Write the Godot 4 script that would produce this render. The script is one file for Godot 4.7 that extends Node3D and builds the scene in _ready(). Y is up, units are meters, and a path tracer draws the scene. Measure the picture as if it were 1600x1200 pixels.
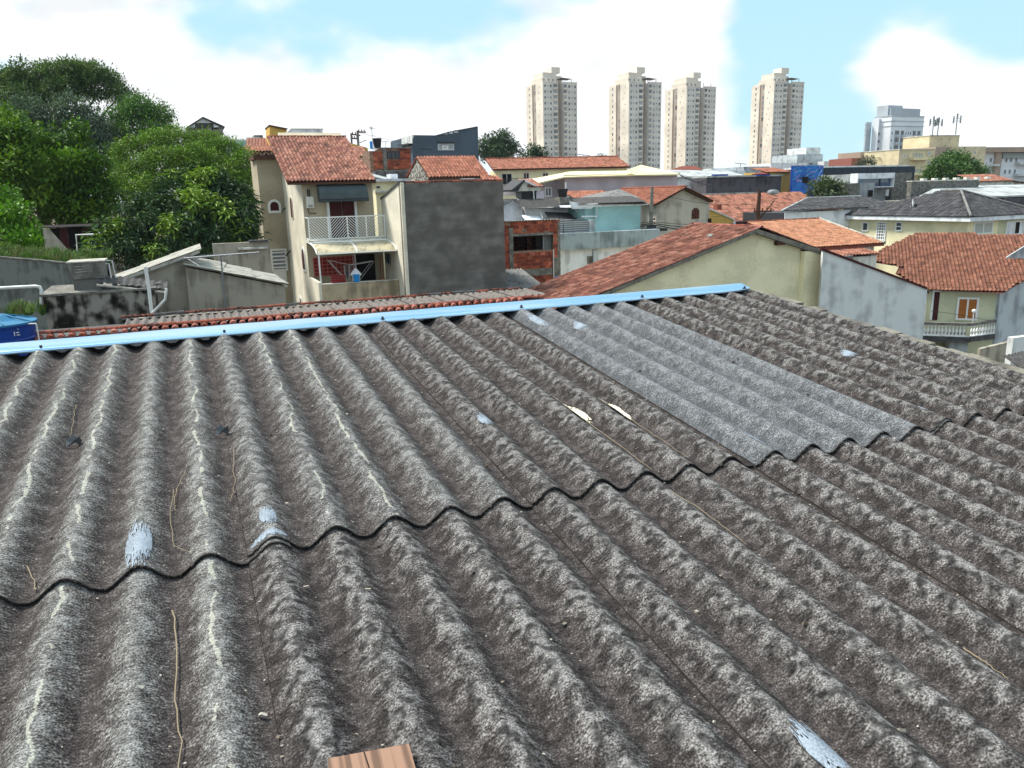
extends Node3D
# A view over a fibre-cement roof towards tiled houses and four apartment towers. Metres, y up, the street in the valley at y = 0.

var M := {}
var used := {}
var rng := RandomNumberGenerator.new()


func _ready() -> void:
	rng.seed = 7
	setup_view()
	make_materials()
	ground()
	own_roof()
	back_roofs()
	left_yard()
	trees()
	tan_house()
	block_house()
	behind_left()
	middle_houses()
	front_right()
	right_houses()
	back_right()
	towers()
	cables()
	small_things()


# ---------------------------------------------------------------- view and light

func setup_view() -> void:
	var cam := Camera3D.new()
	cam.name = "camera"
	cam.fov = 52.15
	cam.near = 0.05
	cam.far = 3000.0
	cam.transform = Transform3D(Basis(v(0.999620, -0.026808, 0.006494), v(0.027583, 0.971522, -0.235338), v(-0.000000, 0.235427, 0.971892)), v(0, 14.00, 0))
	add_child(cam)
	cam.current = true
	var env := Environment.new()
	env.background_mode = Environment.BG_SKY
	var sky := Sky.new()
	var pano := PanoramaSkyMaterial.new()
	pano.panorama = ImageTexture.create_from_image(sky_image())
	sky.sky_material = pano
	env.sky = sky
	env.background_energy_multiplier = 1.00
	env.ambient_light_source = Environment.AMBIENT_SOURCE_SKY
	env.tonemap_mode = Environment.TONE_MAPPER_LINEAR
	env.tonemap_exposure = 1.75
	env.sdfgi_enabled = true
	env.ssao_enabled = true
	env.ssil_enabled = true
	env.fog_enabled = 0.00012 > 0.0
	env.fog_density = 0.00012
	env.fog_light_color = Color(0.86, 0.93, 0.97)
	var we := WorldEnvironment.new()
	we.name = "world_environment"
	we.environment = env
	add_child(we)
	var sun := DirectionalLight3D.new()
	sun.name = "sun"
	sun.light_energy = 1.30
	sun.light_color = Color(1.0, 0.975, 0.93)
	sun.light_angular_distance = 14
	sun.shadow_enabled = true
	var az := deg_to_rad(-62)
	var el := deg_to_rad(52)
	var to := v(sin(az) * cos(el), sin(el), -cos(az) * cos(el))
	sun.transform = Transform3D(Basis.looking_at(-to, v(0, 1, 0)), v(0, 60, 0))
	add_child(sun)


# Clouds over pale blue: each row is a bank of cloud (or, negative, an opening): heading, height, half width, half height in degrees, weight.
func sky_image() -> Image:
	var w := 2048
	var h := 1024
	var banks := [[-28.9, 10.3, 7.0, 3.3, 0.25], [-22.9, 10.6, 2.3, 3.3, 0.35], [-29.7, 7.1, 7.0, 2.3, 0.30], [-12.1, 10.8, 12.6, 4.4, -0.60], [-6.3, 9.9, 7.9, 2.8, -0.25], [-18.8, 11.5, 2.8, 3.3, -0.30], [-7.4, 5.9, 19.6, 2.8, 0.50], [-19.3, 7.4, 2.8, 2.3, 0.35], [5.0, 8.4, 7.5, 2.8, 0.50], [11.8, 10.0, 4.2, 3.7, 0.35], [10.1, 7.0, 5.1, 2.8, 0.25], [4.1, 5.2, 9.3, 2.8, 0.35], [18.1, 9.2, 4.7, 5.1, -0.60], [22.0, 10.7, 6.1, 2.3, -0.50], [26.6, 6.7, 7.0, 4.2, 0.65], [25.7, 9.1, 2.8, 2.3, 0.35], [31.3, 9.8, 3.7, 2.3, -0.60], [21.7, 4.0, 3.7, 3.3, -0.40], [0.7, 12.1, 6.1, 1.9, -0.40]]
	var n := FastNoiseLite.new()
	n.seed = 11
	n.noise_type = FastNoiseLite.TYPE_SIMPLEX_SMOOTH
	n.fractal_octaves = 6
	n.fractal_gain = 0.56
	n.frequency = 1.0
	var data := PackedFloat32Array()
	data.resize(w * h * 3)
	for y in h:
		var el := PI * 0.5 - (y + 0.5) / h * PI
		for x in w:
			var k := (y * w + x) * 3
			if el < -0.02:
				data[k] = 0.32
				data[k + 1] = 0.33
				data[k + 2] = 0.32
				continue
			var az := (x + 0.5) / w * TAU
			if az > PI:
				az -= TAU
			var d := v(sin(az) * cos(el), sin(el), -cos(az) * cos(el))
			var q := d * 2.6
			var f := n.get_noise_3d(q.x, q.y * 2.0, q.z)
			var c := 0.12 + f * 1.35
			var azd := rad_to_deg(az)
			var eld := rad_to_deg(el)
			for b in banks:
				var gx: float = (azd - b[0]) / b[2]
				var gy: float = (eld - b[1]) / b[3]
				var g := gx * gx + gy * gy
				if g < 6.0:
					c += b[4] * exp(-g)
			var low := clampf(1.0 - eld / 13.0, 0.0, 1.0)
			var t := smoothstep(-0.22, 0.42, c + low * 0.14)
			var up := clampf(eld / 40.0, 0.0, 1.0)
			var br := lerpf(0.36, 0.17, up)
			var bg := lerpf(0.54, 0.38, up)
			var bb := lerpf(0.60, 0.55, up)
			# clouds: grey-white undersides, brighter towards the top of the sky
			var fold := n.get_noise_3d(q.x * 2.2 + 9.0, q.y * 4.5, q.z * 2.2)
			var cl := 0.66 - 0.13 * smoothstep(0.0, 0.5, fold + 0.12) * (1.0 - low) + 0.42 * smoothstep(24.0, 75.0, eld)
			data[k] = lerpf(br, cl * 0.985, t)
			data[k + 1] = lerpf(bg, cl, t)
			data[k + 2] = lerpf(bb, cl * 1.025, t)
	return Image.create_from_data(w, h, false, Image.FORMAT_RGBF, data.to_byte_array())


# ---------------------------------------------------------------- shapes

func v(x: float, y: float, z: float) -> Vector3:
	return Vector3(x, y, z)


func lin(r: float, g: float, b: float) -> Color:
	return Color(r / 255.0, g / 255.0, b / 255.0).srgb_to_linear()


class Sh:
	var p := PackedVector3Array()
	var n := PackedVector3Array()
	var c := PackedColorArray()
	var t := PackedVector2Array()
	var i := PackedInt32Array()
	var xf := Transform3D()
	var col := Color.WHITE

	func vert(a: Vector3, nor: Vector3, uv := Vector2.ZERO) -> int:
		p.append(xf * a)
		n.append((xf.basis * nor).normalized())
		c.append(col)
		t.append(uv)
		return p.size() - 1

	# corners counter-clockwise as seen from outside
	func quad(a: Vector3, b: Vector3, d: Vector3, e: Vector3) -> void:
		var nor := (b - a).cross(e - a)
		if nor.length_squared() < 1e-14:
			nor = (d - b).cross(e - b)
		var k := vert(a, nor, Vector2(0, 1))
		vert(b, nor, Vector2(1, 1))
		vert(d, nor, Vector2(1, 0))
		vert(e, nor, Vector2(0, 0))
		i.append_array(PackedInt32Array([k, k + 2, k + 1, k, k + 3, k + 2]))

	func tri(a: Vector3, b: Vector3, d: Vector3) -> void:
		var nor := (b - a).cross(d - a)
		var k := vert(a, nor)
		vert(b, nor)
		vert(d, nor)
		i.append_array(PackedInt32Array([k, k + 2, k + 1]))

	func box(a: Vector3, b: Vector3) -> Sh:
		var l := a.min(b)
		var h := a.max(b)
		quad(Vector3(l.x, l.y, h.z), Vector3(h.x, l.y, h.z), Vector3(h.x, h.y, h.z), Vector3(l.x, h.y, h.z))
		quad(Vector3(h.x, l.y, l.z), Vector3(l.x, l.y, l.z), Vector3(l.x, h.y, l.z), Vector3(h.x, h.y, l.z))
		quad(Vector3(l.x, l.y, l.z), Vector3(l.x, l.y, h.z), Vector3(l.x, h.y, h.z), Vector3(l.x, h.y, l.z))
		quad(Vector3(h.x, l.y, h.z), Vector3(h.x, l.y, l.z), Vector3(h.x, h.y, l.z), Vector3(h.x, h.y, h.z))
		quad(Vector3(l.x, h.y, h.z), Vector3(h.x, h.y, h.z), Vector3(h.x, h.y, l.z), Vector3(l.x, h.y, l.z))
		quad(Vector3(l.x, l.y, l.z), Vector3(h.x, l.y, l.z), Vector3(h.x, l.y, h.z), Vector3(l.x, l.y, h.z))
		return self

	# a polygon in x, y pushed from z0 (back) to z1 (front)
	func prism(poly: PackedVector2Array, z0: float, z1: float) -> Sh:
		var q := poly.duplicate()
		if Geometry2D.is_polygon_clockwise(q):
			q.reverse()
		var area := 0.0
		for k in q.size():
			area += q[k].cross(q[(k + 1) % q.size()])
		if area < 0.0:
			q.reverse()
		var f := Geometry2D.triangulate_polygon(q)
		for k in range(0, f.size(), 3):
			var a := q[f[k]]
			var b := q[f[k + 1]]
			var d := q[f[k + 2]]
			if (b - a).cross(d - a) < 0.0:
				var s := b
				b = d
				d = s
			tri(Vector3(a.x, a.y, z1), Vector3(b.x, b.y, z1), Vector3(d.x, d.y, z1))
			tri(Vector3(a.x, a.y, z0), Vector3(d.x, d.y, z0), Vector3(b.x, b.y, z0))
		for k in q.size():
			var a := q[k]
			var b := q[(k + 1) % q.size()]
			quad(Vector3(a.x, a.y, z1), Vector3(a.x, a.y, z0), Vector3(b.x, b.y, z0), Vector3(b.x, b.y, z1))
		return self

	# a slab: four corners (counter-clockwise from above) and how far it goes down
	func slab(a: Vector3, b: Vector3, d: Vector3, e: Vector3, thick: float) -> Sh:
		var o := Vector3(0, -thick, 0)
		quad(a, b, d, e)
		quad(a + o, e + o, d + o, b + o)
		quad(a + o, b + o, b, a)
		quad(b + o, d + o, d, b)
		quad(d + o, e + o, e, d)
		quad(e + o, a + o, a, e)
		return self

	func tube(path: Array, r: float, sides := 6, r1 := -1.0) -> Sh:
		var rings := []
		for k in path.size():
			var d: Vector3 = (path[mini(k + 1, path.size() - 1)] - path[maxi(k - 1, 0)]).normalized()
			var u := d.cross(Vector3(0.31, 0.9, 0.22)).normalized()
			var w := d.cross(u)
			var rr := r if r1 < 0.0 else lerpf(r, r1, float(k) / (path.size() - 1))
			var ring := []
			for s in sides:
				var a := TAU * s / sides
				var o := u * cos(a) + w * sin(a)
				ring.append(vert(path[k] + o * rr, o))
			rings.append(ring)
		for k in path.size() - 1:
			for s in sides:
				var s1 := (s + 1) % sides
				i.append_array(PackedInt32Array([rings[k][s], rings[k + 1][s], rings[k][s1], rings[k][s1], rings[k + 1][s], rings[k + 1][s1]]))
		for e in [0, path.size() - 1]:
			var d2: Vector3 = (path[0] - path[1]) if e == 0 else (path[e] - path[e - 1])
			var m := vert(path[e], d2)
			for s in sides:
				var sa: int = rings[e][s]
				var sb: int = rings[e][(s + 1) % sides]
				i.append_array(PackedInt32Array([m, sa, sb] if e == 0 else [m, sb, sa]))
		return self

	# profile of (radius, height) turned about the y axis through at
	func lathe(profile: Array, at := Vector3.ZERO, sides := 16) -> Sh:
		for k in profile.size() - 1:
			var a: Vector2 = profile[k]
			var b: Vector2 = profile[k + 1]
			var slope := Vector2(b.y - a.y, a.x - b.x)
			for s in sides:
				var t0 := TAU * s / sides
				var t1 := TAU * (s + 1) / sides
				var e0 := Vector3(cos(t0), 0, sin(t0))
				var e1 := Vector3(cos(t1), 0, sin(t1))
				var n0 := e0 * slope.x + Vector3(0, slope.y, 0)
				var n1 := e1 * slope.x + Vector3(0, slope.y, 0)
				var q := vert(at + e0 * a.x + Vector3(0, a.y, 0), n0)
				vert(at + e1 * a.x + Vector3(0, a.y, 0), n1)
				vert(at + e1 * b.x + Vector3(0, b.y, 0), n1)
				vert(at + e0 * b.x + Vector3(0, b.y, 0), n0)
				i.append_array(PackedInt32Array([q, q + 1, q + 2, q, q + 2, q + 3]))
		return self

	func mesh() -> ArrayMesh:
		var a := []
		a.resize(Mesh.ARRAY_MAX)
		a[Mesh.ARRAY_VERTEX] = p
		a[Mesh.ARRAY_NORMAL] = n
		a[Mesh.ARRAY_COLOR] = c
		a[Mesh.ARRAY_TEX_UV] = t
		a[Mesh.ARRAY_INDEX] = i
		var m := ArrayMesh.new()
		m.add_surface_from_arrays(Mesh.PRIMITIVE_TRIANGLES, a)
		return m


func numbered(called: String) -> String:
	var k: int = used.get(called, 0)
	used[called] = k + 1
	return called if k == 0 else "%s_%03d" % [called, k]


func thing(called: String, label: String, category: String, at := Vector3.ZERO, turn := 0.0, group := "") -> Node3D:
	var o := Node3D.new()
	o.name = numbered(called)
	add_child(o)
	o.position = at
	o.rotation_degrees.y = turn
	return tag(o, label, category, group)


func tag(o: Node3D, label: String, category: String, group := "") -> Node3D:
	o.set_meta("label", label)
	o.set_meta("category", category)
	if group:
		o.set_meta("group", group)
	return o


func put(called: String, s, m: Material, parent: Node = self) -> MeshInstance3D:
	var o := MeshInstance3D.new()
	o.mesh = s.mesh() if s is Sh else s
	o.material_override = m
	if parent == self:
		o.name = numbered(called)
		add_child(o)
	else:
		o.name = called
		var k := 0
		while parent.has_node(NodePath(o.name)):
			k += 1
			o.name = "%s_%03d" % [called, k]
		parent.add_child(o, true)
	return o


func stuff(o: Node3D) -> Node3D:
	o.set_meta("kind", "stuff")
	return o


func struct(o: Node3D) -> Node3D:
	o.set_meta("kind", "structure")
	return o


func bx(called: String, m: Material, parent: Node, x0: float, y0: float, z0: float, x1: float, y1: float, z1: float) -> MeshInstance3D:
	return put(called, Sh.new().box(v(x0, y0, z0), v(x1, y1, z1)), m, parent)


func fixed(o: Node3D, label: String, category: String, group := "") -> Node3D:
	return tag(o, label, category, group)


# which way a wall looks: "f" towards the viewer (x along it, plane z), "l" to the left (z along it, plane x)
func face(which: String, plane: float) -> Transform3D:
	if which == "f":
		return Transform3D(Basis(), v(0, 0, plane))
	return Transform3D(Basis(v(0, 0, 1), v(0, 1, 0), v(-1, 0, 0)), v(plane, 0, 0))


# a window: frame bars that stand proud, a pane set back in them, nx by ny lights
func win(parent: Node, f: Transform3D, r: Array, fm: Material, pm: Material, nx := 2, ny := 1, fw := 0.07, called := "window") -> MeshInstance3D:
	var x0: float = minf(r[0], r[2])
	var x1: float = maxf(r[0], r[2])
	var y0: float = minf(r[1], r[3])
	var y1: float = maxf(r[1], r[3])
	var s := Sh.new()
	s.xf = f
	s.box(v(x0, y0, 0.0), v(x1, y0 + fw, 0.07))
	s.box(v(x0, y1 - fw, 0.0), v(x1, y1, 0.06))
	s.box(v(x0, y0 + fw, 0.0), v(x0 + fw, y1 - fw, 0.06))
	s.box(v(x1 - fw, y0 + fw, 0.0), v(x1, y1 - fw, 0.06))
	var b := fw * 0.4
	for k in range(1, nx):
		var x := lerpf(x0, x1, float(k) / nx)
		s.box(v(x - b, y0 + fw, 0.0), v(x + b, y1 - fw, 0.045))
	for k in range(1, ny):
		var y := lerpf(y0, y1, float(k) / ny)
		s.box(v(x0 + fw, y - b, 0.0), v(x1 - fw, y + b, 0.04))
	var o := put(called, s, fm, parent)
	var g := Sh.new()
	g.xf = f
	g.box(v(x0 + fw, y0 + fw, -0.02), v(x1 - fw, y1 - fw, 0.012))
	put("pane", g, pm, o)
	return o


func arch(x0: float, y0: float, x1: float, y1: float, segs := 10) -> PackedVector2Array:
	var q := PackedVector2Array([Vector2(x0, y0), Vector2(x1, y0)])
	var r := (x1 - x0) * 0.5
	for k in segs + 1:
		var a := PI * k / segs
		q.append(Vector2((x0 + x1) * 0.5 + cos(a) * r, y1 - r + sin(a) * r))
	return q


func arch_win(parent: Node, f: Transform3D, r: Array, fm: Material, pm: Material, rim := 0.1) -> void:
	var s := Sh.new()
	s.xf = f
	s.prism(arch(minf(r[0], r[2]), minf(r[1], r[3]), maxf(r[0], r[2]), maxf(r[1], r[3])), -0.02, 0.04)
	var o := put("window", s, fm, parent)
	s = Sh.new()
	s.xf = f
	s.prism(arch(minf(r[0], r[2]) + rim, minf(r[1], r[3]) + rim, maxf(r[0], r[2]) - rim, maxf(r[1], r[3]) - rim), -0.01, 0.048)
	put("pane", s, pm, o)


# Clay tiles over a slope, each one with its own tint, lip and small tilt. a = upper left corner, across and down = full edges; inside() keeps those in a polygon of (across, down) shares.
func tile_slope(called: String, parent: Node, a: Vector3, across: Vector3, down: Vector3, w: float, len: float, tints: Array, seed_ := 1, poly := PackedVector2Array(), lift := 0.05, dark := 0.0) -> MeshInstance3D:
	var r := RandomNumberGenerator.new()
	r.seed = seed_
	var noise := FastNoiseLite.new()
	noise.seed = seed_
	noise.frequency = 0.35
	var s := Sh.new()
	var wx := across.length()
	var wd := down.length()
	var nc := maxi(1, roundi(wx / w))
	var nr := maxi(1, roundi(wd / len))
	var ex := across / nc
	var ed := down / nr
	var up := down.cross(across).normalized()
	if up.y < 0.0:
		up = -up
	var shape := [Vector2(0.0, 0.12), Vector2(0.16, 0.0), Vector2(0.34, 0.1), Vector2(0.46, 0.75), Vector2(0.66, 1.15), Vector2(0.86, 0.75), Vector2(1.0, 0.12)]
	for row in nr:
		for k in nc:
			var mid := Vector2((k + 0.5) / nc, (row + 0.5) / nr)
			if poly.size() and not Geometry2D.is_point_in_polygon(mid, poly):
				continue
			var m: Color = tints[r.randi() % tints.size()]
			var d := noise.get_noise_2d(k * w * 3.0, row * len * 3.0)
			var b := r.randf_range(0.92, 1.07) * (1.0 - dark * smoothstep(0.05, 0.42, d))
			s.col = Color(m.r * b, m.g * b, m.b * b)
			var o := a + ex * k + ed * row + up * r.randf_range(-0.006, 0.008)
			var skew := ex * r.randf_range(-0.03, 0.03)
			var hi := []
			var lo := []
			for q in shape:
				var side: Vector3 = ex * q.x + up * (q.y * lift)
				hi.append(o + side - ed * 0.06)
				lo.append(o + side + ed * 1.02 + up * (lift * 0.3) + skew)
			for q in shape.size() - 1:
				s.quad(lo[q], lo[q + 1], hi[q + 1], hi[q])
				s.quad(lo[q] - up * (lift * 0.5), lo[q + 1] - up * (lift * 0.5), lo[q + 1], lo[q])
	if poly.is_empty():
		s.col = lin(70, 40, 35)
		var dn := -up * 0.04
		s.quad(a + down + dn, a + down + across + dn, a + across + dn, a + dn)
	var o2 := put(called, s, M.tint, parent)
	stuff(o2)
	return o2


# A row of ridge tiles, each its own half round, lapping the next.
func ridge_row(parent: Node, a: Vector3, b: Vector3, len: float, r0: float, tints: Array, called := "ridge_tile", seed_ := 3) -> void:
	var r := RandomNumberGenerator.new()
	r.seed = seed_
	var d := b - a
	var nr := maxi(1, roundi(d.length() / len))
	var e := d / nr
	var side := e.cross(Vector3.UP).normalized()
	var meshes := []
	for k in 3:
		var s := Sh.new()
		for q in 8:
			var t0 := PI * q / 8.0
			var t1 := PI * (q + 1) / 8.0
			var c0 := side * cos(t0) + Vector3.UP * sin(t0) * 0.8
			var c1 := side * cos(t1) + Vector3.UP * sin(t1) * 0.8
			var ra := r0 * 0.88
			var rb := r0 * 1.05
			s.quad(c0 * ra, c1 * ra, c1 * rb + e * 1.06, c0 * rb + e * 1.06)
			s.quad(c1 * rb + e * 1.06, c1 * (rb - 0.018) + e * 1.06, c0 * (rb - 0.018) + e * 1.06, c0 * rb + e * 1.06)
			s.quad(c0 * ra, c0 * (ra - 0.018), c1 * (ra - 0.018), c1 * ra)
			s.quad(c1 * (ra - 0.018), c0 * (ra - 0.018), c0 * (rb - 0.018) + e * 1.06, c1 * (rb - 0.018) + e * 1.06)
		meshes.append(s.mesh())
	for k in nr:
		var o := put(called, meshes[k % 3], tints[r.randi() % tints.size()], parent)
		o.position = a + e * k + v(0, r.randf_range(-0.008, 0.008), 0)
		o.rotation.x = r.randf_range(-0.03, 0.03)


# Fibre-cement sheet over a slope: a = upper left, waves run down the slope
func wave_slope(called: String, m: Material, parent: Node, a: Vector3, across: Vector3, down: Vector3, pitch := 0.177, amp := 0.025, segs := 6) -> MeshInstance3D:
	var s := Sh.new()
	var up := down.cross(across).normalized()
	if up.y < 0.0:
		up = -up
	var nw := maxi(1, roundi(across.length() / pitch)) * segs
	var th := 0.012
	for k in nw:
		var p0 := a + across * (float(k) / nw) + up * amp * cos(TAU * k / segs)
		var p1 := a + across * (float(k + 1) / nw) + up * amp * cos(TAU * (k + 1) / segs)
		s.quad(p0 + down, p1 + down, p1, p0)
		s.quad(p0 - up * th, p1 - up * th, p1 + down - up * th, p0 + down - up * th)
		s.quad(p0 + down - up * th, p1 + down - up * th, p1 + down, p0 + down)
		s.quad(p1 - up * th, p0 - up * th, p0, p1)
	return put(called, s, m, parent)


# ---------------------------------------------------------------- materials

func noise_image(w: int, h: int, freq: float, kind: int, oct: int, seed_: int, stretch := Vector2i(1, 1), seamless := true) -> Image:
	var n := FastNoiseLite.new()
	n.seed = seed_
	n.noise_type = kind
	n.frequency = freq
	n.fractal_octaves = oct
	var im: Image
	if seamless:
		im = n.get_seamless_image(w / stretch.x, h / stretch.y)
	else:
		im = n.get_image(w / stretch.x, h / stretch.y)
	if stretch != Vector2i(1, 1):
		im.resize(w, h, Image.INTERPOLATE_CUBIC)
	return im


# grey texture: low + (1 - low) * curve of mixed noises
func grey(w: int, h: int, layers: Array, low: float, c0: float, c1: float) -> ImageTexture:
	var out := PackedByteArray()
	out.resize(w * h)
	var bytes := []
	var weights := []
	for l in layers:
		bytes.append((l[0] as Image).get_data())
		weights.append(l[1])
	var b0: PackedByteArray = bytes[0]
	var b1: PackedByteArray = bytes[mini(1, bytes.size() - 1)]
	var w0: float = weights[0] / 255.0
	var w1: float = (weights[1] if weights.size() > 1 else 0.0) / 255.0
	for k in w * h:
		var f := b0[k] * w0 + b1[k] * w1
		out[k] = int(255.0 * (low + (1.0 - low) * smoothstep(c0, c1, f)))
	return ImageTexture.create_from_image(Image.create_from_data(w, h, false, Image.FORMAT_L8, out))


func mat(r: float, g: float, b: float, rough := 0.9, tex: Texture2D = null, scale := 0.2, relief: Texture2D = null, depth := 1.0) -> StandardMaterial3D:
	var m := StandardMaterial3D.new()
	m.albedo_color = Color(r / 255.0, g / 255.0, b / 255.0)
	m.roughness = rough
	m.metallic_specular = 0.3
	if tex:
		m.albedo_texture = tex
		m.uv1_triplanar = true
		m.uv1_world_triplanar = true
		m.uv1_scale = Vector3.ONE * scale
		m.uv1_triplanar_sharpness = 6.0
	if relief:
		m.heightmap_enabled = true
		m.heightmap_texture = relief
		m.heightmap_scale = depth
	return m


func make_materials() -> void:
	var S := FastNoiseLite.TYPE_SIMPLEX_SMOOTH
	var V := FastNoiseLite.TYPE_VALUE
	var soft := noise_image(512, 512, 0.008, S, 5, 1)
	var fine := noise_image(512, 512, 0.09, S, 4, 2)
	var streak := noise_image(512, 512, 0.03, S, 4, 3, Vector2i(1, 8))
	var blotch := noise_image(512, 512, 0.014, S, 6, 4)
	var plaster := grey(512, 512, [[soft, 0.7], [fine, 0.3]], 0.91, 0.25, 0.7)
	var faint := grey(512, 512, [[streak, 0.4], [blotch, 0.6]], 0.83, 0.2, 0.6)
	var stained := grey(512, 512, [[streak, 0.45], [soft, 0.55]], 0.74, 0.2, 0.56)
	var concrete := grey(512, 512, [[blotch, 0.65], [fine, 0.35]], 0.72, 0.25, 0.75)
	var mould := grey(512, 512, [[blotch, 0.6], [streak, 0.4]], 0.22, 0.30, 0.66)
	var courses := grey(512, 512, [[noise_image(512, 512, 0.03, S, 4, 5, Vector2i(8, 1)), 0.5], [blotch, 0.5]], 0.8, 0.25, 0.72)
	var rough := grey(512, 512, [[fine, 0.7], [blotch, 0.3]], 0.0, 0.1, 0.9)
	M.tint = mat(255, 255, 255, 0.85, grey(512, 512, [[blotch, 0.6], [fine, 0.4]], 0.74, 0.25, 0.7), 0.25)
	M.tint.vertex_color_use_as_albedo = true
	M.plain_tint = mat(255, 255, 255, 0.85)
	M.plain_tint.vertex_color_use_as_albedo = true
	for a in [["tan", 176, 166, 144], ["cream", 218, 212, 194], ["cream_yellow", 228, 220, 184], ["yellow", 236, 228, 190], ["lavender", 190, 182, 190], ["beige", 214, 200, 166], ["ochre", 206, 170, 92], ["pale_green", 202, 203, 172], ["mint", 150, 190, 190]]:
		M[a[0]] = mat(a[1], a[2], a[3], 0.9, plaster, 0.12, rough, 0.15)
	for a in [["grey_wall", 178, 186, 190], ["band", 150, 162, 166], ["dirty_white", 208, 206, 196], ["parapet", 178, 164, 138]]:
		M[a[0]] = mat(a[1], a[2], a[3], 0.9, stained, 0.14, rough, 0.2)
	for a in [["white", 224, 228, 232], ["white_grey", 206, 209, 208]]:
		M[a[0]] = mat(a[1], a[2], a[3], 0.9, faint, 0.11, rough, 0.1)
	for a in [["tower", 228, 217, 202], ["tower_shade", 216, 209, 200], ["tower_brown", 172, 152, 136], ["far_white", 226, 230, 234], ["far_grey", 188, 194, 200], ["high_white", 222, 227, 233], ["high_grey", 184, 192, 200], ["window_grey", 120, 122, 126], ["window_pale", 160, 160, 160]]:
		M[a[0]] = mat(a[1], a[2], a[3], 0.8, plaster, 0.02)
	M.concrete = mat(128, 126, 120, 0.95, concrete, 0.3, rough, 0.4)
	M.dark_concrete = mat(92, 92, 92, 0.95, concrete, 0.3, rough, 0.4)
	M.block = mat(126, 124, 119, 0.95, grey(512, 512, [[noise_image(512, 512, 0.03, S, 4, 5, Vector2i(6, 1)), 0.22], [blotch, 0.4]], 0.74, 0.15, 0.6), 0.13, rough, 0.5)
	M.block_dark = mat(84, 82, 88, 0.95, stained, 0.2, rough, 0.5)
	M.mould = mat(138, 134, 126, 0.95, mould, 0.22, rough, 0.5)
	M.mould_wall = mat(112, 116, 112, 0.95, stained, 0.3, rough, 0.5)
	M.weathered = mat(176, 172, 164, 0.95, mould, 0.5, rough, 0.5)
	M.shed = mat(158, 152, 138, 0.95, stained, 0.2, rough, 0.3)
	M.fibre_pale = mat(168, 166, 156, 0.95, stained, 0.4, rough, 0.3)
	M.fibre_grey = mat(120, 120, 118, 0.95, stained, 0.5, rough, 0.3)
	M.fibre_old = mat(112, 106, 102, 0.95, stained, 0.7, rough, 0.3)
	M.fibre_dark = mat(84, 84, 84, 0.95, concrete, 0.6, rough, 0.3)
	M.metal_grey = mat(72, 86, 98, 0.6, plaster, 0.1)
	M.glass_wall = mat(40, 52, 66, 0.2)
	M.grey_panel = mat(150, 156, 158, 0.8, stained, 0.1)
	M.sheet_roof = mat(168, 172, 172, 0.7, stained, 0.08)
	M.awning = mat(70, 80, 82, 0.7, plaster, 0.3)
	M.canopy = mat(226, 214, 172, 0.7, plaster, 0.1)
	M.poly = mat(188, 178, 150, 0.5, stained, 0.35)
	M.white_paint = mat(226, 228, 226, 0.5)
	M.pvc = mat(206, 208, 206, 0.4)
	M.steel = mat(120, 124, 128, 0.45)
	M.steel.metallic = 0.6
	M.dark_metal = mat(52, 54, 58, 0.6)
	M.wood_dark = mat(70, 30, 34, 0.7, plaster, 0.6)
	M.wood = mat(168, 104, 46, 0.6, plaster, 0.8)
	M.wood_beam = mat(84, 58, 46, 0.8, plaster, 0.5)
	M.verge = mat(122, 118, 108, 0.95, stained, 0.5, rough, 0.6)
	M.beige_plain = mat(184, 178, 164, 0.9, faint, 0.1, rough, 0.1)
	M.pane = mat(34, 40, 48, 0.12)
	M.pane.metallic_specular = 0.6
	M.pane_blue = mat(72, 92, 116, 0.1)
	M.pane_blue.metallic_specular = 0.7
	M.pane_pale = mat(150, 158, 160, 0.15)
	M.dark = mat(28, 22, 26, 0.95)
	M.curtain = mat(176, 178, 172, 0.8)
	M.blue = mat(24, 62, 140, 0.45, plaster, 0.5)
	M.blue_lid = mat(44, 112, 150, 0.4, plaster, 0.5)
	M.bright_blue = mat(30, 130, 200, 0.5)
	M.tank_black = mat(52, 52, 54, 0.7, concrete, 0.6)
	M.clay_a = mat(150, 84, 66, 0.85, concrete, 1.4, rough, 0.4)
	M.clay_b = mat(136, 74, 60, 0.85, concrete, 1.1, rough, 0.4)
	M.clay_c = mat(116, 68, 58, 0.85, mould, 1.2, rough, 0.4)
	M.clay_pink = mat(164, 104, 92, 0.85, concrete, 1.0, rough, 0.4)
	M.brick_mortar = mat(150, 122, 106, 0.95, concrete, 0.5)
	M.bark = mat(74, 64, 52, 0.95, mould, 0.8, rough, 1.0)
	M.earth = mat(98, 88, 70, 1.0, concrete, 0.05)
	M.asphalt = mat(70, 70, 72, 0.95, concrete, 0.1)
	M.cloth_white = mat(214, 216, 222, 0.9)
	M.straw = mat(132, 120, 100, 0.9)
	M.leafscrap = mat(98, 100, 104, 0.8)
	M.foam = mat(222, 214, 190, 0.9)
	M.sealant = mat(134, 146, 158, 0.6, grey(512, 512, [[soft, 0.4], [fine, 0.6]], 0.8, 0.25, 0.6), 3.0)
	M.rust = mat(90, 48, 34, 0.9)
	var cap := mat(182, 218, 246, 0.18)
	cap.metallic = 0.92
	M.flashing = cap
	M.tile_red = [lin(132, 88, 70), lin(126, 83, 66), lin(140, 96, 78), lin(118, 77, 62)]
	M.tile_old = [lin(146, 96, 80), lin(158, 108, 92), lin(136, 87, 73), lin(166, 118, 101), lin(122, 79, 68)]
	M.tile_orange = [lin(160, 104, 84), lin(168, 112, 91), lin(152, 97, 78)]
	M.tile_bright = [lin(174, 124, 97), lin(178, 129, 102), lin(168, 119, 92)]
	M.tile_patchy = [lin(160, 110, 92), lin(168, 118, 100), lin(150, 100, 84)]
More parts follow.
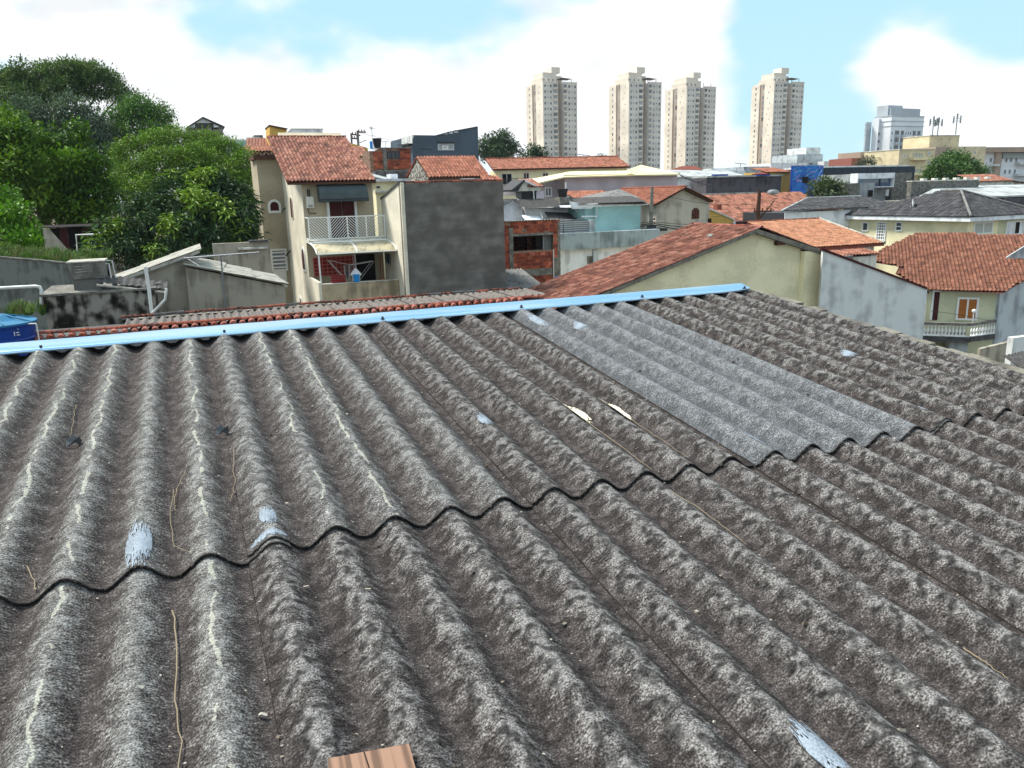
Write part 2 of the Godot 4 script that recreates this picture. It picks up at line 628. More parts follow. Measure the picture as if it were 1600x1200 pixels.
	M.tile_dark = [lin(74, 74, 76), lin(82, 82, 84), lin(66, 66, 70)]
	M.leaf = mat(255, 255, 255, 0.55)
	M.leaf.vertex_color_use_as_albedo = true
	M.leaf.backlight_enabled = true
	M.leaf.backlight = Color(0.55, 0.6, 0.3)
	M.rough = rough


# ---------------------------------------------------------------- ground

func height(x: float, z: float) -> float:
	var far := smoothstep(60.0, 170.0, -z) * 12.0
	var left := smoothstep(4.0, 26.0, -x + 0.1 * z) * smoothstep(20.0, 34.0, -z) * 10.0
	return maxf(far, left)


func ground() -> void:
	var s := Sh.new()
	var xs := PackedFloat32Array()
	for k in 81:
		var t := (k - 40) / 40.0
		xs.append(signf(t) * pow(absf(t), 2.2) * 1500.0)
	var zs := PackedFloat32Array()
	for k in 81:
		zs.append(60.0 - pow(k / 80.0, 2.2) * 2500.0)
	for j in zs.size():
		for k in xs.size():
			s.vert(v(xs[k], height(xs[k], zs[j]), zs[j]), v(0, 1, 0))
	for j in zs.size() - 1:
		for k in xs.size() - 1:
			var q := j * xs.size() + k
			s.i.append_array(PackedInt32Array([q, q + xs.size(), q + 1, q + 1, q + xs.size(), q + xs.size() + 1]))
	struct(put("ground", s, M.earth))
	# paved yards and the lane between the houses, with a kerb
	s = Sh.new()
	s.slab(v(3.0, 0.03, -2.0), v(34.0, 0.03, -2.0), v(34.0, 0.03, -33.0), v(3.0, 0.03, -33.0), 0.06)
	struct(put("pavement", s, M.concrete))
	s = Sh.new()
	s.slab(v(12.0, 0.05, -22.0), v(34.0, 0.05, -10.0), v(37.0, 0.05, -15.5), v(15.0, 0.05, -27.5), 0.05)
	struct(put("road", s, M.asphalt))
	s = Sh.new()
	s.slab(v(12.0, 0.17, -21.8), v(34.0, 0.17, -9.8), v(34.0, 0.17, -9.95), v(12.0, 0.17, -21.95), 0.16)
	struct(put("kerb", s, M.fibre_pale))


# ---------------------------------------------------------------- the roof underfoot

# one sheet's colouring: pale lichen along the crests, darker brown-grey valleys, moss spots; lines = crests with a pale scratch along them
func roof_skin(seed_: int, lines: Array, crest: Vector3, valley: Vector3, mossy: float) -> StandardMaterial3D:
	var w := 640
	var h := 1536
	var C := FastNoiseLite.TYPE_CELLULAR
	var S := FastNoiseLite.TYPE_SIMPLEX
	var flake := noise_image(w, h, 0.13, S, 4, seed_, Vector2i(2, 1), false).get_data()
	var grain := noise_image(w, h, 0.24, S, 3, seed_ + 1, Vector2i(1, 1), false).get_data()
	var patch := noise_image(w, h, 0.016, S, 5, seed_ + 2, Vector2i(1, 1), false).get_data()
	var spots := noise_image(w, h, 0.03, S, 3, seed_ + 3, Vector2i(1, 1), false).get_data()
	var speck := noise_image(w, h, 0.12, C, 1, seed_ + 5, Vector2i(1, 1), false).get_data()
	var rgb := PackedByteArray()
	rgb.resize(w * h * 3)
	var hgt := PackedByteArray()
	hgt.resize(w * h)
	var wave := PackedFloat32Array()
	for x in w:
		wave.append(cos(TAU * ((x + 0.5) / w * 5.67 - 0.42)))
	var wob := FastNoiseLite.new()
	wob.seed = seed_
	wob.frequency = 0.006
	wob.fractal_octaves = 4
	var at := PackedFloat32Array()
	var wide := PackedFloat32Array()
	for y in h:
		at.clear()
		wide.clear()
		for l in lines:
			var on: float = wob.get_noise_2d(y * 1.3, l * 91.0 + 400.0) + 0.18
			if on > 0.0:
				at.append((l + 0.42 + wob.get_noise_2d(y, l * 57.0) * 0.16) / 5.67 * w)
				wide.append(minf(on * 10.0, 1.0) * (3.0 + 3.0 * wob.get_noise_2d(y * 4.0, l * 13.0)))
		for x in w:
			var k := y * w + x
			var f := flake[k] / 255.0 - 0.5
			var g := grain[k] / 255.0 - 0.5
			var pa := patch[k] / 255.0 - 0.5
			var c := wave[x]
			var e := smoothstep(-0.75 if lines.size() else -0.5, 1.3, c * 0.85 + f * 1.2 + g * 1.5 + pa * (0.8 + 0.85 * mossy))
			var sp := spots[k] / 255.0
			var dk := smoothstep(0.56, 0.74, sp + f * 0.3 + g * 0.4 + pa * 0.35) * mossy * clampf(0.75 + c, 0.2, 1.0) * smoothstep(-0.16, 0.14, pa)
			var b := (0.87 + g * 0.85 + f * 0.3 + pa * 0.15) * (1.0 - (0.06 + 0.16 * mossy) * smoothstep(0.50, 0.68, sp - pa * 0.5 + g * 0.2)) * (1.0 - 0.42 * dk)
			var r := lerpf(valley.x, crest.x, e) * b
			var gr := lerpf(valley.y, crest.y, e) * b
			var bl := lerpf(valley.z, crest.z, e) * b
			if speck[k] < 26 and sp < 0.5:
				r = r * 0.6 + 70.0
				gr = gr * 0.6 + 68.0
				bl = bl * 0.6 + 64.0
			for q in at.size():
				var dx := absf(x - at[q])
				if dx < wide[q] + f * 3.0:
					var z := 0.6
					r = lerpf(r, 172.0 + g * 50.0, z)
					gr = lerpf(gr, 174.0 + g * 50.0, z)
					bl = lerpf(bl, 160.0 + g * 50.0, z)
			var k3 := k * 3
			rgb[k3] = clampi(int(r), 0, 255)
			rgb[k3 + 1] = clampi(int(gr), 0, 255)
			rgb[k3 + 2] = clampi(int(bl), 0, 255)
			hgt[k] = clampi(int(128.0 + f * 150.0 + g * 110.0), 0, 255)
	var m := StandardMaterial3D.new()
	m.albedo_texture = ImageTexture.create_from_image(Image.create_from_data(w, h, false, Image.FORMAT_RGB8, rgb))
	m.roughness = 0.95
	m.metallic_specular = 0.2
	m.heightmap_enabled = true
	m.heightmap_texture = ImageTexture.create_from_image(Image.create_from_data(w, h, false, Image.FORMAT_L8, hgt))
	m.heightmap_scale = 0.4
	m.texture_repeat = true
	return m


const PITCH := 0.177
const AMP := 0.0255

func wave_y(x: float) -> float:
	return AMP * (cos(TAU * x / PITCH) - 1.0)


# sheet mesh: x from 0 (crest 0.42 waves in), z down the slope
func sheet_mesh(length: float, seed_: int) -> ArrayMesh:
	var nx := 120
	var nz := int(length / 0.016)
	var w := PITCH * 5.67
	var n := FastNoiseLite.new()
	n.seed = seed_
	n.frequency = 9.0
	n.fractal_octaves = 4
	var s := Sh.new()
	for j in nz + 1:
		var z := length * j / nz
		for k in nx + 1:
			var x := w * k / nx
			var y := wave_y(x - 0.42 * PITCH) + n.get_noise_2d(x, z * 0.6) * 0.0026
			s.p.append(v(x, y, z))
			s.t.append(Vector2(float(k) / nx, float(j) / nz))
			s.c.append(Color.WHITE)
			s.n.append(Vector3.UP)
	var row := nx + 1
	for j in nz + 1:
		for k in nx + 1:
			var a := s.p[j * row + mini(k + 1, nx)] - s.p[j * row + maxi(k - 1, 0)]
			var b := s.p[mini(j + 1, nz) * row + k] - s.p[maxi(j - 1, 0) * row + k]
			s.n[j * row + k] = b.cross(a).normalized()
	for j in nz:
		for k in nx:
			var q := j * row + k
			s.i.append_array(PackedInt32Array([q, q + 1, q + row, q + 1, q + row + 1, q + row]))
	return s.mesh()


# the cut edges of a sheet: lower end and left side, dark with grime and with overlap shadow put into the colour
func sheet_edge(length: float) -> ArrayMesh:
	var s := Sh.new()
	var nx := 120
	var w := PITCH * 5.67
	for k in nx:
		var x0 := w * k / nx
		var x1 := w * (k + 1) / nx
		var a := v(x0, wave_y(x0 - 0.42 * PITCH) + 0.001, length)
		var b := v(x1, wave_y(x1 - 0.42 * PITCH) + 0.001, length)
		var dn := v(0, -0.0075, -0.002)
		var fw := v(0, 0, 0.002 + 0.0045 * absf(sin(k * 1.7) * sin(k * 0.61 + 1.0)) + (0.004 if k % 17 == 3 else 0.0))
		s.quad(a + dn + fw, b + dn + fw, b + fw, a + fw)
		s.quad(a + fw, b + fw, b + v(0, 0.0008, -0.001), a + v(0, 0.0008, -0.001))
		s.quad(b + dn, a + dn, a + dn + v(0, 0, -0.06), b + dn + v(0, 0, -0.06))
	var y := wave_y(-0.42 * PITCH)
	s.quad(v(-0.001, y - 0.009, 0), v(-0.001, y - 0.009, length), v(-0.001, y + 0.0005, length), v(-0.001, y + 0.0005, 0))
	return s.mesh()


var roof: Node3D

func own_roof() -> void:
	roof = thing("corrugated_roof", "weathered grey corrugated fibre-cement roof filling the lower half, with a shiny ridge strip", "roof")
	roof.set_meta("kind", "thing")
	roof.transform = Transform3D(Basis(v(0.927269, 0.000000, -0.374396), v(0.037522, 0.994965, 0.092931), v(0.372512, -0.100220, 0.922600)), v(-2.37, 13.29, -3.87))
	var skins := [
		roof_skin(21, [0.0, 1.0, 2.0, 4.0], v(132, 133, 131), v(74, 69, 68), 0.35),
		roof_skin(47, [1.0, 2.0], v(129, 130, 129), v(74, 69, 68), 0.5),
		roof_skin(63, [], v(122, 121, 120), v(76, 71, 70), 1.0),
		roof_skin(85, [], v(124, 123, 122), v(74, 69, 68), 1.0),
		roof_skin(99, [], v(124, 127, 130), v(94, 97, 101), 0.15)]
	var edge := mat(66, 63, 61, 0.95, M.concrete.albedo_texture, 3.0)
	var shapes := [sheet_mesh(2.46, 5), sheet_mesh(2.46, 9)]
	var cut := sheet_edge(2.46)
	var jig := [0.0, 0.0, 0.01, -0.012, -0.01, 0.012, 0.0, 0.0]
	for c in range(-3, 6):
		for row in 2:
			if (c == 5 and false) or (c < -2 and row == 0):
				continue
			var kind := 0
			if row == 0:
				kind = [1, 0, 0, 1, 2, 4, 3][clampi(c + 2, 0, 6)]
			else:
				kind = [1, 1, 0, 3, 2, 3, 2][clampi(c + 2, 0, 6)]
			var last := c == 5
			var sh: ArrayMesh = shapes[(c + row + 8) % 2]
			if last:
				continue
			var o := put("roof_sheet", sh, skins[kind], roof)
			var dx := (5.0 * c - 0.42) * PITCH
			o.position = v(dx, 0.003 if row == 0 else -0.008, (-0.16 if row == 0 else 2.15) + jig[c + 2] )
			o.rotation = v(0.0, 0.0, -0.006)
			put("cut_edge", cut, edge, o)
			if c == 4:
				o.scale.x = 1.0
	# ridge strip: bent sheet metal in two lengths, with a lip towards the roof
	for k in 2:
		var s := Sh.new()
		var i0: float = [-8.0, 7.92][k]
		var i1: float = [8.05, 25.05][k]
		var n := 90
		var wn := FastNoiseLite.new()
		wn.seed = 5 + k
		wn.frequency = 0.9
		var prof := [Vector2(-0.046, -0.010), Vector2(-0.044, 0.003), Vector2(-0.055, 0.008), Vector2(-0.10, 0.013), Vector2(-0.17, 0.0205), Vector2(-0.19, 0.014), Vector2(-0.32, -0.03)]
		var ring := []
		for j in n + 1:
			var t := float(j) / n
			var x := lerpf(i0, i1, t) * PITCH
			for q in prof.size():
				var a: Vector2 = prof[q]
				var bend := wn.get_noise_2d(x, q * 0.5) * 0.004
				var z := a.x
				if k == 1 and t > 0.93:
					z = lerpf(a.x, -0.19, (t - 0.93) / 0.07 * clampf((-0.03 - a.x) / -0.16 + 0.35, 0.0, 1.0) * 0.6)
				ring.append(v(x, a.y + bend + (0.002 if k == 0 else 0.0), z))
		for j in n + 1:
			for q in prof.size():
				var l0: Vector3 = ring[mini(j + 1, n) * prof.size() + q] - ring[maxi(j - 1, 0) * prof.size() + q]
				var l1: Vector3 = ring[j * prof.size() + mini(q + 1, prof.size() - 1)] - ring[j * prof.size() + maxi(q - 1, 0)]
				s.vert(ring[j * prof.size() + q], l0.cross(l1))
		for j in n:
			for q in prof.size() - 1:
				var b := j * prof.size() + q
				s.i.append_array(PackedInt32Array([b, b + 1, b + prof.size(), b + 1, b + prof.size() + 1, b + prof.size()]))
		var strip := put("ridge_flashing", s, M.flashing, roof)
		for x in [0.05, 5.02, 10.0, 15.02, 20.0, 24.75]:
			if x < i0 or x > i1 or (k == 1 and x < 8.0):
				continue
			var b := Sh.new()
			b.lathe([Vector2(0.013, 0.0), Vector2(0.013, 0.004), Vector2(0.007, 0.006), Vector2(0.007, 0.016), Vector2(0.0, 0.017)], v(x * PITCH, 0.006, -0.062), 8)
			put("screw", b, M.dark_metal, strip)
	# walls under the roof, and the dark closed space below the sheets
	var hall := Sh.new()
	hall.box(v(-2.4, -12.6, -0.25), v(25.0 * PITCH, -0.075, 4.55))
	put("wall", hall, M.dark_concrete, roof)
	# right edge: lumps of old mortar and moss along the verge
	var rr := RandomNumberGenerator.new()
	rr.seed = 4
	var ed := Sh.new()
	var z2 := -0.1
	while z2 < 4.4:
		var w2 := rr.randf_range(0.05, 0.14)
		var h2 := rr.randf_range(-0.014, 0.006)
		ed.box(v(25.0 * PITCH + 0.01, -0.09, z2), v(25.0 * PITCH + rr.randf_range(0.075, 0.1), h2 - 0.012, z2 + w2 + 0.02))
		z2 += w2
	put("verge_mortar", ed, M.verge, roof)
	# sealant smears that follow the waves: crest, place down the slope, half width in waves, length, ragged
	for a in [[2.985, 2.046, 0.200, 0.272], [4.995, 2.088, 0.140, 0.119], [4.939, 2.240, 0.300, 0.037], [10.038, 1.575, 0.150, 0.128], [15.175, 2.067, 0.160, 0.227], [15.959, 0.360, 0.200, 0.145], [14.905, 0.073, 0.120, 0.304], [21.988, 1.370, 0.200, 0.109], [20.193, 2.144, 0.200, 0.075], [10.061, 3.419, 0.190, 0.155]]:
		smear("sealant_patch", M.sealant, a[0], a[1], a[2], a[3], 0.0045)
	for a in [[12.265, 1.445, 0.120, 0.152], [12.360, 1.505, 0.240, 0.244], [13.337, 1.536, 0.240, 0.180], [13.355, 1.640, 0.200, 0.127]]:
		smear("filler_blob", M.foam, a[0], a[1], a[2], a[3], 0.009)


func smear(called: String, m: Material, at: float, z0: float, half: float, length: float, up: float) -> void:
	var n := FastNoiseLite.new()
	n.seed = int(at * 100.0 + z0 * 1000.0)
	n.frequency = 0.11
	n.fractal_octaves = 4
	var s := Sh.new()
	var nx := 44
	var nz := 16
	for k in nx:
		var ends := []
		for e in 2:
			var u := float(k + e) / nx
			var q := sqrt(maxf(0.0, 1.0 - pow(absf(u * 2.0 - 1.0), 3.0)))
			var za := z0 + length * (0.5 - 0.5 * q * (1.0 + n.get_noise_2d(k + e, 3.0) * 0.35))
			var zb := z0 + length * (0.5 + 0.5 * q * (1.0 + n.get_noise_2d(k + e, 90.0) * 0.35))
			var x := (at + lerpf(-half, half, u)) * PITCH
			ends.append([x, za, zb])
		for j in nz:
			var c := []
			for e in 2:
				for f in 2:
					var z: float = lerpf(ends[e][1], ends[e][2], float(j + f) / nz)
					c.append(v(ends[e][0], wave_y(ends[e][0]) + up + n.get_noise_2d(k + e, z * 300.0) * 0.001, z))
			var wear := n.get_noise_2d(k * 2.3 + 300.0, j * 11.0) + 0.9 * absf((j + 0.5) / nz * 2.0 - 1.0)
			if wear < 0.72:
				s.quad(c[1], c[3], c[2], c[0])
	put(called, s, m, roof)



# ---------------------------------------------------------------- neighbour's tiled and corrugated roof, just beyond the ridge

func back_roofs() -> void:
	var t := thing("tiled_lean_to", "low roof behind the shiny strip, red ridge tiles in front of grey corrugated sheets", "roof", v(-10.15, 11.41, -16.50), 22)
	t.set_meta("kind", "thing")
	var clays := [M.clay_a, M.clay_b, M.clay_a, M.clay_c]
	ridge_row(t, v(-1.4, -0.03, 0.0), v(11.9, -0.11, 0.0), 0.35, 0.075, clays, "ridge_tile", 3)
	var pinks := [M.clay_pink, M.clay_a, M.clay_pink, M.clay_b]
	var meshes := []
	for k in 3:
		var s := Sh.new()
		var r := 0.068 + 0.004 * k
		for q in 8:
			var a := PI * q / 8.0
			var b := PI * (q + 1) / 8.0
			var p0 := v(cos(a) * r, sin(a) * r, 0.0)
			var p1 := v(cos(b) * r, sin(b) * r, 0.0)
			var dn := v(0, -0.03, 0.17)
			s.quad(p0 * 1.06 + dn, p1 * 1.06 + dn, p1, p0)
			s.tri(v(0, -0.01, 0) + dn, p0 * 1.06 + dn, p1 * 1.06 + dn)
		meshes.append(s.mesh())
	var r2 := RandomNumberGenerator.new()
	r2.seed = 12
	for k in 62:
		var o := put("tile", meshes[k % 3], pinks[r2.randi() % 4], t)
		o.position = v(-1.3 + 0.205 * k, -0.115 + r2.randf_range(-0.012, 0.012), 0.03 + r2.randf_range(-0.02, 0.02))
		o.rotation.y = r2.randf_range(-0.04, 0.04)
	put("under_roof", Sh.new().slab(v(-1.4, -0.6, 0.5), v(11.9, -0.6, 0.5), v(11.9, -0.13, 0.05), v(-1.4, -0.13, 0.05), 0.05), M.dark_concrete, t)
	bx("wall", M.dark_concrete, t, -1.4, -8.0, -1.5, 11.9, -0.16, 0.0)
	# grey sheets between the two tile rows
	for k in 11:
		var x := 1.75 + 0.93 * k
		var o := wave_slope("corrugated_sheet", M.fibre_old, t, v(x, -0.061283 + 0.001 * (k % 2), -1.5), v(0.97, 0, 0), v(0, -0.0087168, 1.42), 0.177, 0.036, 8)
	ridge_row(t, v(1.62, -0.011283, -1.52), v(11.9, -0.041283, -1.52), 0.34, 0.07, [M.clay_c, M.clay_b, M.clay_c, M.fibre_dark], "cap_tile", 8)
	bx("back_wall", M.mould, t, 1.62, -8.0, -1.75, 11.9, -0.071283, -1.51)


# ---------------------------------------------------------------- yard on the left: tank, walls, shed

func left_yard() -> void:
	var t: Node3D
	var s := Sh.new()
	# blue water tank
	t = thing("water_tank", "round blue plastic water tank with a lighter domed lid, at the photo's left edge", "water tank", v(-10.72, 11.68, -16.20))
	s.lathe([Vector2(0.62, -1.3), Vector2(0.70, -0.4), Vector2(0.74, -0.06), Vector2(0.77, -0.05), Vector2(0.77, 0.0), Vector2(0.74, 0.0)], Vector3.ZERO, 40)
	for k in 3:
		s.lathe([Vector2(0.66 + 0.02 * k, -0.80 + 0.22 * k), Vector2(0.70 + 0.02 * k, -0.77 + 0.22 * k), Vector2(0.675 + 0.02 * k, -0.74 + 0.22 * k)], Vector3.ZERO, 40)
	put("body", s, M.blue, t)
	s = Sh.new()
	s.lathe([Vector2(0.785, -0.015), Vector2(0.785, 0.02), Vector2(0.70, 0.035), Vector2(0.45, 0.06), Vector2(0.25, 0.16), Vector2(0.14, 0.19), Vector2(0.0, 0.2)], Vector3.ZERO, 40)
	for k in 8:
		var a := TAU * k / 8.0
		s.tube([v(cos(a) * 0.2, 0.165, sin(a) * 0.2), v(cos(a) * 0.75, 0.03, sin(a) * 0.75)], 0.016, 5)
	put("lid", s, M.blue_lid, t)
	s = Sh.new()
	s.box(v(-0.05, -0.22, 0.0), v(-0.035, -0.10, 0.012)).box(v(0.0, -0.22, 0.0), v(0.06, -0.205, 0.012)).box(v(-0.05, -0.10, 0.0), v(0.05, -0.085, 0.012)).box(v(-0.01, -0.17, 0.0), v(0.05, -0.15, 0.012))
	s.xf = Transform3D()
	var mark := put("printed_mark", s, M.pvc, t)
	mark.position = v(0.64, 0.0, 0.33)
	mark.rotation.y = 1.0
	s = Sh.new()
	s.tube([v(0.74, -0.02, 0.1), v(0.93, -0.02, 0.1), v(0.94, -0.04, 0.1), v(0.94, -0.7, 0.1)], 0.014, 6)
	put("outlet_pipe", s, M.pvc, t)
	bx("stand", M.dark_concrete, t, -0.9, -5.0, -0.9, 0.9, -1.3, 0.9)
	# white pipe across the yard
	s = Sh.new()
	s.tube([v(-14.38, 11.89, -21.20), v(-12.72, 11.93, -21.20), v(-12.62, 11.91, -21.20), v(-12.59, 11.83, -21.20), v(-12.65, 11.43, -21.20)], 0.045, 8)
	fixed(put("white_pipe", s, M.pvc), "thick white pipe with an elbow, in front of the mossy retaining wall", "pipe")
	# retaining wall
	t = thing("retaining_wall", "streaked grey concrete retaining wall with grass growing over its top", "wall", v(-15.97, 12.49, -25.00), 5)
	s = Sh.new()
	s.prism(PackedVector2Array([Vector2(-1.14, -0.00), Vector2(-0.00, 0.00), Vector2(0.66, -0.08), Vector2(1.42, -0.17), Vector2(2.36, -0.32), Vector2(2.19, -4.50), Vector2(-1.38, -4.50)]), -0.4, 0.0)
	put("wall", s, M.mould_wall, t)
	s = Sh.new()
	s.tube([v(-1.14, 0.01, -0.00), v(0.00, 0.01, -0.00), v(0.66, -0.07, -0.00), v(1.42, -0.16, -0.00), v(2.37, -0.31, 0.00)], 0.035, 6)
	put("coping", s, M.concrete, t)
	# sloping parapet behind it
	t = thing("stair_parapet", "pale concrete parapet sloping down behind the grassy retaining wall", "wall", v(-16.07, 12.28, -29.00), 30)
	s = Sh.new()
	s.prism(PackedVector2Array([Vector2(-0.63, 0.97), Vector2(-0.43, 0.94), Vector2(0.15, 0.01), Vector2(0.18, -3.00), Vector2(-0.81, -3.00)]), -0.25, 0.0)
	put("wall", s, M.shed, t)
	# dark shed under the trees
	t = thing("dark_shed", "dark plank shed half hidden under the trees", "shed", v(-19.61, 12.71, -36.00), 22)
	for k in 9:
		bx("plank", M.dark if k % 3 else M.wood_dark, t, -1.35 + 0.3 * k, -3.0, -0.05 - 0.01 * (k % 3), -1.06 + 0.3 * k, 0.35, 0.0)
	bx("post", M.wood_beam, t, -1.52, -3.0, 0.02, -1.38, 0.9, 0.14)
	put("roof_sheet", Sh.new().slab(v(-1.6, 0.4, 0.3), v(1.5, 0.4, 0.3), v(1.5, 0.45, -2.0), v(-1.6, 0.45, -2.0), 0.03), M.dark, t)
	# pipe frame
	s = Sh.new()
	s.tube([v(-14.63, 12.17, -27.00), v(-14.56, 13.05, -27.00), v(-13.97, 13.05, -27.00)], 0.03, 6)
	fixed(put("pipe_frame", s, M.pvc), "thin white pipe post with a crossbar, under the trees behind the concrete tank", "pipe")
	# mouldy annex with the tank on top
	t = thing("mouldy_annex", "low flat-roofed concrete annex stained black with mould", "annex", v(-12.47, 11.69, -21.00), 22)
	bx("wall", M.mould, t, 0.0, -3.5, -2.2, 2.73, 0.0, 0.0)
	put("roof_slab", Sh.new().slab(v(-0.06, 0.035, 0.05), v(2.78, 0.035, 0.05), v(2.78, 0.06, -2.25), v(-0.06, 0.06, -2.25), 0.06), M.concrete, t)
	t = thing("concrete_water_tank", "square grey fibre-cement water tank on a block plinth, on the mouldy annex", "water tank", v(-12.06, 12.03, -21.71), 22)
	s = Sh.new()
	var tx: float = 0.88714
	var ty: float = 0.45092
	s.quad(v(0.03, 0, 0), v(tx - 0.02, 0, 0), v(tx, ty, 0.05), v(0, ty, 0.05))
	s.quad(v(0.03, 0, -0.9), v(0.03, 0, 0), v(0, ty, 0.05), v(0, ty, -0.95))
	s.quad(v(tx - 0.02, 0, 0), v(tx - 0.02, 0, -0.9), v(tx, ty, -0.95), v(tx, ty, 0.05))
	s.quad(v(tx - 0.02, 0, -0.9), v(0.03, 0, -0.9), v(0, ty, -0.95), v(tx, ty, -0.95))
	put("body", s, M.concrete, t)
	put("lid", Sh.new().box(v(-0.03, ty, 0.08), v(tx + 0.03, ty + 0.035, -0.98)), M.fibre_pale, t)
	for k in 3:
		bx("raised_bar", M.fibre_pale, t, 0.14, ty * (0.42 + 0.16 * k), 0.035, 0.52, ty * (0.47 + 0.16 * k), 0.062)
	bx("plinth", M.block, t, 0.06, -0.36825, -0.85, 0.72, -0.002, -0.03)
	s = Sh.new()
	s.tube([v(tx + 0.02, ty - 0.08, -0.2), v(tx + 0.1, ty - 0.08, -0.2), v(tx + 0.12, -0.1, -0.15)], 0.02, 6)
	s.tube([v(tx + 0.02, ty - 0.02, -0.6), v(tx + 0.16, ty - 0.02, -0.6), v(tx + 0.2, -0.2, -0.6)], 0.02, 6)
	put("pipe", s, M.pvc, t)
	# lean-to slab and gutter pipes
	t = thing("lean_to_sheet", "thin dark roof sheet with a gutter, between the mouldy annex and the shed", "roof sheet", v(-11.29, 11.90, -21.59), 22)
	t.set_meta("kind", "thing")
	for k in 2:
		wave_slope("corrugated_sheet", M.fibre_dark, t, v(0, 0.18 - 0.012 * k, -1.2 + 0.6 * k - 0.02), v(1.75, -0.33484, 0), v(0, -0.09, 0.62), 0.177, 0.02, 4)
	put("gutter", Sh.new().tube([v(0, -0.02, 0.04), v(1.75, -0.35484, 0.04)], 0.04, 6), M.fibre_pale, t)
	for k in 3:
		bx("support", M.concrete, t, 0.35 + 0.55 * k, -0.35, -0.5, 0.47 + 0.55 * k, 0.0 - 0.05 * k, -0.38)
	s = Sh.new()
	s.tube([v(-9.39, 12.42, -20.50), v(-9.38, 11.84, -20.50), v(-9.39, 11.22, -20.50)], 0.045, 8)
	fixed(put("drain_pipe", s, M.pvc), "white drain pipe standing at the right end of the mouldy annex", "pipe")
	s = Sh.new()
	s.tube([v(-8.88, 11.85, -20.40), v(-8.95, 11.57, -20.40), v(-9.33, 11.23, -20.40)], 0.035, 8)
	fixed(put("gutter_pipe", s, M.pvc), "bent white gutter pipe slanting down to the drain pipe", "pipe")
	# shed, two lean-to halves
	t = thing("low_shed", "low plastered shed with two pale fibre-cement roof slopes below the mango tree", "shed", v(-9.77, 12.21, -24.00), 22)
	s = Sh.new()
	s.prism(PackedVector2Array([Vector2(-0.01, -0.11), Vector2(2.83, -0.87), Vector2(2.79, -4.50), Vector2(-0.14, -4.50)]), -3.2, 0.0)
	put("wall", s, M.shed, t)
	s = Sh.new()
	s.prism(PackedVector2Array([Vector2(-1.86, -4.50), Vector2(-1.72, -0.34), Vector2(0.25, 0.28), Vector2(0.28, 0.16), Vector2(0.01, -0.08), Vector2(-0.16, -4.50)]), -3.0, -0.25)
	put("wall", s, M.shed, t)
	for k in 3:
		var u0 := k / 3.0
		var u1 := (k + 1) / 3.0 + 0.02
		s = Sh.new()
		var a := v(-0.09, -0.04, 0.15).lerp(v(2.90, -0.80, 0.15), u0) + v(0, 0.012 * (2 - k), 0)
		var b := v(-0.09, -0.04, 0.15).lerp(v(2.90, -0.80, 0.15), u1) + v(0, 0.012 * (2 - k), 0)
		var c := v(0.21, 0.01, -2.60).lerp(v(2.55, -0.69, -2.60), u1) + v(0, 0.012 * (2 - k), 0)
		var d := v(0.21, 0.01, -2.60).lerp(v(2.55, -0.69, -2.60), u0) + v(0, 0.012 * (2 - k), 0)
		wave_slope("corrugated_sheet", M.fibre_pale, t, d, a - d, b - a, 0.177, 0.022, 6)
	for k in 3:
		s = Sh.new()
		var u0 := k / 3.0
		var u1 := (k + 1) / 3.0 + 0.02
		var a := v(-2.15, -0.43, -0.10).lerp(v(0.44, 0.37, -0.10), u0) + v(0, 0.012 * k, 0)
		var b := v(-2.15, -0.43, -0.10).lerp(v(0.44, 0.37, -0.10), u1) + v(0, 0.012 * k, 0)
		var c := v(-2.24, -0.43, -2.20).lerp(v(0.45, 0.42, -2.20), u1) + v(0, 0.012 * k, 0)
		var d := v(-2.24, -0.43, -2.20).lerp(v(0.45, 0.42, -2.20), u0) + v(0, 0.012 * k, 0)
		wave_slope("corrugated_sheet", M.fibre_pale, t, c, b - c, d - c, 0.177, 0.022, 6)
	s = Sh.new()
	s.prism(PackedVector2Array([Vector2(-2.15, -0.43), Vector2(0.44, 0.37), Vector2(0.43, 0.29), Vector2(-2.13, -0.52)]), -0.1, -0.06)
	put("fascia", s, M.fibre_pale, t)
	# low wall behind the shed
	t = thing("plaster_yard_wall", "pale plastered yard wall with a projecting ledge, between the shed and the tan house", "wall", v(-12.23, 12.32, -33.00), 22)
	bx("wall", M.shed, t, 0.00, -13.32, -0.30, 2.26, 0.00, 0.00)
	bx("ledge", M.dirty_white, t, 0.97785, -0.28635, 0.0, 2.16, -0.20815, 0.22)
	bx("ledge", M.dark_concrete, t, 1.45, 0.0, -0.2, 2.21, 0.08, 0.18)
	# television antenna
	t = thing("antenna", "tall thin television antenna on a mast in front of the low shed", "antenna", v(-7.86, 10.62, -21.50))
	var o: Vector3 = t.position
	s = Sh.new()
	s.tube([v(0, -0.8, 0), v(-7.81, 11.36, -21.50) - o, v(-7.78, 12.61, -21.50) - o], 0.022, 6)
	put("mast", s, M.steel, t)
	s = Sh.new()
	var e0 := v(-8.77, 12.55, -21.50) - o
	var e1 := v(-6.64, 12.67, -21.20) - o
	s.tube([e0, e1], 0.013, 5)
	for k in 13:
		var p0 := e0.lerp(e1, (k + 0.5) / 13.0)
		var l := lerpf(0.42, 0.16, k / 12.0)
		s.tube([p0 + v(l * 0.75, 0.10 * l, -l), p0 - v(l * 0.75, 0.10 * l, -l)], 0.007, 4)
	s.tube([e0 + v(0.05, 0.0, 0), e0 + v(0.5, -0.2, 0.3)], 0.012, 5)
	s.tube([v(-7.72, 12.49, -21.50) - o, e1.lerp(e0, 0.3)], 0.008, 4)
	put("boom", s, M.steel, t)
	# grass on the retaining wall
	grass_tufts()


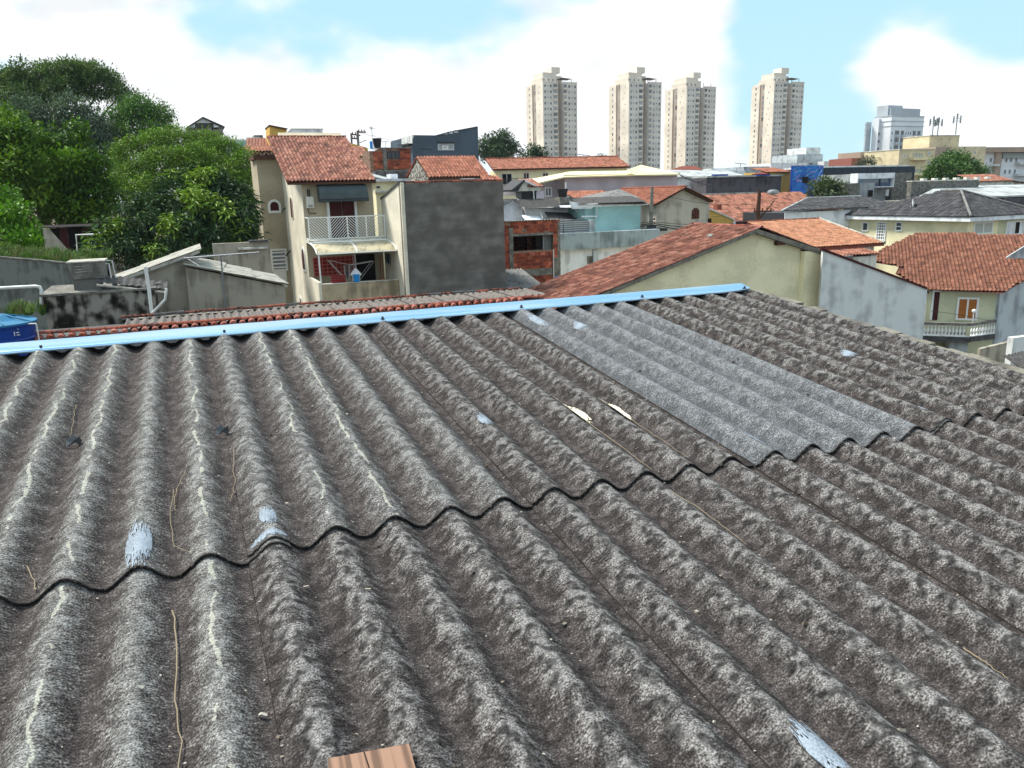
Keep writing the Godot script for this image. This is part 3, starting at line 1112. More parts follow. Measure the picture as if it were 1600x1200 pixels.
func grass_tufts() -> void:
	var r := RandomNumberGenerator.new()
	r.seed = 31
	var s := Sh.new()
	for k in 26:
		var a := r.randf() * TAU
		var b := r.randf_range(0.12, 0.42)
		var base := v(r.randf_range(-0.12, 0.12), 0, r.randf_range(-0.12, 0.12))
		var tip := base + v(cos(a) * b * 0.6, b, sin(a) * b * 0.6)
		var mid := base.lerp(tip, 0.55) + v(0, b * 0.12, 0)
		var w := v(-sin(a), 0, cos(a)) * 0.012
		s.quad(base - w, base + w, mid + w, mid - w)
		s.tri(mid - w, mid + w, tip)
	var mesh := s.mesh()
	var spots: Array[Transform3D] = []
	for k in 430:
		var x := r.randf()
		var p: Vector3
		if k < 380:
			p = v(-17.38, 12.47, -25.30).lerp(v(-13.67, 12.15, -25.30), x) + v(0, r.randf_range(-0.1, 0.04), r.randf_range(-2.2, 0.05))
			p.y += 0.05 * absf(p.z - -25.00)
		else:
			p = v(-13.99, 11.53, -20.50).lerp(v(-12.24, 11.55, -20.50), x) + v(0, r.randf_range(-0.45, -0.2), r.randf_range(-2.0, 0.2))
		var sc := r.randf_range(0.35, 0.85)
		spots.append(Transform3D(Basis(Vector3.UP, r.randf() * TAU).scaled(v(sc, sc, sc)), p))
	stuff(scatter("grass", mesh, spots, [lin(76, 106, 46), lin(62, 92, 42), lin(98, 120, 62), lin(98, 98, 60)], self, 5))


func scatter(called: String, mesh: Mesh, at: Array[Transform3D], tints: Array, parent: Node, seed_: int) -> MultiMeshInstance3D:
	var r := RandomNumberGenerator.new()
	r.seed = seed_
	var mm := MultiMesh.new()
	mm.transform_format = MultiMesh.TRANSFORM_3D
	mm.use_colors = true
	mm.mesh = mesh
	mm.instance_count = at.size()
	for k in at.size():
		mm.set_instance_transform(k, at[k])
		var c: Color = tints[r.randi() % tints.size()]
		var b := r.randf_range(0.75, 1.2)
		mm.set_instance_color(k, Color(c.r * b, c.g * b, c.b * b))
	var o := MultiMeshInstance3D.new()
	o.multimesh = mm
	o.material_override = M.leaf
	o.name = numbered(called) if parent == self else called
	parent.add_child(o, true)
	return o


# ---------------------------------------------------------------- trees

# a spray of leaves: n leaflets round the origin, droop hangs them
func spray(n: int, reach: float, leaf_l: float, leaf_w: float, droop: float, seed_: int) -> ArrayMesh:
	var r := RandomNumberGenerator.new()
	r.seed = seed_
	var s := Sh.new()
	for k in n:
		var d := v(r.randf_range(-1, 1), r.randf_range(-0.8, 1.0), r.randf_range(-1, 1)).normalized()
		var base := d * reach * r.randf_range(0.15, 1.0)
		var dir := (d + v(r.randf_range(-0.7, 0.7), r.randf_range(-0.5, 0.5) - droop, r.randf_range(-0.7, 0.7))).normalized()
		var side := dir.cross(v(r.randf_range(-0.4, 0.4), 1, r.randf_range(-0.4, 0.4))).normalized()
		var nor := side.cross(dir).normalized()
		var l := leaf_l * r.randf_range(0.7, 1.25)
		var w := leaf_w * r.randf_range(0.8, 1.2)
		var m := base + dir * l * 0.45
		var tip := base + dir * l - v(0, l * 0.18 * droop, 0)
		var up := nor * w * 0.25
		s.tri(base, m + side * w * 0.5 + up, tip)
		s.tri(base, tip, m - side * w * 0.5 + up)
	return s.mesh()


# blobs: [x, y, z, radius, squash] from the base; leaves sit near each blob's skin, more of them above
func tree(called: String, label: String, at: Vector3, blobs: Array, sprays: Array, per_area: float, tints: Array, seed_: int, trunk_r: float, fresh := [], fresh_share := 0.0, group := "", scale_ := Vector2(0.8, 1.3), category := "tree") -> void:
	var t := thing(called, label, category, at, 0.0, group)
	var r := RandomNumberGenerator.new()
	r.seed = seed_
	var hole := FastNoiseLite.new()
	hole.seed = seed_
	hole.frequency = 0.55 / maxf(1.0, scale_.y * 1.2)
	var lists: Array = []
	for k in sprays.size() + 1:
		var e: Array[Transform3D] = []
		lists.append(e)
	var mid := Vector3.ZERO
	for b in blobs:
		mid += v(b[0], b[1], b[2]) / blobs.size()
	for b in blobs:
		var c := v(b[0], b[1], b[2])
		var rad: float = b[3]
		var n := int(per_area * rad * rad)
		var tip_dir := v(r.randf_range(-0.6, 0.6), r.randf_range(0.1, 0.9), r.randf_range(0.2, 1.0)).normalized()
		var is_fresh: bool = fresh.size() > 0 and r.randf() < fresh_share
		for k in n:
			var d := v(r.randfn(), r.randfn() + 0.25, r.randfn()).normalized()
			var q := rad * pow(r.randf_range(0.25, 1.0), 0.4)
			q *= 1.0 + 0.24 * sin(d.x * 7.0 + seed_) * cos(d.z * 6.0 + d.y * 5.0)
			var p := c + v(d.x, d.y * b[4], d.z) * q
			if hole.get_noise_3dv(p * 1.6) < -0.18 and r.randf() < 0.85:
				continue
			var sc := r.randf_range(scale_.x, scale_.y)
			var bs := Basis(Vector3.UP, r.randf() * TAU) * Basis(Vector3.RIGHT, r.randf_range(-0.5, 0.5))
			var tr := Transform3D(bs.scaled(v(sc, sc, sc)), p)
			if is_fresh and d.dot(tip_dir) > 0.72 and q > rad * 0.55:
				lists[sprays.size()].append(tr)
			else:
				lists[r.randi() % sprays.size()].append(tr)
	for k in sprays.size():
		if lists[k].size():
			stuff(scatter("crown", sprays[k], lists[k], tints, t, seed_ + k))
	if lists[sprays.size()].size():
		stuff(scatter("new_leaves", sprays[0], lists[sprays.size()], fresh, t, seed_ + 9))
	var s := Sh.new()
	var fork := Vector3(mid.x * 0.35, mid.y * 0.55, mid.z * 0.35)
	s.tube([Vector3(0, -0.5, 0), fork * 0.5 + v(0.05, 0, 0.03), fork], trunk_r, 8, trunk_r * 0.7)
	for b in blobs:
		var c2 := v(b[0], b[1] - b[3] * 0.1, b[2])
		s.tube([fork, fork.lerp(c2, 0.5) + v(r.randf_range(-0.1, 0.1), -0.08 * c2.distance_to(fork), r.randf_range(-0.1, 0.1)), c2], trunk_r * 0.42, 6, trunk_r * 0.08)
		for k in 3:
			var rad2: float = b[3]
			var d := v(r.randf_range(-1, 1), r.randf_range(0, 0.8), r.randf_range(-1, 1)).normalized() * rad2 * 0.75
			s.tube([c2, c2 + d * 0.5 + v(0, 0.03, 0), c2 + v(d.x, d.y * b[4], d.z)], trunk_r * 0.1, 4, trunk_r * 0.03)
	put("trunk", s, M.bark, t)


func trees() -> void:
	var feather := [spray(26, 0.42, 0.20, 0.07, 0.1, 1), spray(26, 0.42, 0.18, 0.06, 0.2, 2)]
	var mango := [spray(16, 0.34, 0.30, 0.085, 0.75, 3), spray(16, 0.34, 0.27, 0.08, 0.5, 4)]
	var broad := [spray(18, 0.45, 0.28, 0.13, 0.25, 5), spray(18, 0.4, 0.24, 0.12, 0.4, 6)]
	var fine := [spray(34, 0.62, 0.26, 0.11, 0.1, 9), spray(34, 0.62, 0.24, 0.10, 0.15, 10)]
	var far := [spray(24, 0.7, 0.42, 0.2, 0.2, 7), spray(24, 0.7, 0.38, 0.18, 0.3, 8)]
	# great spreading tree, layered pads
	tree("spreading_tree", "huge dark spreading tree with flat layered boughs, tallest tree at the upper left", v(-43.58, 10.00, -75.00), [[-4.58, 13.97, 0.00, 3.36, 0.40], [-1.56, 14.99, -1.00, 2.98, 0.35], [1.98, 15.31, 0.00, 2.57, 0.38], [4.83, 15.42, 1.00, 2.29, 0.38], [6.79, 15.26, 1.00, 2.05, 0.36], [8.10, 14.59, 1.00, 1.69, 0.40], [9.36, 13.49, 1.00, 1.45, 0.40], [10.07, 12.50, 1.00, 0.97, 0.50], [1.72, 13.57, 2.00, 2.02, 0.30], [5.42, 13.90, 2.00, 2.02, 0.28], [-2.59, 11.91, 1.00, 3.02, 0.40], [1.29, 12.42, 3.00, 1.88, 0.30], [7.37, 13.54, 1.00, 1.21, 0.30], [3.04, 13.11, 1.00, 1.33, 0.28], [0.45, 10.85, 3.00, 2.35, 0.50], [-6.78, 16.06, -3.00, 2.54, 0.40]], fine, 30.0, [lin(78, 102, 59), lin(91, 116, 63), lin(64, 86, 57), lin(101, 124, 68)], 41, 0.6)
	tree("dark_tree", "dusky blue-green tree in shadow below the great spreading tree", v(-35.75, 10.00, -66.00), [[-1.43, 10.61, 0.00, 2.15, 0.80], [0.89, 10.79, 0.00, 1.94, 0.80], [2.52, 9.77, 0.00, 1.94, 0.80], [-2.12, 9.10, 1.00, 2.23, 0.80], [0.61, 8.78, 1.00, 2.23, 0.80], [3.27, 7.98, 1.00, 1.80, 0.80], [3.60, 6.75, 1.00, 1.27, 0.80], [-4.11, 9.95, 0.00, 2.15, 0.80], [-1.36, 7.62, 1.00, 2.12, 0.80]], fine, 34.0, [lin(85, 103, 89), lin(73, 92, 80), lin(96, 114, 96)], 43, 0.4)
	tree("shoulder_tree", "mid-green tree beside the great spreading tree, its right shoulder against the sky", v(-31.27, 10.00, -70.00), [[-1.12, 11.08, 0.00, 1.48, 0.70], [0.59, 11.71, 0.00, 1.37, 0.70], [1.85, 11.00, 0.00, 1.37, 0.70], [2.83, 10.20, 0.00, 0.91, 0.70], [0.53, 9.93, 1.00, 1.91, 0.70], [2.36, 9.52, 1.00, 1.46, 0.70], [-1.41, 9.47, 1.00, 1.69, 0.70], [-1.69, 7.89, 2.00, 1.55, 0.70]], fine, 40.0, [lin(83, 118, 59), lin(99, 134, 63), lin(70, 103, 55)], 47, 0.4)
	tree("yellow_green_tree", "yellow-green leafy tree at the left edge below the spreading tree", v(-27.39, 9.00, -44.00), [[-0.60, 8.68, 0.00, 1.44, 0.90], [0.99, 8.96, 0.00, 1.00, 1.00], [1.81, 8.23, 1.00, 1.19, 0.90], [0.50, 7.46, 1.00, 1.54, 0.80], [2.51, 6.89, 2.00, 1.23, 0.80], [2.65, 5.76, 2.00, 1.16, 0.80], [1.22, 6.12, 2.00, 1.37, 0.80], [-0.75, 6.19, 1.00, 1.40, 0.80], [1.87, 5.14, 2.00, 0.96, 0.70]], broad, 90.0, [lin(79, 110, 37), lin(94, 126, 39), lin(63, 94, 37), lin(106, 135, 44)], 51, 0.25)
	tree("bright_tipped_tree", "tree with two upright bright green tips beside the yellow-green tree", v(-25.32, 9.00, -46.00), [[-0.67, 8.76, 0.00, 0.53, 1.30], [-0.04, 7.83, 1.00, 0.81, 1.00], [0.95, 8.08, 1.00, 0.59, 1.00], [2.00, 8.72, 1.00, 0.51, 1.50], [1.98, 7.95, 1.00, 0.81, 1.10], [0.97, 6.93, 2.00, 1.15, 0.90], [2.50, 6.79, 2.00, 1.08, 0.90], [2.93, 7.25, 1.00, 0.59, 1.00], [1.67, 5.91, 2.00, 1.36, 0.90], [0.23, 5.61, 2.00, 1.08, 0.80], [3.03, 5.70, 2.00, 1.00, 0.80], [1.31, 4.73, 2.00, 1.36, 0.70], [2.85, 4.52, 2.00, 1.08, 0.70]], broad, 80.0, [lin(69, 98, 36), lin(81, 115, 38), lin(54, 84, 36)], 53, 0.22, [lin(105, 138, 47), lin(96, 132, 44)], 0.6)
	tree("feathery_tree", "broad bright-green feathery tree between the dark trees and the tan house", v(-23.63, 9.00, -56.00), [[-1.06, 8.05, 2.00, 1.32, 0.80], [0.08, 8.76, 1.00, 1.26, 0.80], [1.42, 9.03, 0.00, 1.28, 0.70], [3.13, 8.74, 0.00, 1.37, 0.70], [4.94, 8.14, 1.00, 1.26, 0.80], [6.23, 7.16, 2.00, 1.15, 0.90], [-0.39, 6.58, 3.00, 1.56, 0.80], [1.38, 7.34, 3.00, 1.47, 0.80], [3.27, 7.49, 3.00, 1.47, 0.80], [5.08, 6.92, 3.00, 1.47, 0.80], [6.20, 5.80, 3.00, 1.21, 0.80], [-1.27, 5.79, 4.00, 1.27, 0.80], [6.81, 4.76, 3.00, 0.61, 0.90], [6.56, 6.21, 2.00, 0.70, 0.90], [4.64, 5.43, 4.00, 1.70, 0.90], [2.62, 5.69, 4.00, 1.61, 0.90], [0.96, 5.34, 5.00, 1.50, 0.90], [6.20, 4.59, 4.00, 1.27, 0.90], [3.61, 6.88, 3.00, 1.47, 0.90]], feather, 105.0, [lin(109, 142, 52), lin(94, 128, 47), lin(122, 154, 59), lin(103, 120, 56)], 57, 0.25)
	tree("mango_tree", "dark mango tree with light green new growth, above the shed roofs", v(-16.40, 9.30, -40.00), [[0.59, 5.53, 0.00, 0.98, 0.90], [1.83, 5.34, 0.00, 1.04, 0.90], [2.72, 4.85, 0.00, 0.98, 0.90], [3.43, 3.93, 1.00, 0.95, 0.90], [0.14, 4.93, 1.00, 0.83, 0.90], [-0.27, 4.36, 2.00, 0.87, 0.90], [1.53, 4.31, 2.00, 1.12, 0.90], [2.84, 3.83, 2.00, 0.99, 0.90], [-0.77, 3.96, 3.00, 0.78, 0.90], [-1.25, 3.44, 4.00, 0.76, 0.90], [0.33, 3.40, 4.00, 0.88, 0.90], [1.75, 3.22, 4.00, 1.00, 0.90], [2.65, 3.00, 3.00, 0.84, 0.80], [3.51, 3.07, 2.00, 0.74, 0.80], [-1.40, 2.94, 5.00, 0.63, 0.80], [-0.32, 2.63, 5.00, 0.74, 0.70], [1.08, 2.60, 5.00, 0.74, 0.70], [4.13, 3.20, 2.00, 0.50, 0.90], [3.92, 2.60, 2.00, 0.43, 0.80], [-1.22, 2.60, 6.00, 0.44, 0.70]], mango, 150.0, [lin(51, 76, 45), lin(61, 85, 50), lin(43, 66, 43), lin(72, 98, 56), lin(59, 79, 61)], 61, 0.22, [lin(114, 143, 58), lin(128, 153, 61)], 0.6)
	tree("bright_shrub", "bright green bush at the left edge, just above the retaining wall", v(-18.64, 10.50, -30.00), [[-1.58, 3.40, -1.00, 0.86, 0.90], [-0.68, 3.61, -1.00, 0.61, 1.00], [0.19, 3.02, 0.00, 0.64, 0.90], [0.71, 2.54, 0.00, 0.49, 0.90], [-0.63, 2.46, 0.00, 0.83, 0.80], [0.88, 2.12, 1.00, 0.57, 0.70], [1.55, 1.99, 1.00, 0.33, 0.70], [-0.76, 2.05, 1.00, 0.71, 0.70]], broad, 190.0, [lin(88, 131, 38), lin(73, 114, 38), lin(105, 147, 46)], 67, 0.1, [], 0.0, "", Vector2(0.5, 0.9), "bush")
	# background trees
	tree("round_crowned_tree", "dark round-crowned tree right of the grey modern house", v(-1.38, 13.00, -112.00), [[-0.79, 7.28, 0.00, 1.46, 0.80], [0.98, 7.90, 0.00, 1.46, 0.80], [1.82, 6.79, -0.00, 1.19, 0.80], [0.33, 6.36, 1.00, 1.45, 0.80], [-1.67, 6.41, 1.00, 0.91, 0.80]], far, 26.0, [lin(66, 88, 66), lin(56, 76, 58), lin(78, 100, 74)], 71, 0.3)
	tree("conifer_tree", "small dark bushy tree at the foot of the leftmost tower", v(3.65, 14.00, -118.00), [[0.23, 5.74, 0.00, 0.87, 1.00], [-0.73, 5.28, 1.00, 0.86, 0.80], [1.42, 5.27, 0.00, 0.87, 0.80], [-1.65, 5.13, 1.00, 0.48, 0.80], [2.02, 4.94, 1.00, 0.38, 0.80]], far, 26.0, [lin(60, 84, 58), lin(52, 74, 52)], 73, 0.25)
	tree("distant_tree", "tiny tree top between the two left towers, above the long red roof", v(16.67, 14.00, -140.00), [[-0.77, 5.25, 0.00, 0.69, 0.70], [0.33, 5.11, 0.00, 0.46, 0.70]], far, 22.0, [lin(72, 94, 70)], 75, 0.2)
	tree("dome_tree", "round dome-shaped green tree in front of the beige flats with antennas", v(58.18, 8.00, -105.00), [[-0.24, 7.76, 0.00, 1.88, 0.90], [-2.39, 7.31, 1.00, 1.53, 0.90], [0.91, 7.22, 1.00, 1.53, 0.90], [-3.57, 6.78, 1.00, 1.02, 0.80], [3.04, 6.63, 0.00, 1.03, 0.80], [-1.26, 6.94, 2.00, 1.85, 0.60], [-0.61, 8.60, -1.00, 1.04, 0.80], [1.07, 8.56, -1.00, 1.04, 0.80]], far, 34.0, [lin(74, 104, 52), lin(64, 92, 48), lin(86, 116, 58)], 77, 0.3)
	tree("umbrella_tree", "flat-topped low tree in front of the painted blue wall", v(31.21, 6.00, -78.00), [[-0.70, 7.79, 0.00, 0.76, 0.50], [0.23, 7.76, 0.00, 0.76, 0.50], [-1.69, 7.63, 1.00, 0.50, 0.50], [0.58, 7.51, 1.00, 0.50, 0.50], [-0.58, 7.42, 1.00, 0.75, 0.40]], far, 30.0, [lin(70, 84, 60), lin(80, 94, 64)], 79, 0.2)
	tree("rooftop_tree", "small dusky tree at the foot of the white high-rise", v(67.11, 12.00, -150.00), [[-0.67, 5.97, 0.00, 0.98, 0.60], [0.85, 6.16, 0.00, 0.61, 0.60], [-1.60, 5.65, 0.00, 0.49, 0.60]], far, 20.0, [lin(70, 86, 72)], 81, 0.2)
	tree("side_tree", "small green tree touching the right side of the dome-shaped tree", v(65.13, 12.00, -112.00), [[0.55, 3.26, 0.00, 0.64, 0.80], [1.12, 2.90, 0.00, 0.37, 0.80]], far, 20.0, [lin(72, 98, 58)], 83, 0.2)



# ---------------------------------------------------------------- the tan house

func tan_house() -> void:
	var t := thing("tan_house", "tall narrow tan house with red tiled roof, dark awning and white balcony railing", "house", v(-9.60, 12.90, -38.00), 22)
	var s := Sh.new()
	s.xf = face("l", 0.0)
	s.prism(PackedVector2Array([Vector2(0.0, -11.90), Vector2(0.0, 2.05), Vector2(-7.2, 4.67), Vector2(-7.2, -11.90)]), -3.34, 0.0)
	put("wall", s, M.tan, t)
	bx("wall", M.tan, t, 3.343, -11.90, -0.4, 3.66, -0.82, -0.003)
	# outer left wall: same plaster, its sunlit brightness put into a paler colour
	s = Sh.new()
	s.xf = face("l", 0.0)
	s.prism(PackedVector2Array([Vector2(0.012, -11.90), Vector2(0.012, 2.05), Vector2(-7.2, 4.67), Vector2(-7.2, -11.90)]), 0.0, 0.02)
	put("side_wall", s, M.cream, t)
	tile_slope("roof_tiles", t, v(-0.69, 4.36, -6.20), v(4.13, 0.00, -0.00), v(0.00, -2.44, 6.70), 0.17, 0.34, M.tile_old, 5, PackedVector2Array(), 0.055, 0.35)
	s = Sh.new()
	s.slab(v(-0.69, 1.87, 0.48), v(3.44, 1.87, 0.48), v(3.44, 4.31, -6.20), v(-0.69, 4.31, -6.20), 0.10)
	put("roof_boards", s, M.wood_beam, t)
	var tubes := Sh.new()
	for k in 26:
		var p := v(-0.69, 1.92, 0.50).lerp(v(-0.69, 4.36, -6.20), k / 26.0) + v(0.02, 0.03, 0)
		var q := v(-0.69, 1.92, 0.50).lerp(v(-0.69, 4.36, -6.20), (k + 1.1) / 26.0) + v(0.02, 0.01, 0)
		tubes.col = M.tile_old[k % 5]
		tubes.tube([p, q], 0.085, 8, 0.07)
	stuff(put("verge_tiles", tubes, M.tint, t))
	ridge_row(t, v(-0.69, 4.38, -6.25), v(3.44, 4.38, -6.25), 0.36, 0.1, [M.clay_c, M.clay_b], "ridge_tile", 14)
	# set-back wing on the left
	bx("wing_wall", M.tan, t, -1.29, -11.90, -11.0, 0.3, 3.36, -7.20)
	put("wing_roof", Sh.new().slab(v(-1.44, 3.48, -6.9), v(0.1, 3.48, -6.9), v(0.1, 3.53, -9.8), v(-1.44, 3.53, -9.8), 0.22), M.wood_beam, t)
	tile_slope("wing_tiles", t, v(-1.47, 3.60, -8.20), v(1.12, 0.00, 0.00), v(0.00, -0.06, 1.35), 0.2, 0.36, M.tile_old, 6, PackedVector2Array(), 0.05, 0.3)
	arch_win(t, face("f", -7.20), [-0.93, 0.42, -0.22, 1.16], M.white_paint, M.wood_dark, 0.13)
	win(t, face("f", -7.20), [-1.04, -2.76, -0.16, -1.53], M.white_paint, M.pane_blue, 1, 6, 0.1, "louvre_window")
	bx("door_panel", M.white_paint, t, -0.97342, -3.69, -7.20, -0.28042, -2.77, -7.15)
	# slit windows in the side wall
	arch_win(t, face("l", -0.02), [-4.5, 0.15, -3.75, 1.3], M.cream, M.wood_dark, 0.06)
	arch_win(t, face("l", -0.02), [-1.75, -2.35, -0.75, -1.15], M.white_paint, M.wood_dark, 0.1)
	arch_win(t, face("l", -0.02), [-4.2, -4.7, -3.5, -3.85], M.white_paint, M.dark, 0.1)
	# wall lamp on the side wall
	s = Sh.new()
	s.tube([v(0, 0.37193, -6.87), v(0, 1.17, -6.87)], 0.03, 5)
	s.tube([v(-0.02, 0.67193, -6.87), v(-0.2, 0.57193, -6.87), v(-0.26, 0.42193, -6.87)], 0.035, 5)
	put("lamp_bracket", s, M.dark_metal, t)
	s = Sh.new()
	s.tube([v(-0.02, -1.60, -6.39), v(-0.2, -1.85, -6.69), v(-0.24, -1.91, -6.84)], 0.04, 5)
	put("lamp_bracket", s, M.dark_metal, t)
	# upper storey: double door, white jambs
	bx("door", M.wood_dark, t, 1.21, -0.85, 0.0, 1.78, 1.18, 0.035)
	bx("door", M.wood_dark, t, 1.81, -0.85, 0.0, 2.38, 1.18, 0.035)
	bx("door_frame", M.white, t, 1.08, -0.85, 0.0, 1.20, 1.28, 0.06)
	bx("door_frame", M.white, t, 2.39, -0.85, 0.0, 2.51, 1.28, 0.06)
	# meter cabinet
	var box := bx("meter_box", M.dirty_white, t, 0.12084, 0.70684, 0.0, 0.47729, 1.23, 0.16)
	for k in 2:
		var l := Sh.new()
		l.lathe([Vector2(0.045, 0.0), Vector2(0.045, 0.03), Vector2(0.0, 0.032)], Vector3.ZERO, 8)
		var o := put("dial", l, M.steel, box)
		o.position = v(0.12084 + 0.12 + 0.12 * k, 0.80684, 0.16)
		o.rotation.x = PI / 2
	s = Sh.new()
	s.tube([v(0.24084, 1.23, 0.06), v(0.24084, 1.58, 0.06)], 0.025, 5)
	s.tube([v(0.32084, 1.23, 0.06), v(0.32084, 1.58, 0.06)], 0.025, 5)
	s.tube([v(0.17084, 0.70684, 0.05), v(0.22084, 0.45684, 0.05), v(0.57084, 0.45684, 0.05)], 0.02, 5)
	put("conduit", s, M.dark_metal, t)
	# dark cloth awning over the door: a bulging cover on a frame
	s = Sh.new()
	var prof := [Vector2(0.04, 1.76), Vector2(0.36, 1.71), Vector2(0.62, 1.54), Vector2(0.76, 1.36), Vector2(0.82, 1.14), Vector2(0.84, 0.97934)]
	for k in prof.size() - 1:
		var p: Vector2 = prof[k]
		var q: Vector2 = prof[k + 1]
		s.quad(v(0.67507, q.y, q.x), v(2.95, q.y, q.x), v(2.95, p.y, p.x), v(0.67507, p.y, p.x))
		s.quad(v(0.67507, q.y - 0.02, q.x - 0.01), v(0.67507, p.y - 0.02, p.x - 0.01), v(2.95, p.y - 0.02, p.x - 0.01), v(2.95, q.y - 0.02, q.x - 0.01))
		s.tri(v(0.67507, 0.97934, 0.04), v(0.67507, q.y, q.x), v(0.67507, p.y, p.x))
		s.tri(v(2.95, 0.97934, 0.04), v(2.95, p.y, p.x), v(2.95, q.y, q.x))
	var aw := put("awning", s, M.awning, t)
	s = Sh.new()
	s.tube([v(0.67507, 1.08, 0.845), v(2.95, 1.08, 0.845)], 0.022, 5)
	s.tube([v(0.67507, 0.97934, 0.84), v(2.95, 0.97934, 0.84)], 0.022, 5)
	put("awning_rail", s, M.dark_metal, aw)
	# balcony slab and railing with slanting bars
	bx("balcony_slab", M.dirty_white, t, -0.023499, -0.90315, 0.0, 3.66, -0.77315, 0.97)
	s = Sh.new()
	s.box(v(0.006501, 0.2428, 0.88), v(3.65, 0.2928, 0.92))
	s.box(v(0.006501, -0.74315, 0.88), v(3.65, -0.69315, 0.92))
	for k in 5:
		var x := lerpf(0.036501, 3.62, k / 4.0)
		s.box(v(x - 0.025, -0.69315, 0.882), v(x + 0.025, 0.2428, 0.918))
	s.box(v(0.006501, 0.2428, 0.0), v(0.046501, 0.2928, 0.88))
	s.box(v(0.006501, -0.74315, 0.0), v(0.046501, -0.69315, 0.88))
	var rail := put("railing", s, M.white_paint, t)
	s = Sh.new()
	var hgt := 0.93595
	for pan in 4:
		var xa := lerpf(0.061501, 3.60, pan / 4.0)
		var xb := lerpf(0.061501, 3.60, (pan + 1) / 4.0)
		var dir := 1.0 if pan % 2 == 0 else -1.0
		for k in range(-8, 9):
			var off := k * 0.135
			# line y = dir * (x - xm) + off, clipped to the panel
			var pts := []
			for e in 21:
				var x := lerpf(xa, xb, e / 20.0)
				var y := -dir * (x - (xa + xb) * 0.5) + off
				if absf(y) < hgt * 0.5:
					pts.append(v(x, -0.22518 + y, 0.9))
			if pts.size() > 1:
				s.tube([pts[0], pts[-1]], 0.017, 4)
	stuff(put("slanting_bars", s, M.white_paint, t))
	# lower terrace: parapet, side return, awning
	bx("parapet", M.parapet, t, 0.1, -11.90, 2.69, 3.66, -2.66, 2.81)
	bx("parapet_return", M.cream, t, -0.02, -11.90, 0.013, 0.1, -2.54, 2.82)
	bx("parapet_coping", M.dirty_white, t, 0.101, -2.66, 2.66, 3.66, -2.62, 2.84)
	bx("terrace_floor", M.concrete, t, 0.1, -3.61, 0.013, 3.66, -3.51, 2.69)
	var bow := []
	for k in 11:
		var a := k / 10.0
		bow.append(Vector2(lerpf(0.97, 2.86, sin(a * PI * 0.5) * 0.85 + a * 0.15), lerpf(-0.91315, -1.30, 1.0 - cos(a * PI * 0.5) * 0.8 - (1.0 - a) * 0.2)))
	for pan in 2:
		s = Sh.new()
		var xa := lerpf(0.006501, 3.64, pan / 2.0) + 0.02
		var xb := lerpf(0.006501, 3.64, (pan + 1) / 2.0) - 0.02
		for k in 10:
			var p: Vector2 = bow[k]
			var q: Vector2 = bow[k + 1]
			s.quad(v(xa, q.y, q.x), v(xb, q.y, q.x), v(xb, p.y, p.x), v(xa, p.y, p.x))
			s.quad(v(xa, q.y - 0.012, q.x), v(xa, p.y - 0.012, p.x), v(xb, p.y - 0.012, p.x), v(xb, q.y - 0.012, q.x))
		put("canopy_sheet", s, M.poly, t)
	for k in 3:
		s = Sh.new()
		var pts := []
		for q in bow:
			pts.append(v(lerpf(0.006501, 3.64, k / 2.0), q.y + 0.02, q.x))
		s.tube(pts, 0.035, 6)
		put("canopy_rib", s, M.white_paint, t)
	s = Sh.new()
	s.tube([v(0.006501, -1.30, 2.86), v(3.66, -1.30, 2.86)], 0.03, 5)
	s.tube([v(0.006501, -0.88315, 0.98), v(3.66, -0.88315, 0.98)], 0.05, 5)
	s.tube([v(0.1065, -2.62, 2.76), v(0.086501, -1.30, 2.84)], 0.035, 6)
	put("canopy_frame", s, M.white_paint, t)
	# terrace back wall: red grid window and dark doorway
	M.red_pane = mat(122, 34, 34, 0.5)
	M.red_frame = mat(170, 90, 84, 0.7)
	win(t, face("f", 0.00), [0.22, -2.52, 2.20, -1.62], M.red_frame, M.red_pane, 9, 5, 0.05, "grid_window")
	bx("doorway", M.dark, t, 2.29, -2.87, 0.0, 3.21, -1.58, 0.02)
	bx("door_frame", M.white, t, 2.13, -2.87, 0.0, 2.28, -1.58, 0.05)
	# things on the terrace
	t = thing("drying_rack", "drying rack with thin lines and hanging white cloth on the tan house's terrace", "drying rack", v(-8.38, 10.22, -36.77), 22)
	s = Sh.new()
	for k in 5:
		s.tube([v(0.02242, 1.01, -0.3 + 0.12 * k), v(1.04, 0.7401, -0.3 + 0.12 * k), v(2.11, 0.85855, -0.3 + 0.12 * k)], 0.008, 4)
	for k in 2:
		s.tube([v(0.02242, 1.01, -0.3 + 0.48 * k), v(1.37, -0.7, -0.3 + 0.48 * k)], 0.012, 4)
		s.tube([v(2.11, 0.85855, -0.3 + 0.48 * k), v(0.76686, -0.7, -0.3 + 0.48 * k)], 0.012, 4)
	put("frame", s, M.pvc, t)
	for k in 4:
		bx("hung_cloth", [M.curtain, M.pane_blue, M.curtain, M.leafscrap][k], t, 0.74146 + 0.09 * k, 0.074104 + 0.05 * (k % 2), -0.2 + 0.1 * k, 0.74146 + 0.065 + 0.09 * k, 0.72783, -0.185 + 0.1 * k)
	s = Sh.new()
	s.lathe([Vector2(0.02, 0.62), Vector2(0.09, 0.55), Vector2(0.2, 0.42), Vector2(0.27, 0.3), Vector2(0.2, 0.27), Vector2(0.17, 0.12), Vector2(0.19, 0.05), Vector2(0.1, 0.0)], Vector3.ZERO, 14)
	var bundle := put("white_bundle", s, M.cloth_white)
	bundle.position = v(-7.05, 10.26, -36.37)
	bundle.scale = v(1, 1, 0.6)
	fixed(bundle, "white cloth hanging in a bunch over the terrace parapet", "cloth")
	s = Sh.new()
	s.lathe([Vector2(0.0, 0.0), Vector2(0.13, 0.0), Vector2(0.15, 0.34), Vector2(0.14, 0.34), Vector2(0.12, 0.03)], Vector3.ZERO, 16)
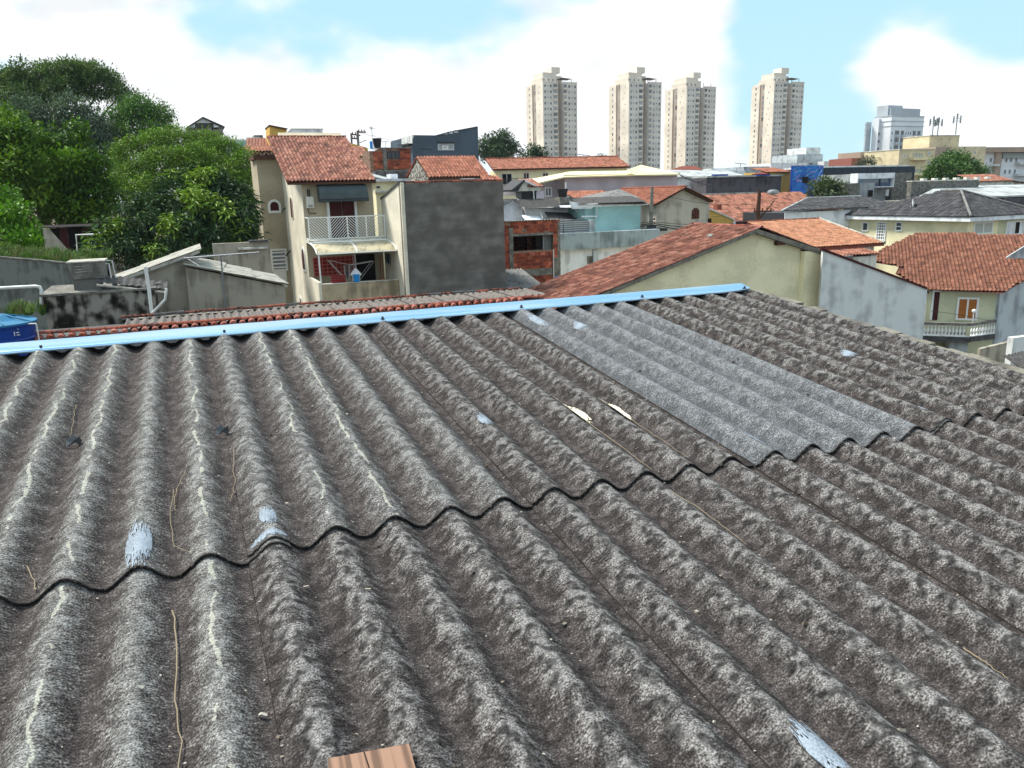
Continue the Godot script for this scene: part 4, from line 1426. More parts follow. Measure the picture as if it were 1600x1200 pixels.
	var bucket := put("blue_bucket", s, M.bright_blue)
	bucket.position = v(-6.98, 10.27, -36.09)
	fixed(bucket, "bright blue bucket on the terrace parapet below the white cloth", "bucket")
	t = thing("crate", "dark red plastic crate on the left of the terrace parapet", "crate", v(-8.01, 10.30, -35.67), 22)
	bx("base", M.red_pane, t, 0, 0, -0.3, 0.62, 0.03, 0.02)
	for k in 3:
		bx("slat", M.red_pane, t, 0, 0.06 + 0.09 * k, -0.003, 0.62, 0.11 + 0.09 * k, 0.02)
		bx("slat", M.red_pane, t, 0, 0.06 + 0.09 * k, -0.3, 0.62, 0.11 + 0.09 * k, -0.28)
	for k in 4:
		bx("post", M.red_pane, t, 0.6 * (k % 2), 0.03, -0.279 if k > 1 else -0.025, 0.02 + 0.6 * (k % 2), 0.33, -0.26 if k > 1 else -0.004)
	# brooms and things hung on the terrace's right wall
	for k in 2:
		s = Sh.new()
		var bp: Vector3 = [v(-6.35, 9.95, -39.04), v(-6.20, 9.97, -38.83)][k]
		s.tube([v(0, 0, 0), v(0.02, 1.25, -0.06)], 0.02, 5)
		s.box(v(-0.12, 0, -0.04), v(0.12, 0.14, 0.04))
		var br := put("broom", s, M.wood if k else M.red_frame)
		br.position = bp
		fixed(br, ["reddish broom standing at the back of the terrace, beside the doorway", "brown wooden broom standing nearest the hanging dark cloths"][k], "broom")
	t = thing("hanging_cloths", "dark cloths hanging in a row at the terrace's right wall", "cloth", v(-5.95, 11.35, -38.18), 22)
	for k in 5:
		s = Sh.new()
		s.prism(PackedVector2Array([Vector2(0.0, 0.0), Vector2(0.10, 0.0), Vector2(0.12, -0.35), Vector2(0.07, -0.5 - 0.04 * (k % 3)), Vector2(0.01, -0.33)]), 0.0, 0.03)
		var c := put("cloth", s, M.dark_metal if k % 2 else M.leafscrap, t)
		c.position = v(0.07 * k, 0, 0.1 * k)
	bx("hook_bar", M.steel, t, -0.02, 0.0, 0.0, 0.45, 0.03, 0.03)


# ---------------------------------------------------------------- house of grey blocks

func block_house() -> void:
	var t := thing("grey_block_house", "house with a tall windowless grey block wall and a cream left side", "house", v(-4.71, 12.90, -35.66), 22)
	bx("front_wall", M.block, t, 0.02, -11.90, -0.25, 4.91, 1.68, 0.0)
	var s := Sh.new()
	s.xf = face("l", 0.02)
	s.prism(PackedVector2Array([Vector2(0.11, 1.72), Vector2(-3.76, 1.02), Vector2(-4.02, -11.90), Vector2(-0.003, -11.90)]), -0.15, 0.0)
	put("side_wall", s, M.cream, t)
	s = Sh.new()
	s.slab(v(-0.03, 1.78, 0.0), v(0.3, 1.78, 0.0), v(0.3, 1.08, -3.76), v(-0.03, 1.08, -3.76), 0.08)
	put("side_cap", s, M.fibre_dark, t)
	ridge_row(t, v(-0.02, 1.69, -0.12), v(4.91, 1.69, -0.12), 0.36, 0.11, [M.clay_c, M.clay_b, M.clay_c], "cap_tile", 21)
	put("roof_sheet", Sh.new().slab(v(0.3, 1.43, -0.26), v(4.91, 1.43, -0.26), v(4.91, 0.73133, -4.0), v(0.3, 0.73133, -4.0), 0.05), M.fibre_dark, t)
	bx("back_wall", M.block_dark, t, 0.2, -11.90, -4.2, 4.91, 0.71133, -4.02)
	# broken tiles at its foot
	s = Sh.new()
	for k in 9:
		s.xf = Transform3D(Basis(v(0.3, 1, 0.2).normalized(), k * 1.7).scaled(v(1, 1, 1)), v(-0.75 + 0.1 * k, 0.03 + 0.03 * (k % 3), 0.0))
		s.box(v(-0.12, -0.012, -0.06), v(0.12, 0.012, 0.06))
	var pile := put("broken_tiles", s, M.clay_c)
	pile.position = v(-5.04, 9.52, -35.42)
	fixed(pile, "small heap of broken clay tiles at the foot of the grey block wall's left corner", "tiles")


# ---------------------------------------------------------------- behind, on the left

func behind_left() -> void:
	var t: Node3D
	var s: Sh
	# house with weathered white gable and bright red roof
	t = thing("gabled_tile_house", "house with bright red tiled roof and black-streaked white gable, behind the grey block wall", "house", v(-4.70, 14.97, -50.00), 22)
	tile_slope("roof_tiles", t, v(-0.16, 1.49, -2.32), v(3.98, 0.00, -0.00), v(-0.00, -1.34, 2.62), 0.21, 0.36, M.tile_orange, 9, PackedVector2Array(), 0.06, 0.25)
	put("roof_boards", Sh.new().slab(v(-0.16, 0.11, 0.30), v(3.82, 0.11, 0.30), v(3.82, 1.45, -2.32), v(-0.16, 1.45, -2.32), 0.08), M.wood_beam, t)
	bx("wall", M.tan, t, -0.062791, -14.97, -2.32, 3.62, 0.016899, 0.0)
	s = Sh.new()
	s.xf = face("l", -0.062791)
	s.prism(PackedVector2Array([Vector2(0.0, -6.0), Vector2(0.0, 0.046899), Vector2(-2.32, 1.39), Vector2(-5.32, 0.085461), Vector2(-5.32, -6.0)]), -0.1, 0.02)
	put("gable_wall", s, M.weathered, t)
	put("back_slope", Sh.new().slab(v(-0.16, 1.49, -2.34), v(3.82, 1.49, -2.34), v(3.82, 0.19, -5.52), v(-0.16, 0.19, -5.52), 0.08), M.clay_b, t)
	tile_slope("lower_tiles", t, v(3.12, 0.18, 0.30), v(1.23, -0.02, -0.00), v(0.00, -0.39, 0.90), 0.21, 0.36, M.tile_orange, 10, PackedVector2Array(), 0.05, 0.3)
	bx("white_gable", M.white, t, 3.84, -3.0, -2.6, 4.58, 0.70803, -2.4)
	# brick roof room with tank
	t = thing("brick_roof_room", "bare red brick roof room with a shuttered opening, left of the grey modern house", "building", v(-9.43, 15.81, -58.00), 22)
	bx("wall", M.brick_mortar, t, 0.85, 0.17, -3.02, 2.78, 1.62, -0.02)
	bx("left_wall", M.brick_mortar, t, -0.20, 0.01, -2.52, 0.86, 1.41, -0.12)
	brick_skin(t, v(0.84913, 0.16599, -0.02), 1.92, 1.45, [0.1797, 0.65939, 1.11, 1.27], 31)
	brick_skin(t, v(0.050916, 0.0047154, -0.12), 0.73739, 1.40, [], 33)
	bx("pillar", M.concrete, t, 0.72913, -0.54281, -0.3, 0.98817, 1.62, 0.06)
	bx("floor_slab", M.concrete, t, 0.10135, -0.3209, -3.0, 2.68, 0.1218, -0.03)
	win(t, face("f", -0.01), [1.03, 0.87, 1.96, 1.39], M.dark_metal, M.pane, 3, 4, 0.05, "window")
	put("roof_slab", Sh.new().slab(v(0.75949, 1.64, 0.1), v(2.82, 1.61, 0.1), v(2.82, 1.70, -3.0), v(0.75949, 1.75, -3.0), 0.06), M.concrete, t)
	t = thing("roof_tank", "black flared water tank on the brick roof room", "water tank", v(-9.17, 17.46, -58.75), 22)
	s = Sh.new()
	s.lathe([Vector2(0.23926, 0.0), Vector2(0.31403, 0.58674), Vector2(0.323, 0.65193), Vector2(0.0, 0.66497)], Vector3.ZERO, 18)
	put("body", s, M.tank_black, t)
	s = Sh.new()
	s.lathe([Vector2(0.0, 0.0), Vector2(0.12591, 0.02), Vector2(0.12591, 0.51527), Vector2(0.062953, 0.54239), Vector2(0.0, 0.54239)], Vector3.ZERO, 16)
	var barrel := put("blue_barrel", s, M.bright_blue)
	barrel.position = v(-9.51, 17.36, -58.29)
	fixed(barrel, "bright blue barrel beside the black tank on the brick roof room", "barrel")
	s = Sh.new()
	s.tube([v(0, -0.6, 0), v(0, 1.07, 0)], 0.025, 5)
	s.tube([v(-0.15, 0.90221, 0), v(0.3, 0.90221, 0.2)], 0.03, 4)
	s.lathe([Vector2(0.0, 0.05), Vector2(0.12, 0.0), Vector2(0.14, 0.03)], v(-0.05, 0.98772, 0), 10)
	s.tube([v(0, 0.47373, 0), v(0.22, 0.47373, 0)], 0.02, 4)
	var ant := put("mast_antenna", s, M.pvc)
	ant.position = v(-9.35, 17.80, -57.80)
	fixed(ant, "thin white antenna mast above the blue barrel", "antenna")
	s = Sh.new()
	s.tube([v(0, -0.6, 0), v(0, 0.64482, 0)], 0.02, 4)
	s.tube([v(-0.26, 0.62338, 0), v(0.24, 0.62338, 0)], 0.02, 4)
	var ant2 := put("roof_antenna", s, M.steel)
	ant2.position = v(-8.40, 17.16, -57.50)
	fixed(ant2, "small T-shaped antenna on the brick roof room", "antenna")
	# pale yellow house below it
	t = thing("pale_yellow_house", "small pale yellow house with white roof edge, left of the grey block wall", "house", v(-8.42, 14.91, -52.00), 22)
	bx("wall", M.yellow, t, 0.01, -15.91, -4.00, 3.15, 0.08, 0.00)
	bx("roof_edge", M.white, t, -0.3, 0.079417, -4.2, 2.29, 0.23809, 0.25)
	bx("roof_block", M.white, t, 1.24, 0.20, -2.00, 1.76, 0.57, -1.00)
	bx("roof_room", M.dark_concrete, t, 0.51, 0.20, -3.60, 2.87, 0.78, -2.00)
	win(t, face("f", 0.00), [0.02, -0.36, 0.32, -0.17], M.dirty_white, M.dark, 1, 1, 0.04, "window")
	put("lean_sheet", Sh.new().slab(v(-1.2, 0.95539, -2.5), v(1.0, 0.14788, 0.0), v(1.2, 0.30713, -0.8), v(-1.2, 1.11, -3.0), 0.05), M.sheet_roof, t)
	bx("ledge", M.dirty_white, t, -0.08, -0.60, -0.20, 1.00, -0.48, 0.20)
	# grey modern house
	t = thing("grey_modern_house", "dark grey modern house with a slanting roofline, above the red tiled roof", "house", v(-8.98, 19.82, -80.00), 22)
	s = Sh.new()
	s.prism(PackedVector2Array([Vector2(-0.22, -3.85), Vector2(0.00, 0.00), Vector2(2.73, -0.03), Vector2(3.61, 0.31), Vector2(5.09, 0.53), Vector2(6.76, 0.81), Vector2(6.74, -2.09), Vector2(6.74, -3.97)]), -9.0, 0.0)
	put("wall", s, M.metal_grey, t)
	s = Sh.new()
	s.prism(PackedVector2Array([Vector2(2.44, -0.00), Vector2(4.24, 0.42), Vector2(6.72, 0.85), Vector2(6.72, 0.78), Vector2(4.24, 0.35), Vector2(2.57, -0.06)]), -9.2, 0.1)
	put("roof_edge", s, M.dark_metal, t)
	win(t, face("l", 0.00), [-4.28, -1.57, -0.33, -0.99], M.white_paint, M.pane_blue, 3, 1, 0.1, "side_window")
	s = Sh.new()
	s.xf = face("l", -0.02)
	s.prism(PackedVector2Array([Vector2(0.05, -0.00), Vector2(-4.09, 0.02), Vector2(-4.24, -0.62), Vector2(-0.11, -0.77)]), -0.1, 0.05)
	put("side_panel", s, M.white_grey, t)
	s = Sh.new()
	s.xf = face("l", -0.02)
	s.prism(PackedVector2Array([Vector2(-0.11, -0.77), Vector2(-4.24, -0.62), Vector2(-4.27, -0.75), Vector2(-0.15, -0.95)]), -0.1, 0.5)
	put("side_ledge", s, M.dark_metal, t)
	bx("recess_panel", M.metal_grey, t, 2.43, -0.65976, 0.0, 3.85, -0.11481, 0.06)
	bx("window_ledge", M.dark_metal, t, 2.43, -0.78074, 0.0, 4.16, -0.69272, 0.25)
	win(t, face("f", 0.00), [2.46, -1.45, 4.15, -0.81], M.grey_wall, M.pane_pale, 3, 1, 0.12, "window")
	win(t, face("f", 0.03), [2.92, -1.36, 3.50, -1.00], M.white_paint, M.curtain, 1, 1, 0.08, "blind")
	for k in 3:
		bx("roof_window", M.white, t, 3.13 + 0.55 * k, 0.065702 + 0.08 * k, 0.0, 3.13 + 0.4 + 0.55 * k, 0.24684 + 0.12 * k, 0.03)
	s = Sh.new()
	s.tube([v(-0.34104, -1.43, 3.0), v(1.01, -1.53, 3.0)], 0.05, 5)
	put("wall_pipe", s, M.dark_metal, t)
	# ochre parapet and white block over the tan house's ridge
	t = thing("ochre_block", "ochre yellow wall with slanting dark cap, above the tan house ridge", "building", v(-17.77, 18.66, -62.00), 22)
	s = Sh.new()
	s.prism(PackedVector2Array([Vector2(-0.09, -1.20), Vector2(0.10, 0.85), Vector2(1.32, 0.60), Vector2(1.15, -1.21)]), -3.0, 0.0)
	put("wall", s, M.ochre, t)
	s = Sh.new()
	s.prism(PackedVector2Array([Vector2(0.05, 0.87), Vector2(1.40, 0.61), Vector2(1.30, 0.50), Vector2(0.06, 0.77)]), -3.2, 0.12)
	put("cap", s, M.wood_beam, t)
	t = thing("white_block", "white flat-topped building above the middle of the tan house ridge", "building", v(-18.59, 19.22, -70.00), 22)
	s = Sh.new()
	s.prism(PackedVector2Array([Vector2(-0.18, -1.36), Vector2(0.09, 0.42), Vector2(0.43, 0.65), Vector2(3.07, 0.66), Vector2(2.90, -1.38)]), -6.0, 0.0)
	put("wall", s, M.white, t)
	put("top_edge", Sh.new().box(v(0.37974, 0.62545, -6.0), v(3.13, 0.69304, 0.05)), M.dirty_white, t)
	t = thing("dark_tiled_house", "house with a dull brown tiled slope falling right, beside the white block", "house", v(-14.63, 18.55, -66.00), 22)
	s = Sh.new()
	s.prism(PackedVector2Array([Vector2(-0.13, -0.99), Vector2(-0.00, 0.59), Vector2(2.35, -0.30), Vector2(2.26, -1.51), Vector2(-0.17, -1.48)]), -5.0, 0.0)
	put("wall", s, M.beige, t)
	s = Sh.new()
	s.prism(PackedVector2Array([Vector2(-0.07, 0.65), Vector2(2.42, -0.31), Vector2(2.31, -0.41), Vector2(1.50, -0.14), Vector2(1.48, -0.46), Vector2(-0.16, -0.45)]), -5.2, 0.15)
	put("roof", s, M.clay_c, t)
	t = thing("peach_house", "peach-walled house with pinkish roof and ochre upper wall, right of the tan house roof", "house", v(-12.58, 16.54, -64.00), 22)
	bx("wall", M.beige, t, 0.06, -17.54, -5.00, 1.93, 0.72, 0.00)
	tile_slope("roof_tiles", t, v(-0.50, 1.52, -2.00), v(2.36, 0.00, -0.00), v(0.00, -0.86, 2.30), 0.22, 0.4, M.tile_patchy, 15, PackedVector2Array(), 0.04, 0.3)
	s = Sh.new()
	s.prism(PackedVector2Array([Vector2(1.02, 1.38), Vector2(1.05, 1.77), Vector2(2.28, 1.42), Vector2(2.39, 0.77), Vector2(0.98, 0.78)]), -4.0, -2.1)
	put("upper_wall", s, M.ochre, t)
	# orange roofs left of the tan house
	t = thing("left_tiled_house", "house with two faded orange tiled slopes, between the feathery tree and the tan house", "house", v(-19.03, 17.48, -60.00), 22)
	tile_slope("roof_tiles", t, v(-0.01, 0.50, -1.50), v(1.99, 0.00, -0.00), v(0.00, -0.44, 1.70), 0.22, 0.4, M.tile_orange, 16, PackedVector2Array(), 0.05, 0.3)
	tile_slope("upper_tiles", t, v(0.57, 1.34, -5.00), v(2.04, 0.00, -0.00), v(-0.40, -0.82, 3.40), 0.22, 0.4, M.tile_patchy, 17, PackedVector2Array(), 0.05, 0.3)
	bx("wall", M.weathered, t, 0.00, -18.48, -5.00, 1.99, 0.00, 0.00)
	bx("upper_wall", M.tan, t, 0.36, 0.00, -5.20, 2.22, 0.51, -1.70)
	t = thing("distant_white_block", "low white building and flat grey roofs far behind the feathery tree", "building", v(-32.34, 20.99, -95.00), 22)
	bx("wall", M.white_grey, t, 0.00, -21.99, -6.00, 2.54, 0.00, 0.00)
	bx("upper_block", M.white, t, 2.44, -21.99, -7.00, 3.97, 0.39, -2.00)
	bx("stair_block", M.concrete, t, 3.59, -21.99, -8.00, 4.60, 0.80, -4.00)
	bx("band", M.mint, t, 1.10, -0.72, -0.25, 2.38, -0.22, 0.05)
	# gabled tower among the trees
	t = thing("gabled_tower", "weathered grey gabled roof house rising above the feathery tree", "house", v(-36.68, 22.37, -95.00), 22)
	s = Sh.new()
	s.prism(PackedVector2Array([Vector2(-0.29, -2.83), Vector2(0.05, 0.11), Vector2(1.93, 1.17), Vector2(3.99, 0.20), Vector2(3.84, -2.86)]), -5.0, 0.0)
	put("wall", s, M.mould, t)
	for k in 2:
		s = Sh.new()
		if k == 0:
			s.prism(PackedVector2Array([Vector2(-0.07, 0.02), Vector2(1.93, 1.24), Vector2(1.91, 1.10), Vector2(-0.08, -0.09)]), -5.2, 0.25)
		else:
			s.prism(PackedVector2Array([Vector2(1.93, 1.24), Vector2(4.19, 0.18), Vector2(4.18, 0.05), Vector2(1.91, 1.10)]), -5.2, 0.25)
		put("roof_slope", s, M.fibre_dark, t)
	s = Sh.new()
	s.prism(PackedVector2Array([Vector2(1.10, 0.57), Vector2(1.91, 1.08), Vector2(2.83, 0.58)]), 0.0, 0.03)
	put("gable_panel", s, M.white_grey, t)
	s = Sh.new()
	s.prism(PackedVector2Array([Vector2(0.35, 0.07), Vector2(0.98, 0.46), Vector2(0.94, 0.07)]), 0.0, 0.03)
	put("gable_panel", s, M.white, t)
	s = Sh.new()
	s.prism(PackedVector2Array([Vector2(2.99, 0.08), Vector2(3.03, 0.47), Vector2(3.70, 0.12)]), 0.0, 0.03)
	put("gable_panel", s, M.white, t)
	bx("shutter_panel", M.fibre_dark, t, 1.01, 0.040095, 0.0, 2.97, 0.51153, 0.05)
	# utility pole with crossarms
	t = thing("utility_pole", "twin utility poles with crossarms against the sky, above the dull brown roof", "utility pole", v(-13.56, 18.24, -75.00))
	s = Sh.new()
	s.tube([v(0, -8, 0), v(0.13, 1.73, 0.00)], 0.11, 6)
	s.tube([v(-0.56, 0.30, 0.00) - v(0, 6, 0), v(-0.47, 1.52, -0.00)], 0.09, 6)
	put("pole", s, M.concrete, t)
	for a in [[v(0.09, 1.62, 0.00), v(0.90, 1.57, 0.00)], [v(-0.51, 1.44, 0.00), v(0.36, 1.31, 0.00)], [v(-0.53, 1.08, 0.00), v(0.16, 1.01, -0.00)]]:
		s = Sh.new()
		s.tube([a[0], a[1]], 0.06, 4)
		for k in 3:
			s.tube([a[0].lerp(a[1], 0.2 + 0.3 * k), a[0].lerp(a[1], 0.2 + 0.3 * k) + v(0, 0.22, 0)], 0.05, 5)
		put("crossarm", s, M.wood_beam, t)
	s = Sh.new()
	s.tube([v(0.25, 0.67, -0.00), v(0.68, 0.85, 0.00), v(0.88, 0.85, 0.00)], 0.04, 5)
	put("lamp_arm", s, M.steel, t)


# bricks laid in courses on a wall face at local o, leaving a rectangular gap
func brick_skin(parent: Node, o: Vector3, w: float, h: float, gap: Array, seed_: int) -> void:
	var r := RandomNumberGenerator.new()
	r.seed = seed_
	var s := Sh.new()
	var bl := 0.29
	var bh := 0.165
	var rows := int(h / 0.185)
	for j in rows:
		var y := j * h / rows
		var x := -bl * 0.5 * (j % 2)
		while x < w:
			var x0 := maxf(x, 0.0)
			var x1 := minf(x + bl, w)
			var skip := false
			if gap.size() and y + bh > gap[1] and y < gap[3] and x1 > gap[0] and x0 < gap[2]:
				if x0 < gap[0] - 0.04:
					x1 = gap[0]
				elif x1 > gap[2] + 0.04:
					x0 = gap[2]
				else:
					skip = true
			if not skip and x1 - x0 > 0.04 and r.randf() > 0.012:
				var b := r.randf_range(0.75, 1.15)
				var c: Color = [lin(170, 88, 66), lin(156, 78, 60), lin(182, 104, 80), lin(140, 72, 60)][r.randi() % 4]
				s.col = Color(c.r * b, c.g * b, c.b * b)
				s.box(o + v(x0, y, 0.0), o + v(x1, y + bh, 0.018 + r.randf_range(0.0, 0.012)))
			x += bl + 0.02
	stuff(put("bricks", s, M.tint, parent))



# ---------------------------------------------------------------- middle distance

func middle_houses() -> void:
	var t: Node3D
	var s: Sh
	# long red roof, yellow walls
	t = thing("long_yellow_house", "long pale yellow two-storey house under a long red roof, in front of the leftmost tower", "house", v(-0.69, 14.94, -92.00), 12)
	tile_slope("roof_tiles", t, v(-0.91, 3.11, -4.00), v(16.35, 0.00, 0.00), v(0.00, -1.31, 4.40), 0.3, 0.45, M.tile_orange, 40, PackedVector2Array(), 0.05, 0.35)
	put("roof_boards", Sh.new().slab(v(-0.91, 1.74, 0.40), v(15.45, 1.74, 0.40), v(15.45, 3.06, -4.00), v(-0.91, 3.06, -4.00), 0.1), M.wood_beam, t)
	bx("wall", M.yellow, t, -0.39985, -14.94, -4.2, 15.15, 1.67, 0.0)
	ridge_row(t, v(-0.91, 3.13, -4.00), v(15.45, 3.13, -4.00), 1.2, 0.14, [M.clay_b, M.clay_a], "ridge_tile", 41)
	win(t, face("f", 0.00), [0.15, -0.00, 1.38, 1.34], M.dirty_white, M.dark, 2, 1, 0.08, "balcony_door")
	win(t, face("f", 0.00), [2.67, 0.57, 3.40, 1.37], M.dirty_white, M.wood_dark, 2, 1, 0.08, "window")
	win(t, face("f", 0.00), [4.93, 0.66, 5.66, 1.32], M.dirty_white, M.wood_dark, 2, 1, 0.08, "window")
	win(t, face("f", 0.00), [7.26, 0.76, 7.88, 1.28], M.dirty_white, M.wood_dark, 2, 1, 0.08, "window")
	s = Sh.new()
	for k in 26:
		s.box(v(0.14848 + 0.11 * k, 0.13742, 0.9), v(0.14848 + 0.13 * k if false else 0.14848 + 0.11 * k + 0.03, 0.73549, 0.93))
	s.box(v(0.14848, 0.73549, 0.88), v(3.05, 0.77061, 0.95))
	put("balcony_railing", s, M.dark_metal, t)
	bx("balcony_slab", M.dirty_white, t, 0.048479, 0.031682, 0.0, 3.15, 0.13742, 1.0)
	# lavender house under a cream canopy roof
	t = thing("lavender_house", "lavender-walled house under a wide cream canopy roof with two peaks", "house", v(4.72, 13.78, -66.00), 22)
	bx("wall", M.lavender, t, 0.019289, -13.78, -9.0, 6.62, 1.51, 0.0)
	bx("wall", M.lavender, t, 6.63, -13.78, -9.0, 11.03, 1.47, -0.25)
	bx("wall", M.lavender, t, -1.19, -13.78, -8.0, 0.016289, 1.16, -1.5)
	bx("top_band", M.fibre_grey, t, -0.030711, 1.44, -0.1, 11.09, 1.59, 0.06)
	win(t, face("f", -1.50), [-1.10, -0.11, -0.44, 0.70], M.white_paint, M.pane_blue, 2, 1, 0.12, "window")
	win(t, face("f", -1.50), [0.02, 0.12, 0.54, 0.73], M.white_paint, M.pane_pale, 2, 1, 0.12, "window")
	s = Sh.new()
	s.quad(v(-2.66, 1.03, 0.60), v(-0.32, 1.45, 0.70), v(2.23, 1.96, -3.50), v(-2.76, 1.18, -3.40))
	s.quad(v(-0.32, 1.45, 0.70), v(6.20, 1.50, 0.70), v(8.26, 1.95, -3.50), v(2.23, 1.96, -3.50))
	s.tri(v(6.20, 1.50, 0.70), v(10.88, 1.49, 0.40), v(9.31, 2.44, -3.50))
	s.tri(v(5.39, 1.81, 0.30), v(6.20, 1.50, 0.70), v(9.31, 2.44, -3.50))
	s.tri(v(10.88, 1.49, 0.40), v(11.18, 1.59, -7.60), v(9.31, 2.44, -3.50))
	s.quad(v(-2.66, 0.93, 0.60), v(-0.32, 1.35, 0.70), v(-0.32, 1.45, 0.70), v(-2.66, 1.03, 0.60))
	s.quad(v(-0.32, 1.35, 0.70), v(6.20, 1.40, 0.70), v(6.20, 1.50, 0.70), v(-0.32, 1.45, 0.70))
	s.quad(v(6.20, 1.40, 0.70), v(10.88, 1.39, 0.40), v(10.88, 1.49, 0.40), v(6.20, 1.50, 0.70))
	put("canopy_roof", s, M.canopy, t)
	# small houses in front of it
	t = thing("dark_gabled_house", "small house with dark gable and dull red slope, left of the lavender house", "house", v(1.43, 13.64, -60.00), 22)
	bx("wall", M.lavender, t, -1.75, -14.64, -4.20, 1.57, 0.51, -0.20)
	bx("sill_band", M.canopy, t, -1.85, 0.0038295, -0.15, -0.51191, 0.23262, 0.15)
	tile_slope("roof_tiles", t, v(0.10, 1.42, -1.80), v(1.25, -0.03, 0.00), v(0.00, -0.57, 2.10), 0.24, 0.4, M.tile_patchy, 44, PackedVector2Array(), 0.05, 0.3)
	s = Sh.new()
	s.prism(PackedVector2Array([Vector2(-0.69, 0.43), Vector2(-0.05, 1.34), Vector2(1.24, 0.76), Vector2(1.24, 0.53), Vector2(-0.70, 0.25)]), -2.0, -0.05)
	put("gable_wall", s, M.dirty_white, t)
	s = Sh.new()
	s.prism(PackedVector2Array([Vector2(-1.25, 0.65), Vector2(-0.21, 1.36), Vector2(-0.16, 1.22), Vector2(-1.10, 0.53)]), -2.2, 0.25)
	put("dark_slope", s, M.dark_metal, t)
	s = Sh.new()
	s.prism(PackedVector2Array([Vector2(-0.21, 1.36), Vector2(1.18, 0.76), Vector2(1.02, 0.69), Vector2(-0.16, 1.22)]), -2.2, 0.2)
	put("verge_board", s, M.white, t)
	# pipe post
	# white gabled house with fibre-cement roofs
	t = thing("white_fibre_house", "white house with sagging dark fibre-cement roofs, between the grey block wall and the mint wall", "house", v(-0.32, 12.19, -50.00), 22)
	s = Sh.new()
	s.prism(PackedVector2Array([Vector2(-0.16, -3.58), Vector2(-0.01, 1.13), Vector2(0.69, 1.40), Vector2(1.42, 0.93), Vector2(1.39, -0.05), Vector2(1.30, -3.68)]), -5.0, 0.0)
	put("gable_wall", s, M.white, t)
	wave_slope("corrugated_sheet", M.fibre_dark, t, v(0.73, 1.44, -0.10), v(3.74, 0.06, 0.00), v(0.26, -0.51, 1.30), 0.177, 0.03, 4)
	put("left_slope", Sh.new().slab(v(-0.13, 1.08, 0.20), v(0.61, 1.43, 0.20), v(0.61, 1.43, -4.80), v(-0.13, 1.08, -4.80), 0.06), M.fibre_grey, t)
	bx("wall", M.white_grey, t, 1.45, -3.0, -3.0, 5.15, 0.90556, 0.4)
	bx("wall", M.grey_wall, t, 1.38, -8.0, -3.0, 3.84, -0.01, 0.35)
	wave_slope("corrugated_sheet", M.fibre_dark, t, v(2.64, 0.66, 0.50), v(3.26, -0.21, -0.00), v(-0.35, -0.47, 1.50), 0.177, 0.03, 4)
	wave_slope("corrugated_sheet", M.white, t, v(0.85, 0.53, 1.00), v(1.21, -0.12, 0.00), v(-0.18, -0.25, 0.90), 0.177, 0.02, 4)
	put("eave_strip", Sh.new().tube([v(2.44, 0.13, 2.05), v(5.99, 0.11, 2.05)], 0.05, 5), M.white_grey, t)
	# mint house
	t = thing("mint_house", "pale mint-blue walled house with dark fibre-cement roof and a grey balcony band", "house", v(5.36, 11.61, -49.00), 22)
	bx("wall", M.mint, t, 0.00, -0.04, -4.00, 3.21, 1.48, 0.00)
	bx("side_wall", M.mint, t, -0.52557, 0.68407, -4.0, -3.8721e-05, 1.48, -0.3)
	bx("white_band", M.white, t, -1.48, 1.48, -4.1, 3.72, 1.61, 0.12)
	s = Sh.new()
	s.prism(PackedVector2Array([Vector2(-1.68, 1.85), Vector2(-0.03, 1.57), Vector2(-0.25, 1.39), Vector2(-1.47, 1.41)]), -0.2, 0.06)
	put("white_wall", s, M.white, t)
	wave_slope("corrugated_sheet", M.fibre_dark, t, v(-0.67, 2.04, -2.50), v(4.62, -0.00, -0.00), v(-0.57, -0.34, 2.80), 0.177, 0.03, 4)
	wave_slope("corrugated_sheet", M.fibre_dark, t, v(0.42, 1.91, -1.20), v(3.46, -0.06, -0.00), v(-0.39, -0.28, 1.55), 0.177, 0.03, 4)
	s = Sh.new()
	s.tube([v(0.03, 1.61, 0.15), v(0.03, 0.92, 0.15), v(-1.00, 0.94, 0.15)], 0.05, 5)
	put("drain_pipe", s, M.pvc, t)
	# slatted balcony screen, grey band and white lower walls
	t = thing("white_lower_house", "white-walled house with a long stained grey balcony band and a slatted grey screen", "house", v(2.96, 10.60, -46.00), 22)
	bx("wall", M.white, t, 0.00, -11.60, -4.00, 5.40, 0.26, 0.00)
	bx("band", M.band, t, -0.19, 0.16, -0.15, 6.56, 1.10, 0.35)
	bx("column", M.grey_wall, t, 2.14, -11.60, -0.15, 2.48, 0.08, 0.15)
	bx("screen_post", M.grey_wall, t, 2.07, 0.96152, -0.4, 2.46, 1.80, -0.2)
	for k in 6:
		var y0 := lerpf(1.08, 1.79, k / 6.0)
		bx("slat", M.grey_panel, t, 0.45076, y0, -0.36, 2.11, y0 + 0.087732, -0.3)
		bx("slat", M.grey_panel, t, -0.084117, y0, -0.37, 0.40944, y0 + 0.087732, -0.31)
	bx("screen_back", M.dark_metal, t, -0.012824, 1.08, -0.6, 2.21, 1.81, -0.45)
	win(t, face("f", 0.00), [1.81, -0.75, 2.30, -0.29], M.concrete, M.pane, 2, 1, 0.08, "window")
	win(t, face("f", 0.00), [2.73, -1.01, 3.64, -0.49], M.white, M.white_grey, 1, 1, 0.1, "gate")
	# brick house, unfinished
	t = thing("brick_house", "unfinished bare brick house with concrete posts and a wide dark opening", "house", v(-0.30, 9.49, -43.00), 22)
	bx("wall", M.brick_mortar, t, 0.040659, -2.31, -0.2, 3.45, 1.46, 0.0)
	bx("wall", M.brick_mortar, t, 0.040659, 2.26, -0.2, 3.45, 3.05, 0.0)
	bx("wall", M.brick_mortar, t, 0.040659, 1.46, -0.2, 0.5714, 2.26, 0.0)
	bx("wall", M.brick_mortar, t, 3.01, 1.46, -0.2, 3.45, 2.26, 0.0)
